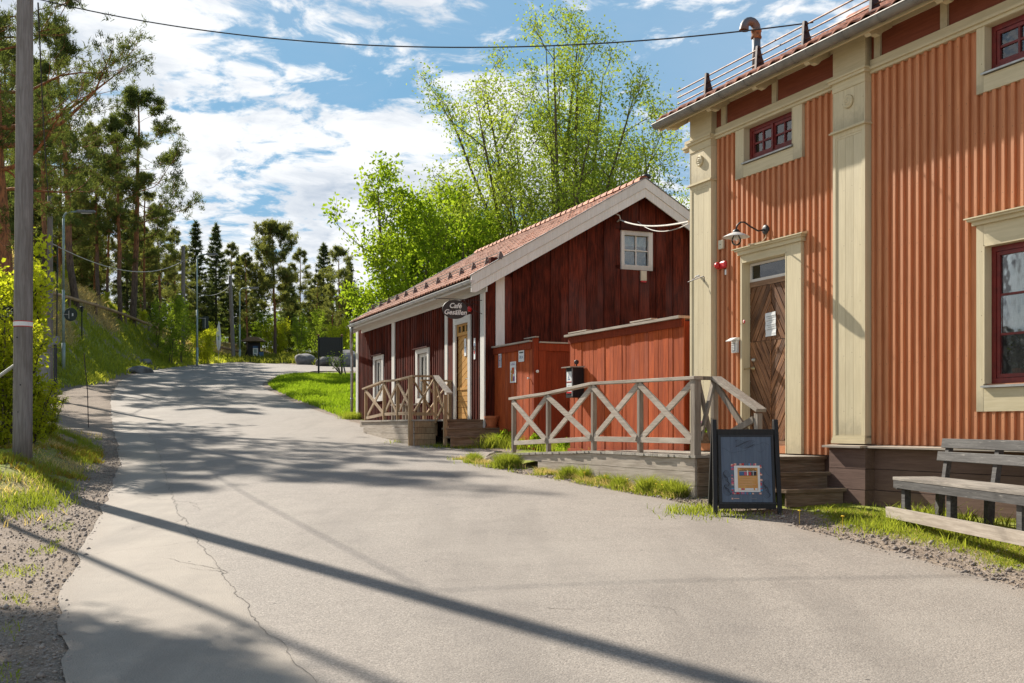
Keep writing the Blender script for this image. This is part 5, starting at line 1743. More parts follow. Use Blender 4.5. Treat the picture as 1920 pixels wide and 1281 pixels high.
# windows on the road side
for w, wd_ in ((w1, 0.13), (w2, 0.13)):
    for a, b, z0, z1, mt in ((w['s0'] - wd_, w['s0'] + .01, w['z0'] - .12, w['z1'] + .12, 'white'), (w['s1'] - .01, w['s1'] + wd_, w['z0'] - .12, w['z1'] + .12, 'white'),
                         (w['s0'] + .011, w['s1'] - .011, w['z0'] - .12, w['z0'], 'white_x'), (w['s0'] + .011, w['s1'] - .011, w['z1'], w['z1'] + .12, 'white_x')):
        bx('casing_board', cafe, a, b, 0.031, 0.066, z0, z1, mt)
    bx('drip_board', cafe, w['s0'] - wd_ - .05, w['s1'] + wd_ + .05, 0.031, 0.13, w['z1'] + .122, w['z1'] + .145, 'falu')
    window_glazing(cafe, w['s0'] + .003, w['s1'] - .003, w['z0'] + .003, w['z1'] - .003, 0.0, 1, 1, 2, 'white', frame=0.04)
    mb = MB(); n = 30; V = []
    for q in range(n + 1):
        x = w['s0'] + (w['s1'] - w['s0']) * q / n; y = -0.12 + .01 * sin(q * 1.5)
        V += [(x, y, w['z0']), (x, y, w['z0'] + (w['z1'] - w['z0']) * .42)]
    mb.add(V, [(2 * q, 2 * q + 2, 2 * q + 3, 2 * q + 1) for q in range(n)]); mb.build('curtain', 'curtain', cafe)
# yellow door
yd = bpy.data.objects.new('door', None); COL.objects.link(yd); yd.parent = cafe; yd['z0'] = CZ
yd['label'] = 'ochre yellow panelled door with three small panes above'
for a, b, z0, z1, mt in ((cd0 - .15, cd0 + .004, DK, cdt + .16, 'white'), (cd1 - .004, cd1 + .15, DK, cdt + .16, 'white'), (cd0 + .005, cd1 - .005, cdt, cdt + .16, 'white_x')):
    bx('casing_board', cafe, a, b, 0.031, 0.068, z0, z1, mt)
lt = Cp(870, 629)[1]       # top of the leaf
tz0, tz1 = Cp(870, 622.5)[1], Cp(870, 610.5)[1]
mb = MB()
mb.box(cd0 + .006, cd1 - .006, -0.03, 0.02, lt + .003, tz0); mb.box(cd0 + .006, cd1 - .006, -0.03, 0.02, tz1, cdt - .003)
pw_ = (cd1 - cd0 - .012 - 4 * .06) / 3
xs_ = [cd0 + .006 + i * (pw_ + .06) for i in range(4)]
for x in xs_: mb.box(x, x + .06, -0.03, 0.02, tz0, tz1)
mb.build('transom_frame', 'yellow', yd)
for x in xs_[:3]: bx('pane', yd, x + .06, x + .06 + pw_, -.008, -.004, tz0, tz1, 'glass')
mb = MB(); mb.box(cd0 + .006, cd1 - .006, -0.045, -0.02, DK + .02, lt); mb.build('leaf', 'yellow', yd)
zsplit = DK + (lt - DK) * 0.37
bx('rail', yd, cd0 + .01, cd1 - .01, -0.0195, 0.012, zsplit - .03, zsplit + .03, 'yellow')
for k in range(6):     # slanting upper boards
    wv = 0.19
    poly = [(cd0 - 0.3 + k * .0, 0), (0, 0)]
for k in range(-2, 11):
    z0 = zsplit + .032 + k * 0.16
    poly = [(cd0 + .01, z0 + .30), (cd1 - .01, z0 - 0.02), (cd1 - .01, z0 + 0.125), (cd0 + .01, z0 + .445)]
    poly = clip_poly(poly, cd0 + .009, cd1 - .009, zsplit + .032, lt - .002)
    if len(poly) >= 3:
        mb = MB(); mb.prism(poly, -0.0195, -0.008, 'y'); mb.build('panel', 'yellow', yd)
for k in range(5):
    h = (zsplit - .032 - DK - .03) / 5
    bx('panel', yd, cd0 + .01, cd1 - .01, -0.0195, -0.006, DK + .03 + k * h, DK + .03 + (k + 1) * h - .012, 'yellow')
mb = MB(); hs, hz = Cp(881, 710)
mb.lathe([(0.02, 0), (0.02, .012), (.01, .015), (.01, .05)], (cd0 + .07, -0.005, hz), 10, 'y'); mb.tube([(cd0 + .07, .045, hz), (cd0 + .19, .045, hz)], .009, 6); mb.build('handle', 'steel', yd)
t = bx('door_notice', None, -.07, .07, 0, .004, -.2, .2, 'paper'); s, z = Cp(876.5, 667, 0); t.location = C.w((cd0 + cd1) / 2 - .16, 0.0, z); t.rotation_euler = (0, 0, C.rot)
tag(t, 'narrow white notice with a small picture on the yellow cafe door', 'notice')
bx('picture', t, .03, .11, .0045, .0055, .08, .2, 'blue_sign')
for k in range(2):
    t = bx('wall_plate', None, -.05, .05, 0, .008, -.15, .15, 'paper'); z = Cp(892, 659 + k * 14.5, 0.04)[1]
    t.location = C.w(C.s(891.5, .035), 0.0345, z - 0.0); t.rotation_euler = (0, 0, C.rot)
    tag(t, ('upper', 'lower')[k] + ' narrow white plate on the dark red wall beside the yellow door', 'plate')
    bx('emblem', t, .02, .08, .0085, .0095, .12, .19, ('blue_sign', 'red_plastic')[k])

# eaves, roof, bargeboards
S0, S1 = -0.34, C.s(656.5, .43)
eC = Vector((C.u[0] * -C.o[0] + C.u[1] * -C.o[1], C.n[0] * -C.o[0] + C.n[1] * -C.o[1], EYE))
und = tiled_roof(cafe, S0 + 0.02, S1 - 0.02, CE_O, CE_Z + 0.05, CT, CR_O, 'tile_cafe', eC, tw=0.20, tl=0.33, seed=5)
und.build('roof_boarding', 'white_x', cafe)
mb = MB(); rz = CE_Z + 0.05 + (CE_O - CR_O) * CT
mb.prism([(CR_O, rz), (-Wd - .38, CE_Z + .05), (-Wd - .38, CE_Z), (CR_O, rz - .05)], S0 + .02, S1 - .02, 'x'); mb.build('rear_roof_slope', 'tile_cafe', cafe)
n = int((S1 - S0) / 0.33)
rmb = MB(); 
V = []; F = []
m_ = 7
for j, (x, r) in enumerate(((0, 0.125), (0.37, 0.10))):
    for i in range(m_ + 1):
        a = pi * i / m_
        V.append((x, r * cos(a), r * sin(a) - 0.03))
for i in range(m_): F.append((i, i + 1, m_ + 2 + i, m_ + 1 + i))
F4 = list(F)
F4.append((0, 2, 5, 7)); F4.append((0, 1, 2, 2)) if False else None
rme = np_mesh('ridge_tile', np.array(V), np.array([f for f in F4 if f]), 'tile_cafe')
for k in range(n):
    place('ridge_tile', rme, cafe, (S0 + .05 + k * 0.335, CR_O, rz + 0.03 + rnd.uniform(-.004, .004) - CZ), (0, R(-1.5), rnd.uniform(-.02, .02)))
# bargeboards in two widths, both slopes, both gables
for sa, first in ((S0, True), (S1 - 0.03, False)):
    for sg in (1, -1):
        for (u0, u1, dx) in ((0.02, 0.235, -0.018), (0.24, 0.44, 0.0)):
            ylo = CE_O + 0.06 if sg == 1 else -Wd - CE_O - 0.06
            zlo = CE_Z + 0.115 - 0.06 * CT; zhi = rz + 0.065
            p = [(ylo, zlo - u0), (CR_O, zhi - u0), (CR_O, zhi - u1), (ylo, zlo - u1)]
            if u1 > .3: p = [(ylo, zlo - u0), (CR_O, zhi - u0), (CR_O, zhi - u1), (ylo - sg * 0.10, zlo + 0.10 * CT - u1), (ylo, zlo - u1 + 0.06)]
            mb = MB(); mb.prism(p, sa + (dx if first else -dx), sa + 0.03, 'x'); mb.build('bargeboard', 'white', cafe)
    for sg in (1, -1):
        ylo = CE_O + 0.08 if sg == 1 else -Wd - CE_O - 0.08
        zlo = CE_Z + 0.115 - 0.08 * CT; zhi = rz + 0.07
        mb = MB(); mb.prism([(ylo, zlo + .0), (CR_O, zhi + .0), (CR_O, zhi - .018), (ylo, zlo - .018)], sa - 0.035, sa + 0.05, 'x'); mb.build('verge_flashing', 'lamp_head', cafe)
    # soffit behind
mb = MB()
mb.prism([(CE_O, CE_Z - .06), (CR_O, rz - .15), (CR_O, rz - .18), (CE_O, CE_Z - .09)], S0 + .031, -0.03, 'x')
mb.prism([(-Wd - CE_O, CE_Z - .06), (CR_O, rz - .15), (CR_O, rz - .18), (-Wd - CE_O, CE_Z - .09)], S0 + .031, -0.03, 'x')
mb.build('soffit', 'white_x', cafe)
mb = MB(); mb.box(S0 + .03, S1 - .03, 0.065, CE_O - 0.03, CE_Z - .16, CE_Z - .13); mb.box(S0 + .03, S1 - .03, 0.063, .085, CE_Z - .27, CE_Z - .161)
mb.build('eaves_board', 'white_x', cafe)
mb = MB(); mb.box(S0 + .03, S1 - .03, CE_O - .029, CE_O - .005, CE_Z - .16, CE_Z + .01); mb.build('fascia', 'white_x', cafe)
gutter(cafe, S0 - 0.02, S1 + 0.05, CE_O + 0.05, CE_Z - 0.045, 0.062, 'gutter_pale', [S0 + .5 + k * .9 for k in range(13)])
# downpipe at the far corner
mb = MB(); sd = CL + 0.12
mb.tube([(S1 - .15, CE_O + .05, CE_Z - .09), (S1 - .15, CE_O + .05, CE_Z - .28), (sd, 0.12, CE_Z - .75), (sd, 0.10, CE_Z - .95), (sd, 0.10, 1.95)], 0.045, 10)
for z in (CE_Z - 1.4, CE_Z - 2.3): mb.tube([(sd, .10, z), (sd, .10, z + .05)], 0.055, 10)
mb.build('downpipe', 'steel', cafe, smooth=True)
# metal flue
t = thing('metal_flue', 'grey metal flue with a dark cap behind the cafe ridge', 'chimney', tuple(C.w(1.0, -4.7, ridge_z - 0.55)))
sfl = gF.s(1212, 1.0)
t.location = C.w(1.0, -sfl, ridge_z - 0.55)
zt_ = gF.z(1212, 333, 1.0) - (ridge_z - 0.55)
mb = MB(); mb.tube([(0, 0, 0), (0, 0, zt_)], 0.075, 14); mb.build('pipe', 'pipe', t, smooth=True)
mb = MB(); mb.lathe([(0.09, zt_ - .03), (0.115, zt_), (0.115, zt_ + .03), (0.08, zt_ + .07), (0.01, zt_ + .085)], (0, 0, 0), 16); mb.build('cap', 'black', t, smooth=True)
mb = MB(); mb.box(-.0, .34, -.15, .15, -0.1, zt_ * .62); mb.build('housing', 'pipe', t)

# snow guard along the cafe eaves
og = CE_O - 0.62
zg = CE_Z + .05 + (CE_O - og) * CT + .03
sg_ = thing('snow_guard', 'low iron snow guard with many brackets across the clay cafe roof', 'snow rail', tuple(C.w(0, og, zg)), C.rot)
mb = MB(); mb.tube([(S0 + .1, 0.01, .16), (S1 - .1, .01, .16)], .012, 5); mb.tube([(S0 + .1, 0.02, .09), (S1 - .1, .02, .09)], .010, 5); mb.build('rail', 'steel', sg_)
bme = MB(); bme.prism([(-.07, .04), (.08, -.045), (.035, .17), (-.005, .17)], -.010, .010, 'x'); bme.box(-.05, .05, -.002, .03, .0, .03)
bme = bme.mesh('bracket', M['guard'])
for px in (939.5, 914, 889, 866, 844.5, 822, 800, 779, 762, 745.5, 729.5, 714.5, 700):
    place('bracket', bme, sg_, (C.s(px, og), 0, 0))

# swinging oval sign
ay = 0.0
t = thing('oval_sign', 'dark oval hanging sign reading Café Gesällen beside the yellow door', 'sign', tuple(C.w(0.02, 0.0, C.z(870, 561, .5))), C.rot)
b_o = [gF.s(p, 0.02) for p in (829.5, 876.5)]
yc = -(b_o[0] + b_o[1]) / 2
zc_ = gF.z(853, 580.5, .02) - gF.z(853, 561, .02)
mb = MB(); mb.tube([(0, .03, 0.0), (0, 1.15, 0.0)], .008, 6); mb.tube([(0, .05, -.30), (-.0, .25, -.22), (0, .45, -.05), (0, .5, 0)], .007, 6)
mb.tube([(0, .30, -.02), (0, .36, -.09), (0, .44, -.10), (0, .47, -.03), (0, .42, .0)], .006, 6)
mb.build('bracket', 'iron', t)
rw, rh = (b_o[1] - b_o[0]) / 2, 0.205
board = MB(); n = 40
board.prism([(yc + rw * cos(2 * pi * i / n), zc_ + rh * sin(2 * pi * i / n)) for i in range(n)], -.015, .015, 'x'); board.build('board', 'black', t)
for yy in (yc - .12, yc + .12):
    mb = MB(); mb.tube([(0, yy, 0), (0, yy, zc_ + rh - .03)], .004, 5); mb.build('chain', 'iron', t)
for txt, dzt, sz in (('Café', .075, .15), ('Gesällen', -.065, .15)):
    me = text_mesh(txt, sz, 'white_plastic', shear=.25, extrude=.002, offset=.003)
    o = place('lettering', me, t, (-.018, yc, zc_ + dzt), (R(90), 0, R(-90)))
# small string of festoon by the corner board
t = thing('red_wall_lantern', 'small red lantern on a curved iron arm above the cafe door', 'lantern', tuple(C.w(0.35, 0.03, gF.z(888, 573, 0))), C.rot)
mb = MB(); mb.tube([(0, 0, .05), (0, .12, .09), (0, .2, .02)], .008, 6); mb.build('arm', 'iron', t)
mb = MB(); mb.lathe([(.03, .02), (.05, -.01), (.05, -.07), (.03, -.10)], (0, .2, 0), 12); mb.build('shade', 'red_plastic', t, smooth=True)

# siren box under the gable window, bracket with cables
g_, z = Gp(1205, 519, .04)
t = thing('siren_box', 'cream siren box with a red foot under the small gable window', 'alarm', tuple(C.w(-.045, -g_, z)), C.rot)
mb = MB(); mb.box(-.06, 0, -.075, .075, -.10, .13); mb.build('body', 'cream_plastic', t, bevel=.008)
mb = MB(); mb.box(-.055, -.002, -.065, .065, -.135, -.101); mb.build('lens', 'red_plastic', t)

# ================================================================ left enclosure between cafe and fence
g0 = gx(928)
A = C.w(0, -g0)
E = Fr(A[0], A[1], *HU)       # same direction as the fence; s runs away, so the near end is negative
E_len = E.s(1000, 0.0)
enc = thing('plank_enclosure', 'weathered orange-red plank enclosure with a side door standing against the cafe gable', 'shed', (A[0], A[1], 1.12), E.rot, world_z=True)
et = E.z(960, 645.5, 0.03)
s = -0.02
mb = MB(); mb.box(E_len, -0.02, -0.06, -0.0, 1.15, et - .08); mb.build('backing', 'falu_mid', enc)
k = 0
while s > E_len + 0.02:
    w = (0.15, 0.13, 0.17)[k % 3]; k += 1
    a = max(s - w, E_len)
    bx('plank', enc, a + .002, s - .003, .001, .022 + rnd.uniform(-.003, .006), 1.15, et - .03, 'falu_light' if k > 3 else 'falu_light')
    s -= w
bx('rail', enc, E_len, -.02, .031, .055, et - .16, et - .025, 'falu_mid')
bx('cap', enc, E_len - .02, 0.0, -.09, .10, et - .022, et + .012, 'grey_x')
bx('post', enc, E_len - .09, E_len - .003, -.075, .03, 1.13, et + .05, 'falu_mid')
bx('cap_cleat', enc, E_len - .20, E_len + .35, -.03, .05, et + .055, et + .075, 'grey_x')
# side door facing the camera: boards run along local -y
xd = E_len - .06
mb = MB(); mb.box(xd + .0, xd + .04, -2.0, -.077, 1.15, et - .06); mb.build('door_backing', 'falu_mid', enc)
k = 0; y = -.08
while y > -2.0:
    w = (0.16, 0.13, 0.15)[k % 3]; k += 1
    bx('plank', enc, xd - .022 + rnd.uniform(-.003, .003), xd - .001, y - w + .003, y, 1.17, et - .06, 'falu_mid')
    y -= w
for z0, z1 in ((et - .20, et - .05), (1.98, 2.12)):
    bx('door_ledge', enc, xd - .045, xd - .026, -2.0, -.08 if z0 > 2.5 else -.75, z0, z1, 'falu_mid')
bx('door_ledge', enc, xd - .046, xd - .026, -.23, -.08, 1.17, et - .205, 'falu_mid')
bx('cap', enc, xd - .07, xd + .07, -2.0, -.09, et - .048, et - .02, 'grey_y')
mb = MB(); mb.lathe([(.012, 0), (.03, -.03), (.03, -.05), (.004, -.06)], (xd - .03, -.03, et - .62), 10, 'x'); mb.build('knob', 'white_plastic', enc)
mb = MB(); mb.lathe([(.012, 0), (.022, .03), (.022, .045), (.004, .05)], (E_len + .12, .026, et - .75), 10, 'y'); mb.build('knob', 'white_plastic', enc)
# signs on it
def flat_sign(name, lab, px, py, w, h, mats, cat='sign'):
    s_, z_ = E.hit(px, py, .035)
    t = bx(name, None, 0, w, 0, .004, 0, h, 'paper')
    t.location = E.w(s_ - w / 2, .034, z_ - h / 2); t.rotation_euler = (0, 0, E.rot)
    tag(t, lab, cat)
    for (a, b, c, d, mm) in mats:
        bx('print', t, a * w, b * w, .0045, .0056, c * h, d * h, mm)
    return t
flat_sign('flag_sticker', 'small white plate with red and blue stripes on the enclosure planks', 937.5, 676.5, .16, .29, [(.45, .62, .08, .45, 'red_plastic'), (.45, .62, .58, .93, 'red_plastic'), (.05, .22, .05, .95, 'blue_sign'), (.80, .95, .05, .95, 'blue_sign'), (.42, .66, .46, .56, 'black')])
flat_sign('ice_cream_poster', 'tall white poster with a yellow and pink picture on the enclosure', 962, 698, .30, .44, [(.2, .5, .08, .3, 'flower'), (.5, .85, .08, .42, 'yellow'), (.3, .7, .42, .72, 'orange_red'), (.5, .85, .45, .60, 'yellow'), (.2, .8, .84, .87, 'flower'), (.2, .7, .91, .93, 'flower')], 'poster')
t = flat_sign('round_badge_sign', 'white sign with dark header and green mark on the enclosure', 977.5, 667, .27, .25, [(.12, .85, .70, .80, 'sign_back'), (.66, .80, .25, .52, 'lamp_green')])
o = place('lettering', text_mesh('ICA', .075, 'blue_sign', extrude=.0008), t, (.11, .006, .09), (R(90), 0, R(180)))

# cable bundle from the cafe gable to the orange house
g_, z = Gp(1160, 413, .05)
pA = C.w(-.10, -g_, z); pB = H.w(0.05, 0.02, H.z(1296, 415, 0))
t = thing('cable_bracket', 'curved pale conduit bracket holding cables on the cafe gable', 'bracket', tuple(pA), C.rot)
mb = MB(); mb.tube([(.09, .03, -.03), (0, .03, -.03), (-.03, 0, .02), (-.02, .02, .09), (0, .12, .14), (0.02, .2, .12)], .016, 8); mb.build('conduit', 'wire_pale', t, smooth=True)


def cable(name, lab, a, b, sag, r, mat, n=24, cat='cable', group=None):
    a = Vector(a); b = Vector(b)
    pts = []
    for i in range(n + 1):
        t = i / n
        p = a.lerp(b, t); p.z -= sag * 4 * t * (1 - t)
        pts.append(p - a)
    mb = MB(); mb.tube(pts, r, 6)
    o = mb.build(name, mat, None)
    o.location = a
    tag(o, lab, cat, group)
    return o


cable('overhead_cable', 'thick pale cable sagging from the gable bracket to the orange house corner', pA, pB, .10, .015, 'wire_pale')
cable('overhead_cable', 'thin pale cable looping just under the thick one by the gable', pA + Vector((.4, -.1, -.06)), pB + Vector((0, 0, -.03)), .16, .008, 'wire_pale')

# ================================================================ cafe deck, railing and steps
ODc = 1.42
cd = thing('cafe_deck', 'low timber deck and ramp in front of the cafe with three brown steps', 'deck', tuple(C.w(0.62, ODc, 1.2)), C.rot, world_z=True)
sp = {k: C.s(px, ODc) for k, px in dict(a=686.3, b=720.5, c=746, d=776).items()}
sD = sp['d']
def rc(s, o): return (s - 0.62, o - ODc)
s = 0.0
zc = lambda s: DK if s < sp['b'] else DK - 0.03
while s < sp['b']:
    y1 = rc(0, ODc + .06)[1] if s > sD - .1 else rc(0, .95)[1]
    bx('plank', cd, rc(s, 0)[0], rc(s + .125, 0)[0] - .006, rc(0, .035)[1], y1, DK - .036, DK + rnd.uniform(-.002, .002), 'tan_x' if False else 'grey_y')
    s += .131
mb = MB(); mb.prism([(rc(sp['b'], 0)[0] + .01, DK - .04), (rc(sp['b'], 0)[0] + .01, DK), (rc(sp['a'] + .4, 0)[0], DK - .0 + 0.0), (rc(sp['a'] + .4, 0)[0], DK - .04)], rc(0, .04)[1], .06, 'y'); mb.build('ramp_board', 'grey_x', cd)
hgt = lambda s: gz(*C.w(s, ODc)[:2]) - .05
for k in range(4):
    z1 = DK - .04 - k * .135; z0 = z1 - .128
    e = sp['a'] + .5 - k * .35
    if e > sD + .2:
        bx('side_board', cd, rc(sD - .04, 0)[0], rc(e, 0)[0], .0, .03, z0, z1, 'grey_x')
    bx('end_board', cd, rc(sD - .08, 0)[0], rc(sD - .05, 0)[0], rc(0, .95)[1], -.0, z0, z1, 'tan_z')
for k, (sn, zt_, o0, o1) in enumerate(((0.0, DK, 0.035, .96), (-.28, DK - .18, -.25, 1.0), (-.56, DK - .36, -.35, 1.0))):
    if k == 0:
        bx('riser', cd, rc(sn, 0)[0] - .03, rc(sn, 0)[0] - .004, rc(0, -.02)[1], rc(0, .94)[1], DK - .18, DK - .04, 'step')
        bx('tread', cd, rc(sn, 0)[0] - .05, rc(sn, 0)[0] - .002, rc(0, -.02)[1], rc(0, .96)[1], DK - .0355, DK + .002, 'step')
    else:
        bx('tread', cd, rc(sn, 0)[0] - .04, rc(sn + .245, 0)[0], rc(0, o0)[1], rc(0, o1)[1], zt_ - .036, zt_, 'step')
        bx('riser', cd, rc(sn, 0)[0] - .01, rc(sn, 0)[0] + .015, rc(0, o0 + .01)[1], rc(0, o1 - .02)[1], zt_ - .22, zt_ - .037, 'step')

cr = thing('cafe_railing', 'tanned timber railing with crossed braces round the cafe deck', 'railing', tuple(C.w(sD, ODc, 1.25)), C.rot, world_z=True)
def q3(s, o, z): return (s - sD, o - ODc, z)
tops = {'a': C.z(686.3, 728, ODc), 'b': C.z(720.5, 714, ODc), 'c': C.z(746, 711.5, ODc), 'd': C.z(776, 704, ODc)}
for k in 'abcd':
    w = .045 if k == 'd' else .035
    zb = {'a': 1.72, 'b': DK - .02, 'c': DK - .02, 'd': 1.18}[k]
    mb = MB(); x, y, _ = q3(sp[k], ODc, 0); mb.box(x - w, x + w, (.032 if k == 'd' else -w), (.032 + 2 * w if k == 'd' else w), zb, tops[k] - .035); mb.build('post', 'tan_z', cr, bevel=.004)
for a, b in (('d', 'c'), ('c', 'b'), ('b', 'a')):
    sa, sb = sp[a], sp[b]
    y_ = ODc
    mb = MB(); mb.beam(q3(sa - (.07 if a == 'd' else 0), y_, tops[a] - .015), q3(sb + (.18 if b == 'a' else 0), y_, tops[b] - .015), .12, .04); mb.build('hand_rail', 'tan_x', cr)
    zb0 = DK + .14; zb1 = DK + .14 if b != 'a' else DK + .06
    mb = MB(); mb.beam(q3(sa + .04, y_, zb0), q3(sb - .04, y_, zb1), .035, .07); mb.build('lower_rail', 'tan_x', cr)
    mb = MB(); mb.beam(q3(sa + .04, y_ + .02, zb0 + .03), q3(sb - .04, y_ + .02, tops[b] - .06), .028, .075); mb.build('brace', 'tan_x', cr)
    mb = MB(); mb.beam(q3(sa + .04, y_ - .012, tops[a] - .06), q3(sb - .04, y_ - .012, zb1 + .03), .028, .075); mb.build('brace', 'tan_x', cr)
oe = 0.93
td = tops['d']
mb = MB(); mb.beam(q3(sD, ODc + .03, td - .015), q3(sD, oe, td - .015), .11, .04); mb.build('hand_rail', 'tan_z', cr)
mb = MB(); mb.box(-.035, .035, oe - ODc - .035, oe - ODc + .035, DK - .35, td - .036); mb.build('post', 'tan_z', cr)
for z0, z1, dx in ((DK + .12, td - .07, -.02), (td - .07, DK + .12, .015)):
    mb = MB(); mb.beam(q3(sD + dx, ODc + .03, z0), q3(sD + dx, oe + .035, z1), .028, .07, (1, 0, 0)); mb.build('brace', 'tan_z', cr)
mb = MB(); mb.beam(q3(sD - .0, ODc + .03, DK + .12), q3(sD, oe + .036, DK + .12), .035, .07); mb.build('lower_rail', 'tan_z', cr)
se = -.28; ze = C.z(840, 738, oe)
mb = MB(); mb.beam(q3(sD - .04, oe, td - .01), q3(se - .07, oe, ze), .13, .04); mb.build('hand_rail', 'grey_x', cr)
mb = MB(); mb.box(se - sD - .035, se - sD + .035, oe - ODc - .035 + .075, oe - ODc + .035 + .075, 1.2, ze - .025); mb.build('post', 'tan_z', cr)
for z0, z1, dy in ((td - .10, DK - .2, 0), (DK - .1, ze - .08, .03)):
    mb = MB(); mb.beam(q3(sD - .04, oe + dy, z0), q3(se + .04, oe + dy, z1), .028, .07); mb.build('brace', 'tan_z', cr)
# rail behind, closing the ramp off from the door
sb_ = 2.1
zb_ = C.z(815, 710, .7)
for y0 in (.10, .72):
    mb = MB(); x, y, _ = q3(sb_, y0, 0); mb.box(x - .035, x + .035, y - .035, y + .035, DK, zb_ - .036); mb.build('post', 'tan_z', cr)
mb = MB(); mb.beam(q3(sb_, .04, zb_ - .015), q3(sb_, .80, zb_ - .015), .11, .04); mb.build('hand_rail', 'tan_z', cr)
for z0, z1, dx in ((DK + .12, zb_ - .07, -.02), (zb_ - .07, DK + .12, .015)):
    mb = MB(); mb.beam(q3(sb_ + dx, .135, z0), q3(sb_ + dx, .685, z1), .028, .07, (1, 0, 0)); mb.build('brace', 'tan_z', cr)
# small bench on the deck
bn = thing('deck_bench', 'small grey bench with a plank back on the cafe deck behind the railing', 'bench', tuple(C.w(4.2, .55, DK)), C.rot)
for y0 in (-.2, -.05, .10): bx('seat_board', bn, -.6, .6, y0, y0 + .13, .38, .41, 'grey_x')
for x in (-.5, .5):
    mb = MB(); mb.box(x - .03, x + .03, -.2, -.14, 0, .38); mb.build('leg', 'grey_z', bn)
    mb = MB(); mb.box(x - .03, x + .03, .17, .23, 0, .38); mb.build('leg', 'grey_z', bn)

# terracotta pot on the second step
t = thing('flower_pot', 'empty terracotta flower pot with saucer on the cafe step', 'pot', tuple(C.w(-.19, -.08, DK - .18)))
mb = MB(); mb.lathe([(.10, .012), (.145, .20), (.165, .20), (.165, .255), (.15, .255), (.14, .20), (.11, .05)], (0, 0, 0), 20); mb.build('pot', 'terracotta', t)
mb = MB(); mb.lathe([(.13, 0), (.15, .03), (.14, .03), (.12, .011)], (0, 0, 0), 20); mb.build('saucer', 'terracotta', t)


# ================================================================ sandwich board
def pos(px, Y): return (px - 960) / 2000 * Y


def hill_Y(px, py, lo=46, hi=98):
    """distance at which the ground first shows at that height in the sight line"""
    Y = np.linspace(lo, hi, 1500)
    z = ground_z((px - 960) / 2000 * Y, Y)
    ay = 800 - (z - EYE) / Y * 2000
    i = np.where(ay <= py)[0]
    return float(Y[i[0]]) if len(i) else float(Y[int(np.argmin(ay))])



sbx, sby = pos(1396, 11.45), 11.45
t = thing('sandwich_board', 'black folding pavement sign with a poster on slate-blue boards before the wooden steps', 'sign', (sbx, sby, gz(sbx, sby) - .005), R(-3))
Wb, Hb = .345, .90
# front and back leaves leaning together; local y away from the camera
for nm, y0, y1 in (('front', -.20, -.02), ('back', .24, .03)):
    lean = (y1 - y0) / .98
    yy = lambda z: y0 + lean * z
    for sx in (-1, 1):
        x = sx * (Wb - .02)
        mb = MB(); mb.beam((x + sx * .012, yy(0), 0), (x, yy(1.0), 1.0), .045, .05, (0, 1, 0)); mb.build('leg', 'blackwood', t, bevel=.004)
    for z0, z1 in ((.06, .13), (.83, .90)):
        mb = MB(); mb.beam((-Wb + .045, yy((z0 + z1) / 2) - .001, (z0 + z1) / 2), (Wb - .045, yy((z0 + z1) / 2) - .001, (z0 + z1) / 2), .03, z1 - z0); mb.build('cross_rail', 'blackwood', t, bevel=.003)
    mb = MB(); e = .0 if nm == 'front' else 0
    mb.add([(-Wb + .05, yy(.13) - .004, .13), (Wb - .05, yy(.13) - .004, .13), (Wb - .05, yy(.83) - .004, .83), (-Wb + .05, yy(.83) - .004, .83),
            (-Wb + .05, yy(.13) + .008, .13), (Wb - .05, yy(.13) + .008, .13), (Wb - .05, yy(.83) + .008, .83), (-Wb + .05, yy(.83) + .008, .83)],
           [(0, 1, 2, 3), (7, 6, 5, 4), (0, 4, 5, 1), (1, 5, 6, 2), (2, 6, 7, 3), (3, 7, 4, 0)])
    mb.build('panel_back', 'black', t)
fl = bpy.data.objects.new('display', None); COL.objects.link(fl); fl.parent = t
lean0 = atan2(.18, .98)
fl.location = (0, -.20 + .18 / .98 * .13 - .012, .13); fl.rotation_euler = (-lean0, 0, 0)
# in display axes: x right, z up, facing -y
def dp(x0, x1, z0, z1, y, mat, name='print'):
    return bx(name, fl, x0, x1, -y - .0012, -y, z0, z1, mat)
M['slate_print'] = wood('slate_blue_print', (0.115, 0.15, 0.20), (0.085, 0.11, 0.155), VERT, .55, .04, bstr=.1)
M['slate_line'] = plain('dark_print_line', (.03, .035, .05), .6)
M['sheet_orange'] = plain('orange_print', (.62, .33, .10), .7, col2=(.55, .26, .07), scale=9)
M['print_pink'] = plain('pink_print', (.50, .10, .16), .7)
M['print_cyan'] = plain('cyan_print', (.06, .28, .50), .7)
M['print_peach'] = plain('peach_print', (.72, .42, .32), .7)
W2 = .265; H2 = .70
for k in range(5):
    dp(-W2 + k * .106 + .0006, -W2 + (k + 1) * .106 - .0006, .0, H2, .0, 'slate_print', 'board')
for x0, x1, z0, z1 in ((-.292, -W2 - .001, -.02, H2 + .02), (W2 + .001, .292, -.02, H2 + .02), (-W2, W2, H2 + .001, H2 + .02), (-W2, W2, -.02, -.001)):
    dp(x0, x1, z0, z1, .008, 'black', 'inner_frame')
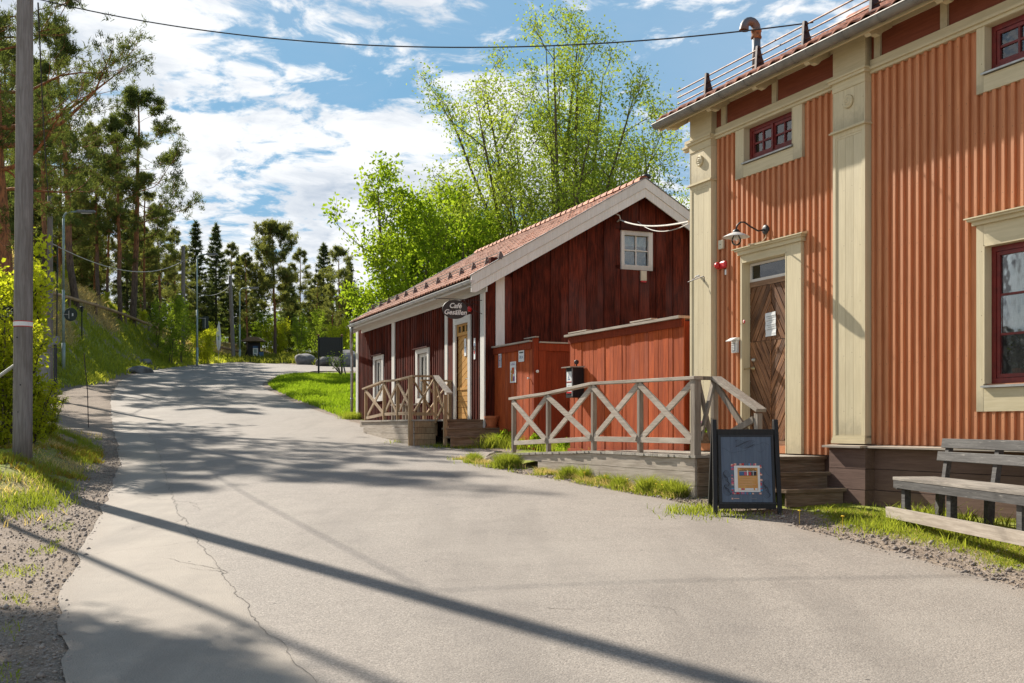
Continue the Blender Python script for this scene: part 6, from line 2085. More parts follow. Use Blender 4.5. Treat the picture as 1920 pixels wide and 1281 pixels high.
# drawn waves and line work
lm = MB()
def stroke(pts, w=.0022, y=.0016):
    for a, b in zip(pts[:-1], pts[1:]):
        d = Vector((b[0] - a[0], 0, b[1] - a[1]));
        if d.length < 1e-6: continue
        d.normalize(); n_ = Vector((-d.z, 0, d.x)) * w / 2
        lm.add([(a[0] - n_.x, -y, a[1] - n_.z), (b[0] - n_.x, -y, b[1] - n_.z), (b[0] + n_.x, -y, b[1] + n_.z), (a[0] + n_.x, -y, a[1] + n_.z)], [(0, 1, 2, 3)])
stroke([(-.255 + .02 * i, .58 - .05 * sin(i * .22) + .008 * sin(i * .9)) for i in range(26)])
for k in range(9):
    stroke([(-.11 + .013 * i, .66 - k * .009 + .009 * sin(i * .62 + k * .8) - .0006 * i) for i in range(17 - (k % 3))], .003)
stroke([(.16 + .035 * sin(a), .64 - .03 + .035 * cos(a) - .012 * a) for a in np.linspace(0, 4.6, 16)])
for (cx_, cz_, sx_, sz_) in ((-.215, .25, .045, .10), (-.205, .13, .05, .07), (.205, .14, .05, .11)):
    for k in range(12):
        stroke([(cx_ + sx_ * (.9 - .06 * k) * cos(a + k * .3), cz_ + sz_ * (1 - .08 * k) * sin(a) * .9) for a in np.linspace(0.2, 5.6, 12)], .0026)
stroke([(.13 + .012 * i, .40 - .012 * i + .02 * sin(i * .6)) for i in range(11)])
lm.build('drawing', 'slate_line', fl)
# poster
dp(-.165, .165, .08, .415, .0045, 'slate_print', 'poster_border')
kk = random.Random(5)
for i in range(64):
    side = i % 4
    q = kk.random(); w, h = kk.uniform(.012, .03), kk.uniform(.010, .026)
    x, z = {0: (-.165 + q * .30, .390), 1: (-.165 + q * .30, .083), 2: (-.163, .085 + q * .30), 3: (.136, .085 + q * .30)}[side]
    dp(x, min(x + w, .166), z, min(z + h, .414), .0062 + .0002 * (i % 5), kk.choice(['print_pink', 'print_cyan', 'print_peach', 'red_plastic', 'print_pink']))
dp(-.132, .138, .108, .388, .0082, 'paper', 'poster_sheet')
dp(-.096, .114, .125, .366, .0100, 'sheet_orange', 'poster_sheet')
dp(-.080, .102, .280, .336, .0118, 'sign_back')
for x0, x1, mt in ((-.078, -.03, 'blue_sign'), (-.028, .0, 'print_pink'), (.02, .045, 'red_plastic'), (.078, .10, 'iron')):
    dp(x0, x1, .283, .322, .0134, mt)
for x0, x1 in ((.002, .014), (.064, .069)): dp(x0, x1, .282, .335, .0150, 'paper')
dp(-.08, .102, .323, .3265, .0166, 'paper')
for k in range(8):
    dp(-.082 + .006 * (k % 3), .095 - .02 * ((k * 5) % 3), .262 - k * .013, .2645 - k * .013, .0118, 'brass' if k % 2 else 'print_peach')
for x0, x1 in ((-.094, -.066), (-.022, .068), (.082, .108)): dp(x0, x1, .127, .147, .0118, 'paper')
dp(-.056, -.034, .127, .146, .0118, 'print_pink')
o = place('lettering', text_mesh('TRAKTERING', .026, 'iron', extrude=.0004), fl, (.008, -.0125, .350), (R(90), 0, 0))
o = place('lettering', text_mesh('SOMMAR I GRUVA', .016, 'iron', extrude=.0004), fl, (.008, -.0125, .158), (R(90), 0, 0)) if False else None
dp(-.165, -.148, .028, .045, .003, 'print_peach')
for k, (a, b) in enumerate(((-.14, -.085), (.045, .10))): dp(a, b, .034, .040, .003, 'print_peach' if k == 0 else 'lamp_head')

# ================================================================ bench
ba = (3.67, 10.2)
B = Fr(ba[0], ba[1], .052, -.9986)       # x runs towards the camera, +y towards the house
bg = .735
t = thing('slatted_bench', 'worn charcoal plank bench with a two-board back near the foundation', 'bench', (ba[0], ba[1], bg), B.rot)
BL = 2.9
SH = 1.122 - bg
for k, (y0, w) in enumerate(((0.0, .19), (.195, .185))):
    bx('seat_board', t, 0, BL, y0 - (.03 if k == 0 else 0), y0 + w, SH - .030, SH, 'bench_seat')
bx('apron', t, .004, BL, -.026, -.001, SH - .105, SH - .034, 'bench')
bx('end_board', t, .0, .03, .0, .36, SH - .12, SH - .0355, 'bench')
for x in (.12, 1.05, 2.2):
    mb = MB(); mb.beam((x, .05, -.02), (x, .05, SH - .036), .075, .06, (0, 1, 0)); mb.build('leg', 'bench', t)
    mb = MB(); mb.beam((x + .03, .36, -.02), (x + .03, .37, SH - .036), .075, .06, (0, 1, 0)); mb.build('leg', 'bench', t)
    mb = MB(); mb.beam((x + .03, .40, SH - .12), (x + .03, .466, SH + .36), .07, .045, (0, 1, 0)); mb.build('back_post', 'bench', t)
for z, dy, dx in ((.155, .388, .0), (.278, .408, .05)):
    mb = MB(); mb.box(.02 + dx, BL, 0, .03, 0, .088)
    o = mb.build('back_board', 'bench', t, bevel=.004); o.location = (0, dy, SH + z - .0); o.rotation_euler = (R(-8), 0, 0)
t = tag(bx('ground_plank', None, .12, 3.0, -.03, .02, -.03, .07, 'grey_x'), 'weathered grey edging plank lying on the ground in front of the charcoal bench', 'plank')
t.location = B.w(-.0, -.10, bg - .0); t.rotation_euler = (0, 0, B.rot)

# planter with violets on the deck
pp = H.w(H.s(1322, .55), .55)
px_, py_ = pos(1323, 13.8), 13.8
t = thing('flower_planter', 'brown wooden planter of violet pansies on black legs behind the railing corner', 'planter', (px_, py_, DZ))
mb = MB(); mb.box(-.16, .16, -.09, .09, .13, .27); mb.build('trough', 'step', t)
for sx in (-.12, .12):
    for sy in (-.06, .06): bx('leg', t, sx - .01, sx + .01, sy - .01, sy + .01, 0, .13, 'black')
leaf_cluster('foliage', t, (0, 0, .31), .12, 160, .022, 'grass_lush', .5, 4)
leaf_cluster('flowers', t, (0, 0, .37), .12, 70, .020, 'flower', .45, 9)

# ================================================================ poles, lamps, cables
def pole(name, lab, px, Y, r0, r1, ztop, lean=0.0, cat='pole', group=None, mat='pole', sink=.3, lean_y=0):
    x = pos(px, Y); z0 = gz(x, Y)
    t = thing(name, lab, cat, (x, Y, z0), 0, group)
    h = ztop - z0
    mb = MB(); n = 12
    mb.tube([(lean * i / n, lean_y * i / n, -sink + (h + sink) * i / n) for i in range(n + 1)], [r0 + (r1 - r0) * i / n for i in range(n + 1)], 16)
    mb.build('shaft', mat, t, smooth=True)
    return t, (x, Y, z0), h


PY = 17.0
t, pb, ph = pole('utility_pole', 'tall weathered grey wooden pole with a white and red band at the road verge', 42, PY, .148, .112, 11.6, lean=.06)
zb = EYE + (800 - 608) / 2000 * PY - pb[2]
mb = MB(); mb.lathe([(.1455, -.045), (.1455, .045)], (0.012, 0, zb), 20, cap=False); mb.build('reflective_band', 'paper', t)
for d in (-.047, .033):
    mb = MB(); mb.lathe([(.147, 0), (.147, .012)], (0.012, 0, zb + d), 20, cap=False); mb.build('band_edge', 'red_plastic', t)
mb = MB()
for dz_, dx_ in ((.72, .0), (1.15, .03), (1.9, -.02)):
    mb.lathe([(.014, 0), (.014, .01)], (dx_, -.142, dz_), 8, 'y')
mb.build('bolt_hole', 'black', t)
mb = MB(); mb.tube([(.10, .08, .4), (.135, .06, 3.5), (.13, .05, ph - .2)], .014, 6); mb.build('down_cable', 'wire', t)
mb = MB(); mb.box(-.5, .6, -.05, .05, ph - .35, ph - .25)
for x in (-.4, .0, .5): mb.lathe([(.02, 0), (.035, .04), (.03, .10), (.01, .11)], (x, 0, ph - .25), 8)
mb.build('cross_arm', 'pole', t)
g1 = Vector((pb[0] - .10, PY - .02, EYE + 116 / 2000 * PY))
cable('guy_wire', 'pale sheathed guy rod slanting down left from the tall grey pole', g1, (pb[0] - 1.9, PY - .4, gz(pb[0] - 1.9, PY - .4) - .05), 0.0, .028, 'wire_pale', n=4, cat='guy wire')

top1 = Vector((pb[0] + .1, PY, EYE + 800 / 2000 * PY + .05))
hooks = H.w(H.s(1525, -.4), -.4, H.z(1525, 42, -.4))
cable('overhead_wire', 'long dark overhead wire crossing the sky from the tall pole to the tiled roof', top1, hooks, .53, .009, 'wire', n=40, cat='wire')

p2, b2, h2 = pole('wooden_pole', 'slim grey wooden pole standing on the grass slope behind the round sign', 94, 43.0, .12, .10, EYE + 432 / 2000 * 43, group='wooden cable poles up the road')
p3, b3, h3 = pole('wooden_pole', 'grey wooden pole rising out of the pale green saplings on the hill', 343.5, 80.0, .16, .14, EYE + 338 / 2000 * 80, group='wooden cable poles up the road')
p4, b4, h4 = pole('wooden_pole', 'leaning grey wooden pole at the crest beside the farthest street lamp', 438, 87.0, .17, .14, EYE + 283 / 2000 * 87, lean=-.28, group='wooden cable poles up the road')
cable('overhead_wire', 'dark wire running from the tall roadside pole to the slim pole on the slope', top1 + Vector((.15, 0, -.1)), (b2[0], 43, EYE + 425 / 2000 * 43), .9, .013, 'wire', cat='wire')
cable('overhead_wire', 'pale wire sagging through the pines between the slope pole and the sapling pole', (b2[0], 43, EYE + 345 / 2000 * 43), (b3[0], 80, EYE + 311 / 2000 * 80), 1.0, .022, 'wire_pale', cat='wire', n=30)
cable('overhead_wire', 'thin pale wire between the sapling pole and the leaning pole at the crest', (b3[0], 80, EYE + 270 / 2000 * 80), (b4[0] - .25, 87, EYE + 265 / 2000 * 87), .9, .018, 'wire_pale', cat='wire')
# black cable tube down the slope pole
mb = MB(); mb.tube([(.33, -.2, 0), (.34, -.1, h2 * .75)], .03, 6); mb.build('cable_guard', 'black', p2)


def lamp_post(lab, px, Y, ztop, arm, headl):
    x = pos(px, Y); z0 = gz(x, Y); h = ztop - z0
    t = thing('street_lamp', lab, 'street lamp', (x, Y, z0), 0, 'curved-arm street lamps along the hill')
    mb = MB(); mb.tube([(0, 0, -.2), (0, 0, h * .16)], .085, 12); mb.tube([(0, 0, h * .16), (0, 0, h * .5)], .066, 12); mb.tube([(0, 0, h * .5), (0, 0, h - arm * .45)], .055, 12); mb.build('mast', 'lamp_green', t, smooth=True)
    pts = [(arm * (.40 - .40 * cos(a)), 0, h - arm * .45 + arm * .42 * sin(a)) for a in np.linspace(0, pi / 2, 7)] + [(arm * .95, 0, h)]
    mb = MB(); mb.tube(pts, .045, 10); mb.build('arm', 'lamp_green', t, smooth=True)
    mb = MB(); mb.prism([(arm * .88, h - .055), (arm * .9, h + .075), (arm * .9 + headl, h + .055), (arm * .92 + headl, h - .03), (arm * .85 + headl * .9, h - .08)], -.11, .11, 'y')
    hd = mb.build('lamp_head', 'lamp_head', t, bevel=.02)
    mb = MB(); mb.box(arm + .12, arm * .85 + headl * .85, -.07, .07, h - .10, h - .06); mb.build('glass', 'white_plastic', hd)
    return t, (x, Y, z0)


YL1 = hill_Y(119, 691, 40)
print('lamp1', YL1)
l1, lb1 = lamp_post('tall pale green street lamp with curved arm, carrying a round sign, on the near slope', 119, YL1, EYE + 403 / 2000 * YL1, .75, .85)
l2, lb2 = lamp_post('street lamp beside the saplings with a rectangular sign on its mast', 369.5, 74.0, EYE + 323 / 2000 * 74, .72, .75)
l3, lb3 = lamp_post('farthest street lamp at the crest between the leaning pole and the info kiosk', 449.5, 86.0, EYE + 260 / 2000 * 86, .85, .75)
t = thing('round_road_sign', 'dark back of a round road sign bolted to the nearest street lamp', 'sign', (lb1[0] + .07, YL1 - .05, EYE + 210 / 2000 * YL1))
mb = MB(); mb.lathe([(.32, 0), (.325, .006), (.32, .012)], (.30, 0, 0), 28, 'y'); mb.build('plate', 'sign_back', t)
mb = MB(); mb.box(-.06, .22, -.02, -.002, -.015, .015); mb.box(.205, .235, -.03, -.003, -.2, .18); mb.build('bracket', 'steel', t)
bx('sticker', t, .36, .43, -.004, -.001, -.08, .06, 'paper')
t = thing('square_road_sign', 'dark back of a tall rectangular road sign on the lamp by the saplings', 'sign', (lb2[0] + .1, 73.9, EYE + 195 / 2000 * 74))
mb = MB(); mb.box(.3, .72, 0, .02, -.42, .42); mb.build('plate', 'sign_back', t)
mb = MB(); mb.box(-.06, .55, -.03, -.002, .27, .31); mb.box(.48, .53, -.05, -.031, -.36, .3); mb.build('bracket', 'steel', t)
# snow stake and post boxes on the left
sx_, sy_ = pos(166, 29.5), 29.5
t = thing('snow_stake', 'thin dark snow stake at the edge of the gravel turning', 'stake', (sx_, sy_, gz(sx_, sy_)))
mb = MB(); mb.tube([(0, 0, -.1), (-.03, 0, 1.0), (-.13, 0, 2.05)], .013, 5); mb.build('rod', 'iron', t)
bx_, by_ = pos(103, 34.0), 34.0
t = thing('meter_box', 'small grey box on a dark post below the round road sign', 'box', (bx_, by_, gz(bx_, by_)))
ztop_ = EYE + 168 / 2000 * 34 - gz(bx_, by_)
mb = MB(); mb.tube([(0, 0, 0), (0, 0, ztop_ - .1)], .035, 8); mb.build('post', 'black', t)
mb = MB(); mb.prism([(-.18, ztop_ - .32), (.10, ztop_ - .22), (.13, ztop_ + .02), (-.02, ztop_ + .03), (-.05, ztop_ - .12), (-.18, ztop_ - .2)], -.09, .09, 'y'); mb.build('housing', 'lamp_head', t)
cx_, cy_ = pos(82, 36.0), 36.0
t = thing('utility_cabinet', 'low grey utility cabinet half hidden behind yellow-green shrub leaves', 'cabinet', (cx_, cy_, gz(cx_, cy_)))
ht = EYE + 136 / 2000 * 36 - gz(cx_, cy_)
mb = MB(); mb.box(-.18, .18, -.12, .12, 0, ht); mb.build('body', 'lamp_head', t, bevel=.01)
mb = MB(); mb.box(-.21, .21, -.15, .15, ht + .001, ht + .04); mb.build('lid', 'gutter', t)
bx('door', t, -.16, .16, -.132, -.121, ht * .1, ht * .95, 'gutter')
# cafe sign on the far left, half out of the frame
t_y = 20.5
t = thing('cafe_pointer_sign', 'black cloud-shaped sign with white script on a leaning brown post behind the tall pole', 'sign', (pos(8, t_y), t_y, gz(pos(8, t_y), t_y)))
z0 = gz(pos(8, t_y), t_y)
mb = MB(); mb.tube([(-.05, .04, -.1), (.0, .04, 1.5), (.19, .04, EYE + 250 / 2000 * t_y - z0)], .03, 8); mb.build('post', 'step', t)
zc_ = EYE + 214 / 2000 * t_y - z0
mb = MB(); n = 48
mb.prism([(-.12 + (.36 + .035 * cos(6 * a)) * cos(a), zc_ + (.165 + .02 * cos(6 * a)) * sin(a)) for a in [2 * pi * i / n for i in range(n)]], -.015, .015, 'y'); mb.build('board', 'black', t)
place('lettering', text_mesh('Café', .25, 'paper', shear=.35, extrude=.002), t, (-.08, -.018, zc_ - .01), (R(90), 0, 0))
# small dark lantern post on the hill
lx_, ly_ = pos(153.5, 60.5), 60.5
t = thing('garden_lantern', 'slim black lantern post standing by the rail on the hill', 'lantern', (lx_, ly_, gz(lx_, ly_)))
hh = 1.5
mb = MB(); mb.tube([(0, 0, 0), (0, 0, hh)], .035, 8); mb.build('post', 'black', t)
mb = MB(); mb.lathe([(.05, hh), (.08, hh + .05), (.09, hh + .25), (.12, hh + .27), (.02, hh + .36)], (0, 0, 0), 10); mb.build('lantern_head', 'black', t)
# feather flag
fx, fy = pos(410, 81.0), 81.0
z0 = gz(fx, fy)
t = thing('feather_flag', 'white feather flag on a thin pole near the crest of the road', 'flag', (fx, fy, z0))
zt_ = EYE + 197 / 2000 * 81 - z0
z1_ = EYE + 143 / 2000 * 81 - z0
mb = MB(); mb.tube([(.0, 0, 0), (-.04, 0, zt_ * .7), (-.02, 0, zt_)], .018, 6); mb.build('pole', 'steel', t)
mb = MB(); P_ = []
nn = 12
for i in range(nn + 1):
    u = i / nn; z = z1_ + (zt_ - z1_) * u
    P_.append((-.19 * sin(pi * min(1, u * .95 + .08)) ** .7 - .0, z))
Q_ = [(.18 * sin(pi * (1 - i / nn) ** .8 * .97 + .04) ** .7, z1_ + (zt_ - z1_) * (1 - i / nn)) for i in range(nn + 1)]
mb.prism(P_ + Q_, -.008, .008, 'y'); mb.build('cloth', 'paper', t)
bx('emblem', t, -.06, .06, -.0105, -.0085, z1_ + (zt_ - z1_) * .35, z1_ + (zt_ - z1_) * .5, 'lamp_green')
# info kiosk
kx, ky = pos(474, 88.0), 88.0
z0 = gz(kx, ky)
t = thing('info_kiosk', 'dark roofed notice stand with a blue and white map at the crest', 'notice board', (kx, ky, z0 - .05))
for x in (-.35, .55):
    bx('post', t, x - .06, x + .06, -.05, .05, 0, 1.75, 'blackwood')
mb = MB(); mb.beam((-.9, .3, 0), (-.35, .0, .95), .09, .09); mb.build('brace', 'blackwood', t)
mb = MB(); mb.prism([(-.75, 1.62), (-.2, 1.92), (.45, 1.92), (1.0, 1.62), (1.0, 1.55), (-.75, 1.55)], -.6, .6, 'y'); mb.build('roof', 'step', t)
bx('board', t, -.29, .49, -.03, .03, .2, 1.5, 'blackwood')
bx('map_sheet', t, .02, .44, -.045, -.031, .35, 1.15, 'paper'); bx('header', t, .02, .44, -.055, -.046, 1.02, 1.20, 'blue_sign'); bx('picture', t, .10, .34, -.055, -.046, .62, .95, 'lamp_green'); bx('picture', t, .12, .24, -.055, -.046, .42, .52, 'blue_sign')
t = tag(MB().box(-.16, .16, -.15, .15, 0, .62).build('litter_bin', 'blue_sign', None, bevel=.02), 'small blue litter bin to the right of the roofed notice stand', 'bin')
t.location = (pos(490, 87.5), 87.5, gz(pos(490, 87.5), 87.5) - .03)
mb = MB(); mb.box(-.18, .18, -.17, .17, .621, .68); mb.build('lid', 'black', t)
# black board on the lawn
by0 = 58.5
xA, xB = pos(597.5, by0), pos(641, by0)
zb = gz((xA + xB) / 2, by0)
t = thing('black_notice_board', 'large black board seen from behind on the lawn beyond the cafe', 'notice board', ((xA + xB) / 2, by0, zb))
w = (xB - xA) / 2
zt_ = EYE + 168 / 2000 * by0 - zb; zl_ = EYE + 131 / 2000 * by0 - zb
for x in (-w, w):
    mb = MB(); mb.tube([(x, 0, -.1), (x, 0, zt_ + .03)], .055, 8); p = mb.build('post', 'black', t)
    mb = MB(); mb.lathe([(.03, zt_ + .03), (.07, zt_ + .07), (.07, zt_ + .12), (.01, zt_ + .15)], (x, 0, 0), 10); mb.build('finial', 'rust', t)
bx('board', t, -w + .056, w - .056, -.03, .03, zl_, zt_ - .02, 'black')
mb = MB(); mb.beam((w, -.03, zl_ * .9), (w + .35, -.9, 0), .06, .06); mb.build('brace', 'black', t)

# ================================================================ rail along the hill crest
pts = []
for px, py in ((30, 562), (75, 564), (130, 577), (180, 590), (235, 607), (280, 624), (325, 641), (370, 655), (412, 664), (450, 672)):
    Y = hill_Y(px, py); x = pos(px, Y); pts.append(Vector((x, Y, gz(x, Y))))
t = thing('rail_fence', 'low round-pole rail fence running down the crest of the grassy hill', 'fence', tuple(pts[0]))
for i, p in enumerate(pts):
    q = p - pts[0]
    mb = MB(); mb.tube([q + Vector((0, 0, -.2)), q + Vector((0, 0, .72))], .09, 7); mb.build('post', 'step' if i < 5 else 'grey_z', t)
    if i:
        mb = MB(); mb.tube([pts[i - 1] - pts[0] + Vector((0, 0, .58)), q + Vector((0, 0, .58))], .10, 8); mb.build('rail', 'tan_z', t)


# ================================================================ rocks
def rock(lab, px, Y, r, squash, seed, group=None, sink=.3):
    rg = np.random.default_rng(seed)
    import bmesh
    bm = bmesh.new(); bmesh.ops.create_icosphere(bm, subdivisions=3, radius=1)
    dirs = rg.normal(size=(9, 3)); dirs /= np.linalg.norm(dirs, axis=1)[:, None]; cut = rg.uniform(.62, .95, 9)
    for v in bm.verts:
        p = np.array(v.co)
        for d, c in zip(dirs, cut):
            k = p @ d
            if k > c: p = p - d * (k - c) * .9
        p = p * (1 + .05 * sin(p[0] * 7 + seed) * cos(p[1] * 6))
        v.co = (p[0] * r, p[1] * r, p[2] * r * squash)
    me = bpy.data.meshes.new('rock'); bm.to_mesh(me); bm.free(); me.materials.append(M['rock'])
    x = pos(px, Y)
    o = place('rock', me, None, (x, Y, gz(x, Y) + r * squash * (1 - sink) - r * squash * .45), (0, 0, seed))
    tag(o, lab, 'rock', group)
    return o


rock('rounded grey boulder at the forest edge left of the black notice board', 571, 77, .85, .75, 3)
rock('small dark stone among the bilberry scrub beside the boulder', 583, 78, .5, .7, 4)
rock('low broad grey rock outcrop behind the black notice board', 622, 74, 1.2, .55, 5)
rock('grey outcrop between the notice board and the cafe downpipe', 650, 73, 1.4, .62, 6)
rock('flat grey slab half buried on the grassy slope', 262, 62, .8, .5, 7, sink=.5)
rock('small stone on the upper slope above the slab', 275, 68, .45, .6, 8)

# ================================================================ vegetation
acos_ = math.acos


class Wood:
    """branches as quads, gathered fast"""
    def __init__(self):
        self.V = []; self.F = []; self.n = 0

    def tube(self, pts, rad, sides):
        pts = np.asarray(pts, float); m = len(pts)
        d = np.gradient(pts, axis=0); d /= (np.linalg.norm(d, axis=1)[:, None] + 1e-9)
        ref = np.array([.31, .95, .1]) if abs(d[0][1]) < .9 else np.array([1., 0, 0])
        u = np.cross(d, ref); u /= (np.linalg.norm(u, axis=1)[:, None] + 1e-9)
        v = np.cross(d, u)
        a = np.arange(sides) * 2 * pi / sides
        r = np.asarray(rad, float)[:, None, None]
        ring = pts[:, None, :] + r * (u[:, None, :] * np.cos(a)[None, :, None] + v[:, None, :] * np.sin(a)[None, :, None])
        self.V.append(ring.reshape(-1, 3))
        i = np.arange(m - 1)[:, None] * sides; k = np.arange(sides)[None, :]; k2 = (k + 1) % sides
        self.F.append((np.stack([i + k, i + k2, i + sides + k2, i + sides + k], -1).reshape(-1, 4)) + self.n)
        self.n += m * sides

    def mesh(self, name, mat):
        return np_mesh(name, np.concatenate(self.V), np.concatenate(self.F), mat, smooth=True)


def curve(rg, p, d, L, n, wander, up):
    pts = [np.array(p, float)]; d = np.array(d, float)
    for _ in range(n):
        d = d + rg.normal(size=3) * wander + np.array([0, 0, up])
        d /= np.linalg.norm(d)
        pts.append(pts[-1] + d * L / n)
    return np.array(pts)


def tufts(rg, C, A, per, ln, wd, spread):
    """needle sprays: thin triangles radiating from each centre C, leaning along A"""
    N = len(C)
    C = np.repeat(C, per, 0); A = np.repeat(A, per, 0)
    d = A * .75 + rg.normal(size=(N * per, 3)) * .75; d /= np.linalg.norm(d, axis=1)[:, None]
    b = C + rg.normal(size=(N * per, 3)) * spread
    s = np.cross(d, rg.normal(size=(N * per, 3))); s /= np.linalg.norm(s, axis=1)[:, None]
    l = ln * rg.uniform(.6, 1.2, (N * per, 1)); w = wd * rg.uniform(.7, 1.2, (N * per, 1))
    V = np.stack([b - s * w, b + s * w, b + d * l], 1).reshape(-1, 3)
    return V, np.arange(3 * N * per).reshape(-1, 3)


def make_pine(seed, h, crown0, spread, limbs, per, ln, wd, r0, lean=(0, 0), flat=.25, sub=6, nmat='needles', side=None, tuft_n=5, dead=6, topround=.5):
    rg = np.random.default_rng(seed)
    Wd_ = Wood(); T_ = []; A_ = []
    n = 14
    tz = np.linspace(0, 1, n + 1)
    wob = np.cumsum(rg.normal(size=(n + 1, 2)) * .012 * h / n * 3, axis=0)
    tr = np.stack([lean[0] * tz + wob[:, 0], lean[1] * tz + wob[:, 1], tz * h], 1)
    Wd_.tube(np.vstack([[tr[0] + np.array([0, 0, -.4])], tr]), np.concatenate([[r0 * 1.35], r0 * (1 - tz) ** .75 + .02]), 12)
    trunk = Wd_.mesh('trunk', 'pine_bark')
    L_ = Wood()
    def on_trunk(t): return np.array([np.interp(t, tz, tr[:, k]) for k in range(3)])
    az = rg.uniform(0, 6.28)
    for i in range(limbs + dead):
        if i < limbs:
            t = crown0 + (1 - crown0) * ((i + rg.uniform(0, .8)) / limbs) ** .9
            prof = np.interp((t - crown0) / (1 - crown0), [0, .15, .45, .8, 1], [.65, 1, .95, topround, .15])
        else:
            t = rg.uniform(crown0 * .45, crown0 * 1.0); prof = rg.uniform(.12, .35)
        az += 2.4 + rg.uniform(-.5, .5)
        Ll = spread * prof * rg.uniform(.7, 1.15)
        if side is not None: Ll *= 1 + .45 * cos(az - side)
        p = on_trunk(min(t, .995))
        el = rg.uniform(-.1, .35) + .5 * (t > .85)
        d = np.array([cos(az) * cos(el), sin(az) * cos(el), sin(el)])
        pts = curve(rg, p, d, Ll, 7, .16, flat * .18)
        rl = max(.012, r0 * .30 * (Ll / spread) ** 1.2 * (1.15 - t))
        L_.tube(pts, np.linspace(rl, .008, len(pts)), 5)
        if i >= limbs: continue
        for j in range(sub):
            q = rg.uniform(.35, 1.0) if j else 1.0
            b = np.array([np.interp(q * 7, range(8), pts[:, k]) for k in range(3)])
            dd = (pts[-1] - pts[0]); dd /= np.linalg.norm(dd)
            sd_ = np.cross(dd, [0, 0, 1]) * (1 if j % 2 else -1)
            d2 = dd * rg.uniform(.4, 1.0) + sd_ * rg.uniform(.3, 1.0) + np.array([0, 0, rg.uniform(.0, .5)]); d2 /= np.linalg.norm(d2)
            l2 = max(.3, Ll * rg.uniform(.22, .42) * (1.25 - q * .5))
            p2 = curve(rg, b, d2, l2, 4, .18, .12)
            L_.tube(p2, np.linspace(.016, .006, 5), 3)
            for m in range(tuft_n):
                u = rg.uniform(.25, 1.0)
                c = np.array([np.interp(u * 4, range(5), p2[:, k]) for k in range(3)]) + rg.normal(size=3) * (.05 + .16 * l2)
                T_.append(c + np.array([0, 0, .04])); a = d2 * .5 + np.array([0, 0, .9]); A_.append(a / np.linalg.norm(a))
    limbs_m = L_.mesh('branches', 'pine_bark')
    V, F = tufts(rg, np.array(T_), np.array(A_), per, ln, wd, ln * .35)
    return trunk, limbs_m, np_mesh('crown', V, F, nmat)


def make_spruce(seed, h, spread, per, ln, wd, r0, gap=.0):
    rg = np.random.default_rng(seed)
    W_ = Wood(); W_.tube([(0, 0, -.4), (0, 0, h * .5), (0, 0, h)], [r0, r0 * .55, .02], 8)
    trunk = W_.mesh('trunk', 'spruce_bark')
    L_ = Wood(); T_ = []; A_ = []
    z = h * .10; az = 0
    while z < h - .15:
        t = z / h
        Ll = spread * (1 - t) ** .85 * rg.uniform(.75, 1.15) + .12
        nb = 6
        for k in range(nb):
            az += 2 * pi / nb + rg.uniform(-.3, .3)
            l = Ll * rg.uniform(.7, 1.1)
            d = np.array([cos(az), sin(az), -.12 + .5 * t])
            pts = curve(rg, (0, 0, z + rg.uniform(-.1, .1)), d / np.linalg.norm(d), l, 4, .05, .03)
            L_.tube(pts, np.linspace(.02, .006, 5), 3)
            m = int(4 + l * 5)
            for j in range(m):
                u = rg.uniform(.2, 1.02)
                c = np.array([np.interp(u * 4, range(5), pts[:, q]) for q in range(3)])
                sd_ = np.array([-sin(az), cos(az), 0]) * rg.normal() * .18 * l * (1.1 - u)
                T_.append(c + sd_ + np.array([0, 0, -.04])); a = d * .8 + np.array([0, 0, -.25]) + sd_; A_.append(a / np.linalg.norm(a))
            z += 0
        z += .26 + .16 * (1 - t) + gap
    for q in range(10): T_.append(np.array([0, 0, h - .05 * q])); A_.append(np.array([0, 0, 1.]))
    V, F = tufts(rg, np.array(T_), np.array(A_), per, ln, wd, .05)
    return trunk, L_.mesh('branches', 'spruce_bark'), np_mesh('crown', V, F, 'spruce_needles')


def leaf_quads(rg, C, size, droop=.0):
    N = len(C)
    a = rg.normal(size=(N, 3)); a[:, 2] -= droop; a /= np.linalg.norm(a, axis=1)[:, None]
    b = np.cross(a, rg.normal(size=(N, 3))); b /= np.linalg.norm(b, axis=1)[:, None]
    s = size * rg.uniform(.55, 1.3, (N, 1))
    V = np.stack([C - a * s, C + b * s * .55 - a * s * .1, C + a * s, C - b * s * .55 - a * s * .1], 1).reshape(-1, 3)
    return V, np.arange(4 * N).reshape(-1, 4)


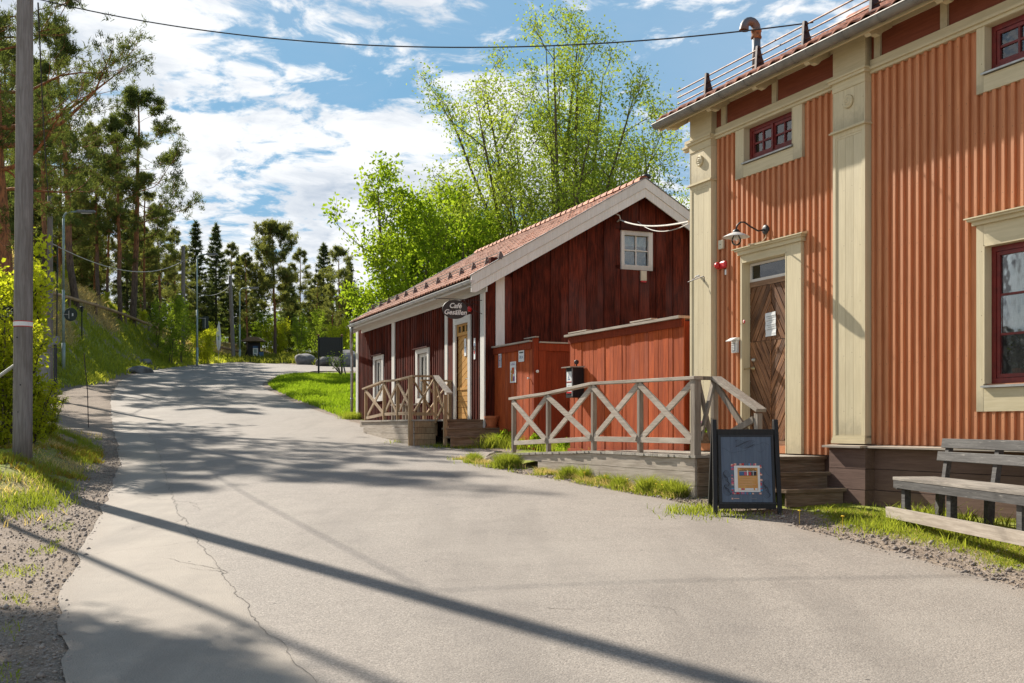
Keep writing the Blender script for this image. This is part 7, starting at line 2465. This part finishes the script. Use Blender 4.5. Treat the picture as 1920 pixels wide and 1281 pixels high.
def make_broadleaf(seed, h, stems, base_w, fan, limb_n, twig_n, leaves, size, mat, r0, cloud=.22, limb_l=.34, low=.15, bend=.0, barkm='tree_bark', asym=0.0, ell=None):
    rg = np.random.default_rng(seed)
    Tw = Wood(); Lw = Wood(); C_ = []
    for s in range(stems):
        az = 2 * pi * (s / stems) + rg.uniform(-.4, .4)
        f = fan * (rg.uniform(.15, 1.0) if stems > 1 else .05)
        d = np.array([cos(az) * f + asym, sin(az) * f, 1.0]); d /= np.linalg.norm(d)
        L0 = h * rg.uniform(.82, 1.0) * (1 - .30 * f)
        p0 = np.array([cos(az) * base_w * rg.random(), sin(az) * base_w * rg.random(), -.3])
        if ell is not None:      # stems end on a rounded crown outline
            ph = acos_(1 - (s + .5) / stems * (1 - cos(ell[0]))); az = s * 2.399
            d = np.array([sin(ph) * cos(az), sin(ph) * sin(az), cos(ph)])
            Rr_ = np.array([ell[1], ell[1], ell[2]]); q0 = (p0 - np.array([0, 0, ell[3]])) / Rr_; q1 = d / Rr_
            A_, B_, C0_ = q1 @ q1, 2 * q0 @ q1, q0 @ q0 - 1
            L0 = (-B_ + sqrt(max(0, B_ * B_ - 4 * A_ * C0_))) / (2 * A_) * rg.uniform(.86, 1.0)
        pts = curve(rg, p0, d, L0, 12, .05 if ell is None else .03, .03 + bend)
        rs = r0 * rg.uniform(.7, 1.1)
        rad = rs * (1 - np.linspace(0, 1, 13)) ** .8 + .015
        Tw.tube(pts, rad, 8)
        for i in range(limb_n):
            t = low + (1 - low) * (i + rg.random()) / limb_n
            p = np.array([np.interp(t * 12, range(13), pts[:, k]) for k in range(3)])
            dd = np.array([np.interp(min(t * 12, 11), range(12), np.diff(pts, axis=0)[:, k]) for k in range(3)]); dd /= np.linalg.norm(dd)
            a2 = rg.uniform(0, 2 * pi)
            side = np.array([cos(a2), sin(a2), .0])
            d1 = dd * rg.uniform(.6, 1.1) + side * rg.uniform(.5, 1.0); d1 /= np.linalg.norm(d1)
            l1 = h * limb_l * rg.uniform(.5, 1.0) * np.interp(t, [0, .3, .7, 1], [.8, 1.0, .8, .45])
            q = curve(rg, p, d1, l1, 6, .12, .06)
            rr_ = max(.010, np.interp(t, [0, 1], [rs * .42, .015]))
            Lw.tube(q, np.linspace(rr_, .010, 7), 5)
            for j in range(twig_n):
                u = rg.uniform(.25, 1.0)
                b = np.array([np.interp(u * 6, range(7), q[:, k]) for k in range(3)])
                d2 = d1 * .5 + rg.normal(size=3) * .6 + np.array([0, 0, .25]); d2 /= np.linalg.norm(d2)
                l2 = l1 * rg.uniform(.22, .45)
                w = curve(rg, b, d2, l2, 4, .2, .05)
                Lw.tube(w, np.linspace(.011, .004, 5), 3)
                uu = rg.random(leaves) ** .7 * 4
                c = np.stack([np.interp(uu, range(5), w[:, k]) for k in range(3)], 1) + rg.normal(size=(leaves, 3)) * cloud
                C_.append(c)
    C_ = np.concatenate(C_)
    V, F = leaf_quads(rg, C_, size)
    return Tw.mesh('trunk', barkm), Lw.mesh('branches', barkm), np_mesh('crown', V, F, mat)


def plant_tree(name, lab, cat, meshes, x, y, rot=0.0, sc=1.0, group=None, z=None):
    t = thing(name, lab, cat, (x, y, gz(x, y) if z is None else z), rot, group)
    for me in meshes:
        place(me.name.split('.')[0], me, t)
    t.scale = (sc, sc, sc)
    return t


# the two deciduous trees behind the cafe
mw = make_broadleaf(21, 17.0, 36, 1.0, .52, 14, 8, 34, .068, 'willow_leaf', .15, cloud=.30, limb_l=.25, low=.25, bend=-.012, ell=(.78, 6.2, 6.9, 9.6))
plant_tree('goat_willow', 'huge many-stemmed willow in thin yellow-green spring leaf behind the cafe roof', 'tree', mw, pos(1042, 47.5), 47.5, .4, 1.0)
mm = make_broadleaf(33, 10.8, 6, .7, .50, 12, 9, 26, .105, 'maple_leaf', .13, cloud=.24, limb_l=.36, low=.12)
plant_tree('young_maple', 'bright green young maple crowding the far end of the cafe roof', 'tree', mm, pos(742, 42.0), 42.0, 1.0, .84)
mm2 = make_broadleaf(35, 9.0, 6, .9, .5, 10, 8, 22, .11, 'maple_leaf', .12, cloud=.28, limb_l=.36, low=.10)
plant_tree('young_maple', 'denser green maple filling the gap between the willow and the roof', 'tree', mm2, pos(840, 44.0), 44.0, 2.0, .88)

# big pines on the left
def on_hill(nm, lab, ms, px, py, topy, h, rot, group=None, Y=None):
    Y = Y or hill_Y(px, py)
    x = pos(px, Y); z = gz(x, Y)
    return plant_tree(nm, lab, 'tree', ms, x, Y, rot, (EYE + (800 - topy) / 2000 * Y - z) / h, group, z)


n1 = make_pine(3, 15.8, .42, 3.7, 38, 26, .17, .015, .36, lean=(-.7, 0), sub=8, side=R(-25), tuft_n=6)
plant_tree('scots_pine', 'big Scots pine with thick orange trunk at the left behind the tall pole', 'tree', n1, pos(20, 38.0), 38.0, 0, 1.08)
n2 = make_pine(5, 13.0, .30, 3.4, 36, 22, .22, .022, .17, lean=(.4, 0), sub=7, tuft_n=5)
on_hill('scots_pine', 'broad-crowned pine with orange upper trunk in the middle of the hill top', n2, 250, 608, 178, 13.0, .5)
n3 = make_pine(8, 15.5, .42, 3.3, 32, 22, .22, .022, .19, lean=(-1.2, .3), sub=7, tuft_n=5)
on_hill('scots_pine', 'leaning orange-barked pine just right of the nearest street lamp', n3, 146, 580, 60, 15.5, 0.0)
n4 = make_pine(9, 14.0, .30, 3.0, 28, 20, .22, .024, .16, lean=(.2, 0), sub=7, tuft_n=5)
on_hill('scots_pine', 'dark-trunked pine behind the slim wooden pole on the slope', n4, 84, 568, 130, 14.0, 1.0)
on_hill('scots_pine', 'slender dark-stemmed pine left of the broad-crowned hill pine', n4, 224, 600, 235, 14.0, 3.0)

protos = [make_pine(40 + k, 12.5 + k, (.22, .32, .15, .36, .26)[k], (2.5, 2.3, 2.7, 2.1, 2.4)[k], 34, 15, .28, .032, .15, sub=6, topround=.7, nmat='needles_far', lean=((-1) ** k * .4, 0), tuft_n=5) for k in range(5)]
sprs = [make_spruce(60 + k, 12.0, 2.3 + .25 * k, 7, .36, .05, .16, gap=.14) for k in range(3)]
birch = make_broadleaf(71, 7.5, 2, .3, .25, 14, 6, 20, .10, 'birch_leaf', .05, cloud=.22, limb_l=.28, low=.1)
birch2 = make_broadleaf(72, 5.0, 5, .5, .45, 9, 6, 20, .095, 'shrub_leaf', .035, cloud=.22, limb_l=.36, low=.05)


tall = make_pine(45, 14.0, .36, 3.1, 48, 18, .27, .034, .17, sub=8, nmat='needles_far', tuft_n=6, topround=.85, lean=(-.3, 0))


def top_scale(px, Y, topy, h):
    x = pos(px, Y); z = gz(x, Y)
    return x, z, (EYE + (800 - topy) / 2000 * Y - z) / h


named = [  # px, Y, top y, proto, label
    (516, 93, 427, ('t', 0), 'tall shapely pine standing clear above the road crest'),
    (466, 91, 478, ('p', 4), 'short spreading pine just behind the farthest street lamp'),
    (367, 96, 417, ('s', 0), 'narrow dark spruce rising behind the second street lamp'),
    (405, 99, 421, ('s', 1), 'dark spruce right of the narrow one with a bare leader'),
    (607, 104, 458, ('s', 2), 'slim pointed spruce near the maple, tip clear against clouds'),
    (638, 99, 470, ('p', 0), 'thin pine beside the maple at the right end of the wood'),
    (563, 106, 474, ('p', 3), 'open-crowned pine between the shapely pine and the slim spruce'),
    (542, 99, 500, ('s', 1), 'bushy dark spruce right of the shapely pine'),
    (590, 97, 520, ('p', 1), 'mid-height pine above the grey boulder'),
    (448, 100, 480, ('s', 2), 'dark spruce behind the leaning wooden pole'),
    (430, 103, 465, ('p', 1), 'pine with ragged top left of the leaning pole'),
    (330, 88, 438, ('p', 3), 'pine behind the sapling pole with a wide thin crown'),
    (300, 84, 395, ('p', 0), 'pine directly right of the broad-crowned hill pine'),
    (345, 92, 470, ('p', 2), 'shaded pine between the narrow spruce and the sapling pole'),
    (185, 72, 250, ('p', 1), 'pine with a long bare stem between the leaning and slender pines'),
    (198, 78, 300, ('p', 4), 'pine set back behind the round road sign'),
    (112, 86, 240, ('p', 2), 'pine behind the nearest street lamp arm'),
    (60, 80, 150, ('p', 3), 'tall pine partly hidden by the roadside pole'),
    (40, 75, 240, ('s', 0), 'dark spruce showing left of the roadside pole'),
    (0, 74, 90, ('p', 0), 'pine cut by the left edge of the picture'),
    (270, 80, 330, ('p', 4), 'pine peeping over the right shoulder of the hill pine'),
    (655, 110, 490, ('s', 0), 'dark spruce half covered by the maple leaves'),
    (490, 108, 505, ('s', 1), 'low spruce between the two pines at the crest'),
    (625, 90, 540, ('p', 1), 'young pine over the rock outcrop'),
]
for px, Y, ty, (k, i), lab in named:
    ms = protos[i] if k == 'p' else (tall if k == 't' else sprs[i])
    h = (12.5 + i) if k == 'p' else (14.0 if k == 't' else 12.0)
    x, z, sc = top_scale(px, Y, ty, h)
    plant_tree('spruce' if k == 's' else 'scots_pine', lab, 'tree', ms, x, Y, rnd.uniform(0, 6.28), sc, 'trees of the wood along the road crest', z)
# the depth of the wood: many look-alike stems behind those
rw = random.Random(17)
for k in range(60):
    Y = rw.uniform(92, 150)
    px = rw.uniform(-60, 720)
    if k < 9:
        Y = rw.uniform(84, 104); px = rw.uniform(-40, 330)
        if Y < 70 and px > 100: Y += 10
    i = rw.randrange(8)
    ms, h, nm = (protos[i], 12.5 + i, 'scots_pine') if i < 5 else (sprs[i - 5], 12.0, 'spruce')
    x = pos(px, Y); z = gz(x, Y)
    sk = np.interp(px, [-60, 60, 200, 300, 350, 430, 500, 560, 720], [330, 330, 390, 450, 500, 520, 520, 525, 540]) + rw.uniform(-10, 45)
    sc = (EYE + (800 - sk) / 2000 * Y - z) / h
    plant_tree(nm, 'dark conifer deep in the wood, one of many alike', 'tree', ms, x, Y, rw.uniform(0, 6.28), max(.45, sc), 'conifers deep in the wood', z)
# conifers behind the cafe and off to the sides, so that the place goes on
for k in range(14):
    Y = rw.uniform(70, 110); x = rw.uniform(-8, 40)
    plant_tree('scots_pine', 'pine standing behind the two houses, one of many alike', 'tree', protos[k % 5], x, Y, rw.uniform(0, 6.28), rw.uniform(.5, .62), 'pines behind the houses')
# light green saplings
for px, Y, ty, ms, h, lab in ((318, 72, 545, birch, 7.5, 'pale green birch sapling left of the sapling pole on the hill'), (340, 73.5, 552, birch, 7.5, 'bright yellow-green sapling in front of the sapling pole'),
                        (296, 74, 560, birch, 7.5, 'slim green birch sapling at the left of the hill group'), (385, 78, 610, birch2, 5, 'low yellow-green bush right of the second street lamp'),
                        (560, 88, 585, birch, 7.5, 'light birch in the shade over the boulder'), (600, 92, 575, birch, 7.5, 'pale birch among the conifers right of the boulder'), (520, 95, 600, birch2, 5, 'leafy undergrowth bush below the shapely pine'),
                        (270, 78, 580, birch2, 5, 'yellow-green bush behind the rail fence'), (200, 74, 545, birch2, 5, 'leafy bush behind the rail fence near the lantern'), (640, 84, 600, birch2, 5, 'green bush over the outcrop by the cafe corner'),
                        (130, 70, 500, birch2, 5, 'sunlit bush between the pines at the hill top')):
    x, z, sc = top_scale(px, Y, ty, h)
    plant_tree('birch_sapling' if ms is birch else 'leafy_bush', lab, 'tree' if ms is birch else 'bush', ms, x, Y, rnd.uniform(0, 6), sc, 'light green saplings and bushes', z)
for k in range(22):
    px = 340 + 320 * (k + rw.random()) / 22; Y = rw.uniform(92, 118)
    x, z, sc = top_scale(px, Y, rw.uniform(560, 610), 7.5)
    plant_tree('young_broadleaf', 'young leafy tree filling the wood between the conifers, one of many alike', 'tree', birch if k % 3 else mm2, x, Y, rw.uniform(0, 6), sc if k % 3 else sc * .8, 'young leafy trees in the wood', z)
# shrubs by the pole
shr = [make_broadleaf(80 + k, 3.2, 10, .45, .34, 8, 5, 22, .046, 'shrub_leaf', .014, cloud=.10, limb_l=.20, low=.08) for k in range(2)]
for x, y, sc, lab in ((pos(48, 19.6), 19.6, .48, 'yellow-green leafy shrub just right behind the tall pole'), (pos(5, 18.8), 18.8, .85, 'yellow-green leafy shrub at the left edge behind the pole'), (pos(-15, 21.0), 21.0, 1.3, 'tall yellow-green shrub at the far left under the big pine'), (pos(86, 21.5), 21.5, .32, 'small yellow-green shrub by the ditch behind the pole')):
    plant_tree('leafy_shrub', lab, 'shrub', shr[int(sc * 10) % 2], x, y, rnd.uniform(0, 6), sc, 'yellow-green shrubs beside the tall pole')
# slim tree out of view on the left whose shade lies on the near road
sl = make_pine(91, 8.6, .80, 1.1, 12, 12, .30, .03, .085, sub=7, tuft_n=6)
plant_tree('scots_pine', 'slim young pine left of the roadside, outside the picture', 'tree', sl, -10.3, 16.2)
plant_tree('scots_pine', 'tall pine on the left verge further along, outside the picture', 'tree', n3, -20.0, 37.0, 2.0, 1.0)
pole('wooden_pole', 'thin wooden pole left of the roadside, outside the picture', pos(0, 1) and (960 - 9.3 / 16.9 * 2000), 16.9, .055, .045, 12.0)
plant_tree('scots_pine', 'tall unseen pine beyond the gravel turning, added to thicken the road shade', 'tree', n2, -24.0, 42.5, 1.0, 1.25)  # out of view, added so its crown deepens the tree shade on the road
plant_tree('scots_pine', 'second unseen bushy pine on the left verge, added to thicken the road shade', 'tree', n2, -24.5, 38.5, 4.0, 1.05)  # another unseen crown put in to make that shade band denser
# shrubby young tree with stakes on the lawn
t = thing('staked_sapling', 'small leaning sapling with yellowish leaves beside the black notice board', 'tree', (pos(640, 57), 57, gz(pos(640, 57), 57)))
rg_ = np.random.default_rng(4)
W_ = Wood(); Cl = []
for a in range(7):
    q = curve(rg_, (0, 0, 0), (-.6 + .25 * a / 2, .1, .8), 1.5 * (.7 + .3 * rg_.random()), 5, .12, .02); W_.tube(q, np.linspace(.03, .008, 6), 4)
    for u in rg_.uniform(2, 5, 40): Cl.append([np.interp(u, range(6), q[:, k]) for k in range(3)] + rg_.normal(size=3) * .09)
place('trunk', W_.mesh('trunk', 'tree_bark'), t)
V, F = leaf_quads(rg_, np.array(Cl), .045); place('crown', np_mesh('crown', V, F, 'birch_leaf'), t)


# ---------------------------------------------------------------- ground cover
def blades(name, lab, X, Y, h, w, mat, lean=.35, seed=0, zoff=0.0):
    rg = np.random.default_rng(seed); N = len(X)
    Z = ground_z(X, Y) - .012 + zoff
    a = rg.uniform(0, 2 * pi, N); hh = h * rg.uniform(.45, 1.25, N) if np.isscalar(h) else h * rg.uniform(.6, 1.2, N)
    ww = w * rg.uniform(.7, 1.3, N)
    dx = np.cos(a); dy = np.sin(a)
    ln = rg.normal(size=(N, 2)) * lean * hh[:, None]
    b0 = np.stack([X - dx * ww, Y - dy * ww, Z], 1); b1 = np.stack([X + dx * ww, Y + dy * ww, Z], 1)
    m0 = np.stack([X - dx * ww * .6 + ln[:, 0] * .4, Y - dy * ww * .6 + ln[:, 1] * .4, Z + hh * .6], 1)
    m1 = np.stack([X + dx * ww * .6 + ln[:, 0] * .4, Y + dy * ww * .6 + ln[:, 1] * .4, Z + hh * .6], 1)
    tp = np.stack([X + ln[:, 0], Y + ln[:, 1], Z + hh], 1)
    V = np.stack([b0, b1, m1, m0, tp], 1).reshape(-1, 3)
    i = np.arange(N)[:, None] * 5
    F = np.concatenate([i + np.array([[0, 1, 2]]), i + np.array([[0, 2, 3]]), i + np.array([[3, 2, 4]])])
    o = place(name, np_mesh(name, V, F, mat), None)
    tag(o, lab, kind='stuff')
    return o


def scatter(n, x0, x1, y0, y1, maskf, seed):
    rg = np.random.default_rng(seed)
    X = rg.uniform(x0, x1, n); Y = rg.uniform(y0, y1, n)
    k = rg.random(n) < maskf(X, Y)
    return X[k], Y[k]


def mask_right(X, Y):
    d = X - XR(Y)
    wallx = (8.374 - .405 * Y) / .914
    g = a_grass(X, Y) * (d > .18) * (X < np.where(Y < 13, wallx - .05, 99))
    cl = vnoise(X, Y, .35, 21) * .5 + vnoise(X, Y, 1.2, 22) * .5
    gb = sstep(.32, .60, cl)
    gb = np.where((Y < 9.9) & (d > .95), gb * .12, gb)
    so = (X - H.o[0]) * H.n[0] + (Y - H.o[1]) * H.n[1]
    ss = (X - H.o[0]) * H.u[0] + (Y - H.o[1]) * H.u[1]
    gb = np.where((ss > -3.45) & (ss < 4.7) & (so < 1.2) & (so > -.1), 0, gb)
    return g * gb


X, Y = scatter(260000, 1.5, 5.2, 6.6, 16.0, mask_right, 1)
X, Y = X[:46000], Y[:46000]
blades('grass', 'short sunlit verge grass between the road and the orange house', X, Y, .042, .0032, 'grass', .7, 1)
blades('dry_grass', 'dead straw blades lying in the verge grass before the orange house', X[::5] + .01, Y[::5], .040, .003, 'dry_grass', 1.1, 45)
# taller weeds along the deck foot and steps
rg = np.random.default_rng(3)
ss_ = rg.uniform(-1.75, 5.6, 30000); oo_ = 1.22 + np.abs(rg.normal(size=30000)) * .13
XX = H.o[0] + H.u[0] * ss_ + H.n[0] * oo_; YY = H.o[1] + H.u[1] * ss_ + H.n[1] * oo_
cl = vnoise(XX, YY, .30, 31); k = rng.random(len(XX)) < sstep(.30, .62, cl)
XX, YY, cl = XX[k], YY[k], cl[k]
blades('weeds', 'taller weeds and grass tufts along the foot of the deck', XX, YY, .04 + .20 * sstep(.5, .95, cl), .0055, 'grass', .5, 4)
k = rg.random(len(XX)) < .25
blades('dry_grass', 'withered blades mixed in along the foot of the deck', XX[k] + .02, YY[k], .09, .004, 'dry_grass', .8, 44)
# grass round bench, pilaster foot
cs_ = [(3.75, 10.1, 160, .18), (3.95, 9.5, 120, .17), (3.9, 8.8, 80, .15), (4.15, 10.5, 120, .12), (4.1, 9.0, 90, .14), (3.35, 11.15, 60, .07), (2.3, 11.2, 200, .07), (1.98, 11.6, 400, .10), (-.25, 22.6, 1600, .28), (.35, 22.0, 1400, .25), (1.0, 20.8, 900, .2), (1.35, 18.6, 900, .22), (1.75, 17.6, 900, .2), (-.9, 22.4, 300, .10), (-1.5, 22.7, 250, .10), (-2.4, 24.2, 200, .09), (-4.9, 33.6, 1200, .22), (3.55, 9.9, 500, .10)]
XX = []; YY = []; HH = []
for x, y, n_, h_ in cs_:
    XX.append(x + rg.normal(size=n_) * .20); YY.append(y + rg.normal(size=n_) * .20); HH.append(np.full(n_, h_))
blades('weeds', 'long grass tufts round the bench, fence foot and steps', np.concatenate(XX), np.concatenate(YY), np.concatenate(HH), .006, 'grass', .5, 5)
# leafy weeds by the fence
for q, (x, y, r_) in enumerate(((1.55, 17.9, .26), (.55, 21.3, .24), (-.1, 22.5, .25), (1.0, 19.4, .20))):
    o = leaf_cluster('leafy_weed', None, (x, y, gz(x, y) + r_ * .7), r_, 420, .035, 'grass_lush', .8, 40 + q)
    tag(o, ('bushy green weed growing through the deck edge by the fence', 'green weed clump at the foot of the enclosure', 'green weed clump beside the lowest cafe step', 'green weed between the far ramp posts')[q], 'weed', 'green weeds by the fence')
# dandelions
dx_, dy_ = [], []
rg2 = np.random.default_rng(8)
for px, py in ((1236, 908), (1262, 915), (1283, 922), (1275, 912), (1203, 898), (1170, 893), (1560, 985), (1480, 972)):
    q_ = H.w(ps[0] + (1304 - px) / 55.0, 1.36) if px < 1400 else (Vector(pix_ground(px, py + 12)).to_3d() + Vector((.1, 0, 0)))
    gx_, gy_ = q_[0], q_[1]
    z = gz(gx_, gy_)
    mb = MB(); mb.lathe([(.016, .0), (.019, .006), (.008, .012)], (0, 0, .13), 8); mb.tube([(0, 0, 0), (0, 0, .13)], .0025, 4)
    o = mb.build('dandelion', 'dandelion', None); o.location = (gx_, gy_, z)
    tag(o, 'yellow dandelion in the grass strip beside the deck', 'flower', 'dandelions in the verge')

# left verge
def mask_left(X, Y):
    dl = XL(Y) - X
    return a_grass(X, Y) * (dl > .3) * sstep(.35, .6, vnoise(X, Y, .3, 23) * .5 + vnoise(X, Y, 1.0, 24) * .5)


X, Y = scatter(200000, -13.5, -5.2, 11.8, 27, mask_left, 5)
n_ = len(X); sel = vnoise(X, Y, .9, 25) + .25 * rng.random(n_)
blades('grass', 'fresh green grass on the left verge around the pole', X[sel < .78][:36000], Y[sel < .78][:36000], .12, .006, 'grass', .5, 6)
blades('dry_grass', 'dry straw-coloured grass on the left verge around the pole', X[sel >= .78][:9000], Y[sel >= .78][:9000], .11, .006, 'dry_grass', .8, 7)
X, Y = scatter(60000, -11.5, -6.6, 14.0, 22, lambda a, b: mask_left(a, b) * sstep(.45, .6, vnoise(a, b, .7, 26)), 15)
blades('moss_plants', 'low reddish brown plants among the verge grass near the pole', X[:14000], Y[:14000], .09, .010, 'moss_plant', .6, 16)
X, Y = scatter(60000, -9.5, -2.5, 4.5, 12.5, lambda a, b: (XL(b) - a > .25) * sstep(.55, .75, vnoise(a, b, .55, 27) * .6 + vnoise(a, b, 1.7, 28) * .4), 17)
blades('grass', 'scattered tufts of grass in the gravel at the lower left', X[:9000], Y[:9000], .05, .004, 'grass', .6, 18)
# lawn
X, Y = scatter(150000, -16, 2, 34.3, 60.3, lambda a, b: (a - XR(b) > .25) * 1.0 * ~((((a - C.o[0]) * C.n[0] + (b - C.o[1]) * C.n[1]) < .1) & (((a - C.o[0]) * C.u[0] + (b - C.o[1]) * C.u[1]) < 11.9)), 7)
blades('lawn_grass', 'lush bright lawn grass on the bend beyond the cafe', X[:75000], Y[:75000], .15, .016, 'grass_lush', .5, 8)
# hill
def toe_d(X, Y): return np.interp(Y, [40, 46, 52, 60, 70, 80, 90, 100], [-26.5, -22.0, -20.6, -22.3, -22.9, -22.6, -21.6, -20.0]) - X
X, Y = scatter(400000, -48, -19.5, 42, 98, lambda a, b: sstep(-.9, 0, toe_d(a, b)) * (.25 + .75 * a_grass(a, b)), 9)
dr = a_dry(X, Y) + .3 * (rng.random(len(X)) - .5)
blades('grass', 'green hillside tussocks with sunlight painted into the blade colour', X[dr < .35][:60000], Y[dr < .35][:60000], .24, .028, 'sun_tinted_hill_grass', .5, 10)
blades('dry_grass', 'withered pale grass lying on the hillside', X[dr >= .35][:80000], Y[dr >= .35][:80000], .32, .026, 'dry_grass', 1.0, 11)
# forest scrub at the far side
X, Y = scatter(160000, -24, 20, 66, 110, lambda a, b: (b > far_edge(a) + .7) * sstep(.3, .55, vnoise(a, b, 1.6, 30)), 12)
blades('bilberry_scrub', 'low bilberry and heather scrub on the forest floor', X[:60000], Y[:60000], .42, .045, 'bilberry', .6, 13)

# ---------------------------------------------------------------- loose stones on the shoulders
def stones():
    rg = np.random.default_rng(77)
    n = 16000
    side = rg.random(n) < .55
    Y = rg.uniform(4.6, 26, n) ** 1.0
    e = np.abs(rg.normal(size=n)) * .55 + .01
    X = np.where(side, XL(Y) - e * 1.8 + .08, XR(Y) + e * .6 - .05)
    k = ~(((X > 3.0) & (Y > 11.5)) | (X < -13))
    wallx = (8.374 - .405 * Y) / .914
    k &= X < wallx - .3
    X, Y = X[k], Y[k]; n = len(X)
    r = .006 + .013 * rg.random(n) ** 3 + .018 * (rg.random(n) < .015)
    Z = np.maximum(ground_z(X, Y), 0) + r * .15
    o = np.array([(1, 0, 0), (0, 1, 0), (-1, 0, 0), (0, -1, 0), (0, 0, .75), (0, 0, -.75)], float)
    V = o[None] * r[:, None, None] * rg.uniform(.6, 1.3, (n, 6, 1)) + np.stack([X, Y, Z], 1)[:, None, :]
    f = np.array([(0, 1, 4), (1, 2, 4), (2, 3, 4), (3, 0, 4), (1, 0, 5), (2, 1, 5), (3, 2, 5), (0, 3, 5)])
    F = (np.arange(n)[:, None, None] * 6 + f[None]).reshape(-1, 3)
    ob = place('gravel', np_mesh('gravel', V.reshape(-1, 3), F, plain('gravel_stone', (.36, .30, .25), .9, col2=(.20, .165, .14), scale=3.0)), None)
    tag(ob, 'loose gravel stones scattered along both road shoulders', kind='stuff')


stones()
for o in list(bpy.data.objects):
    if 'z0' in o.keys():
        del o['z0']
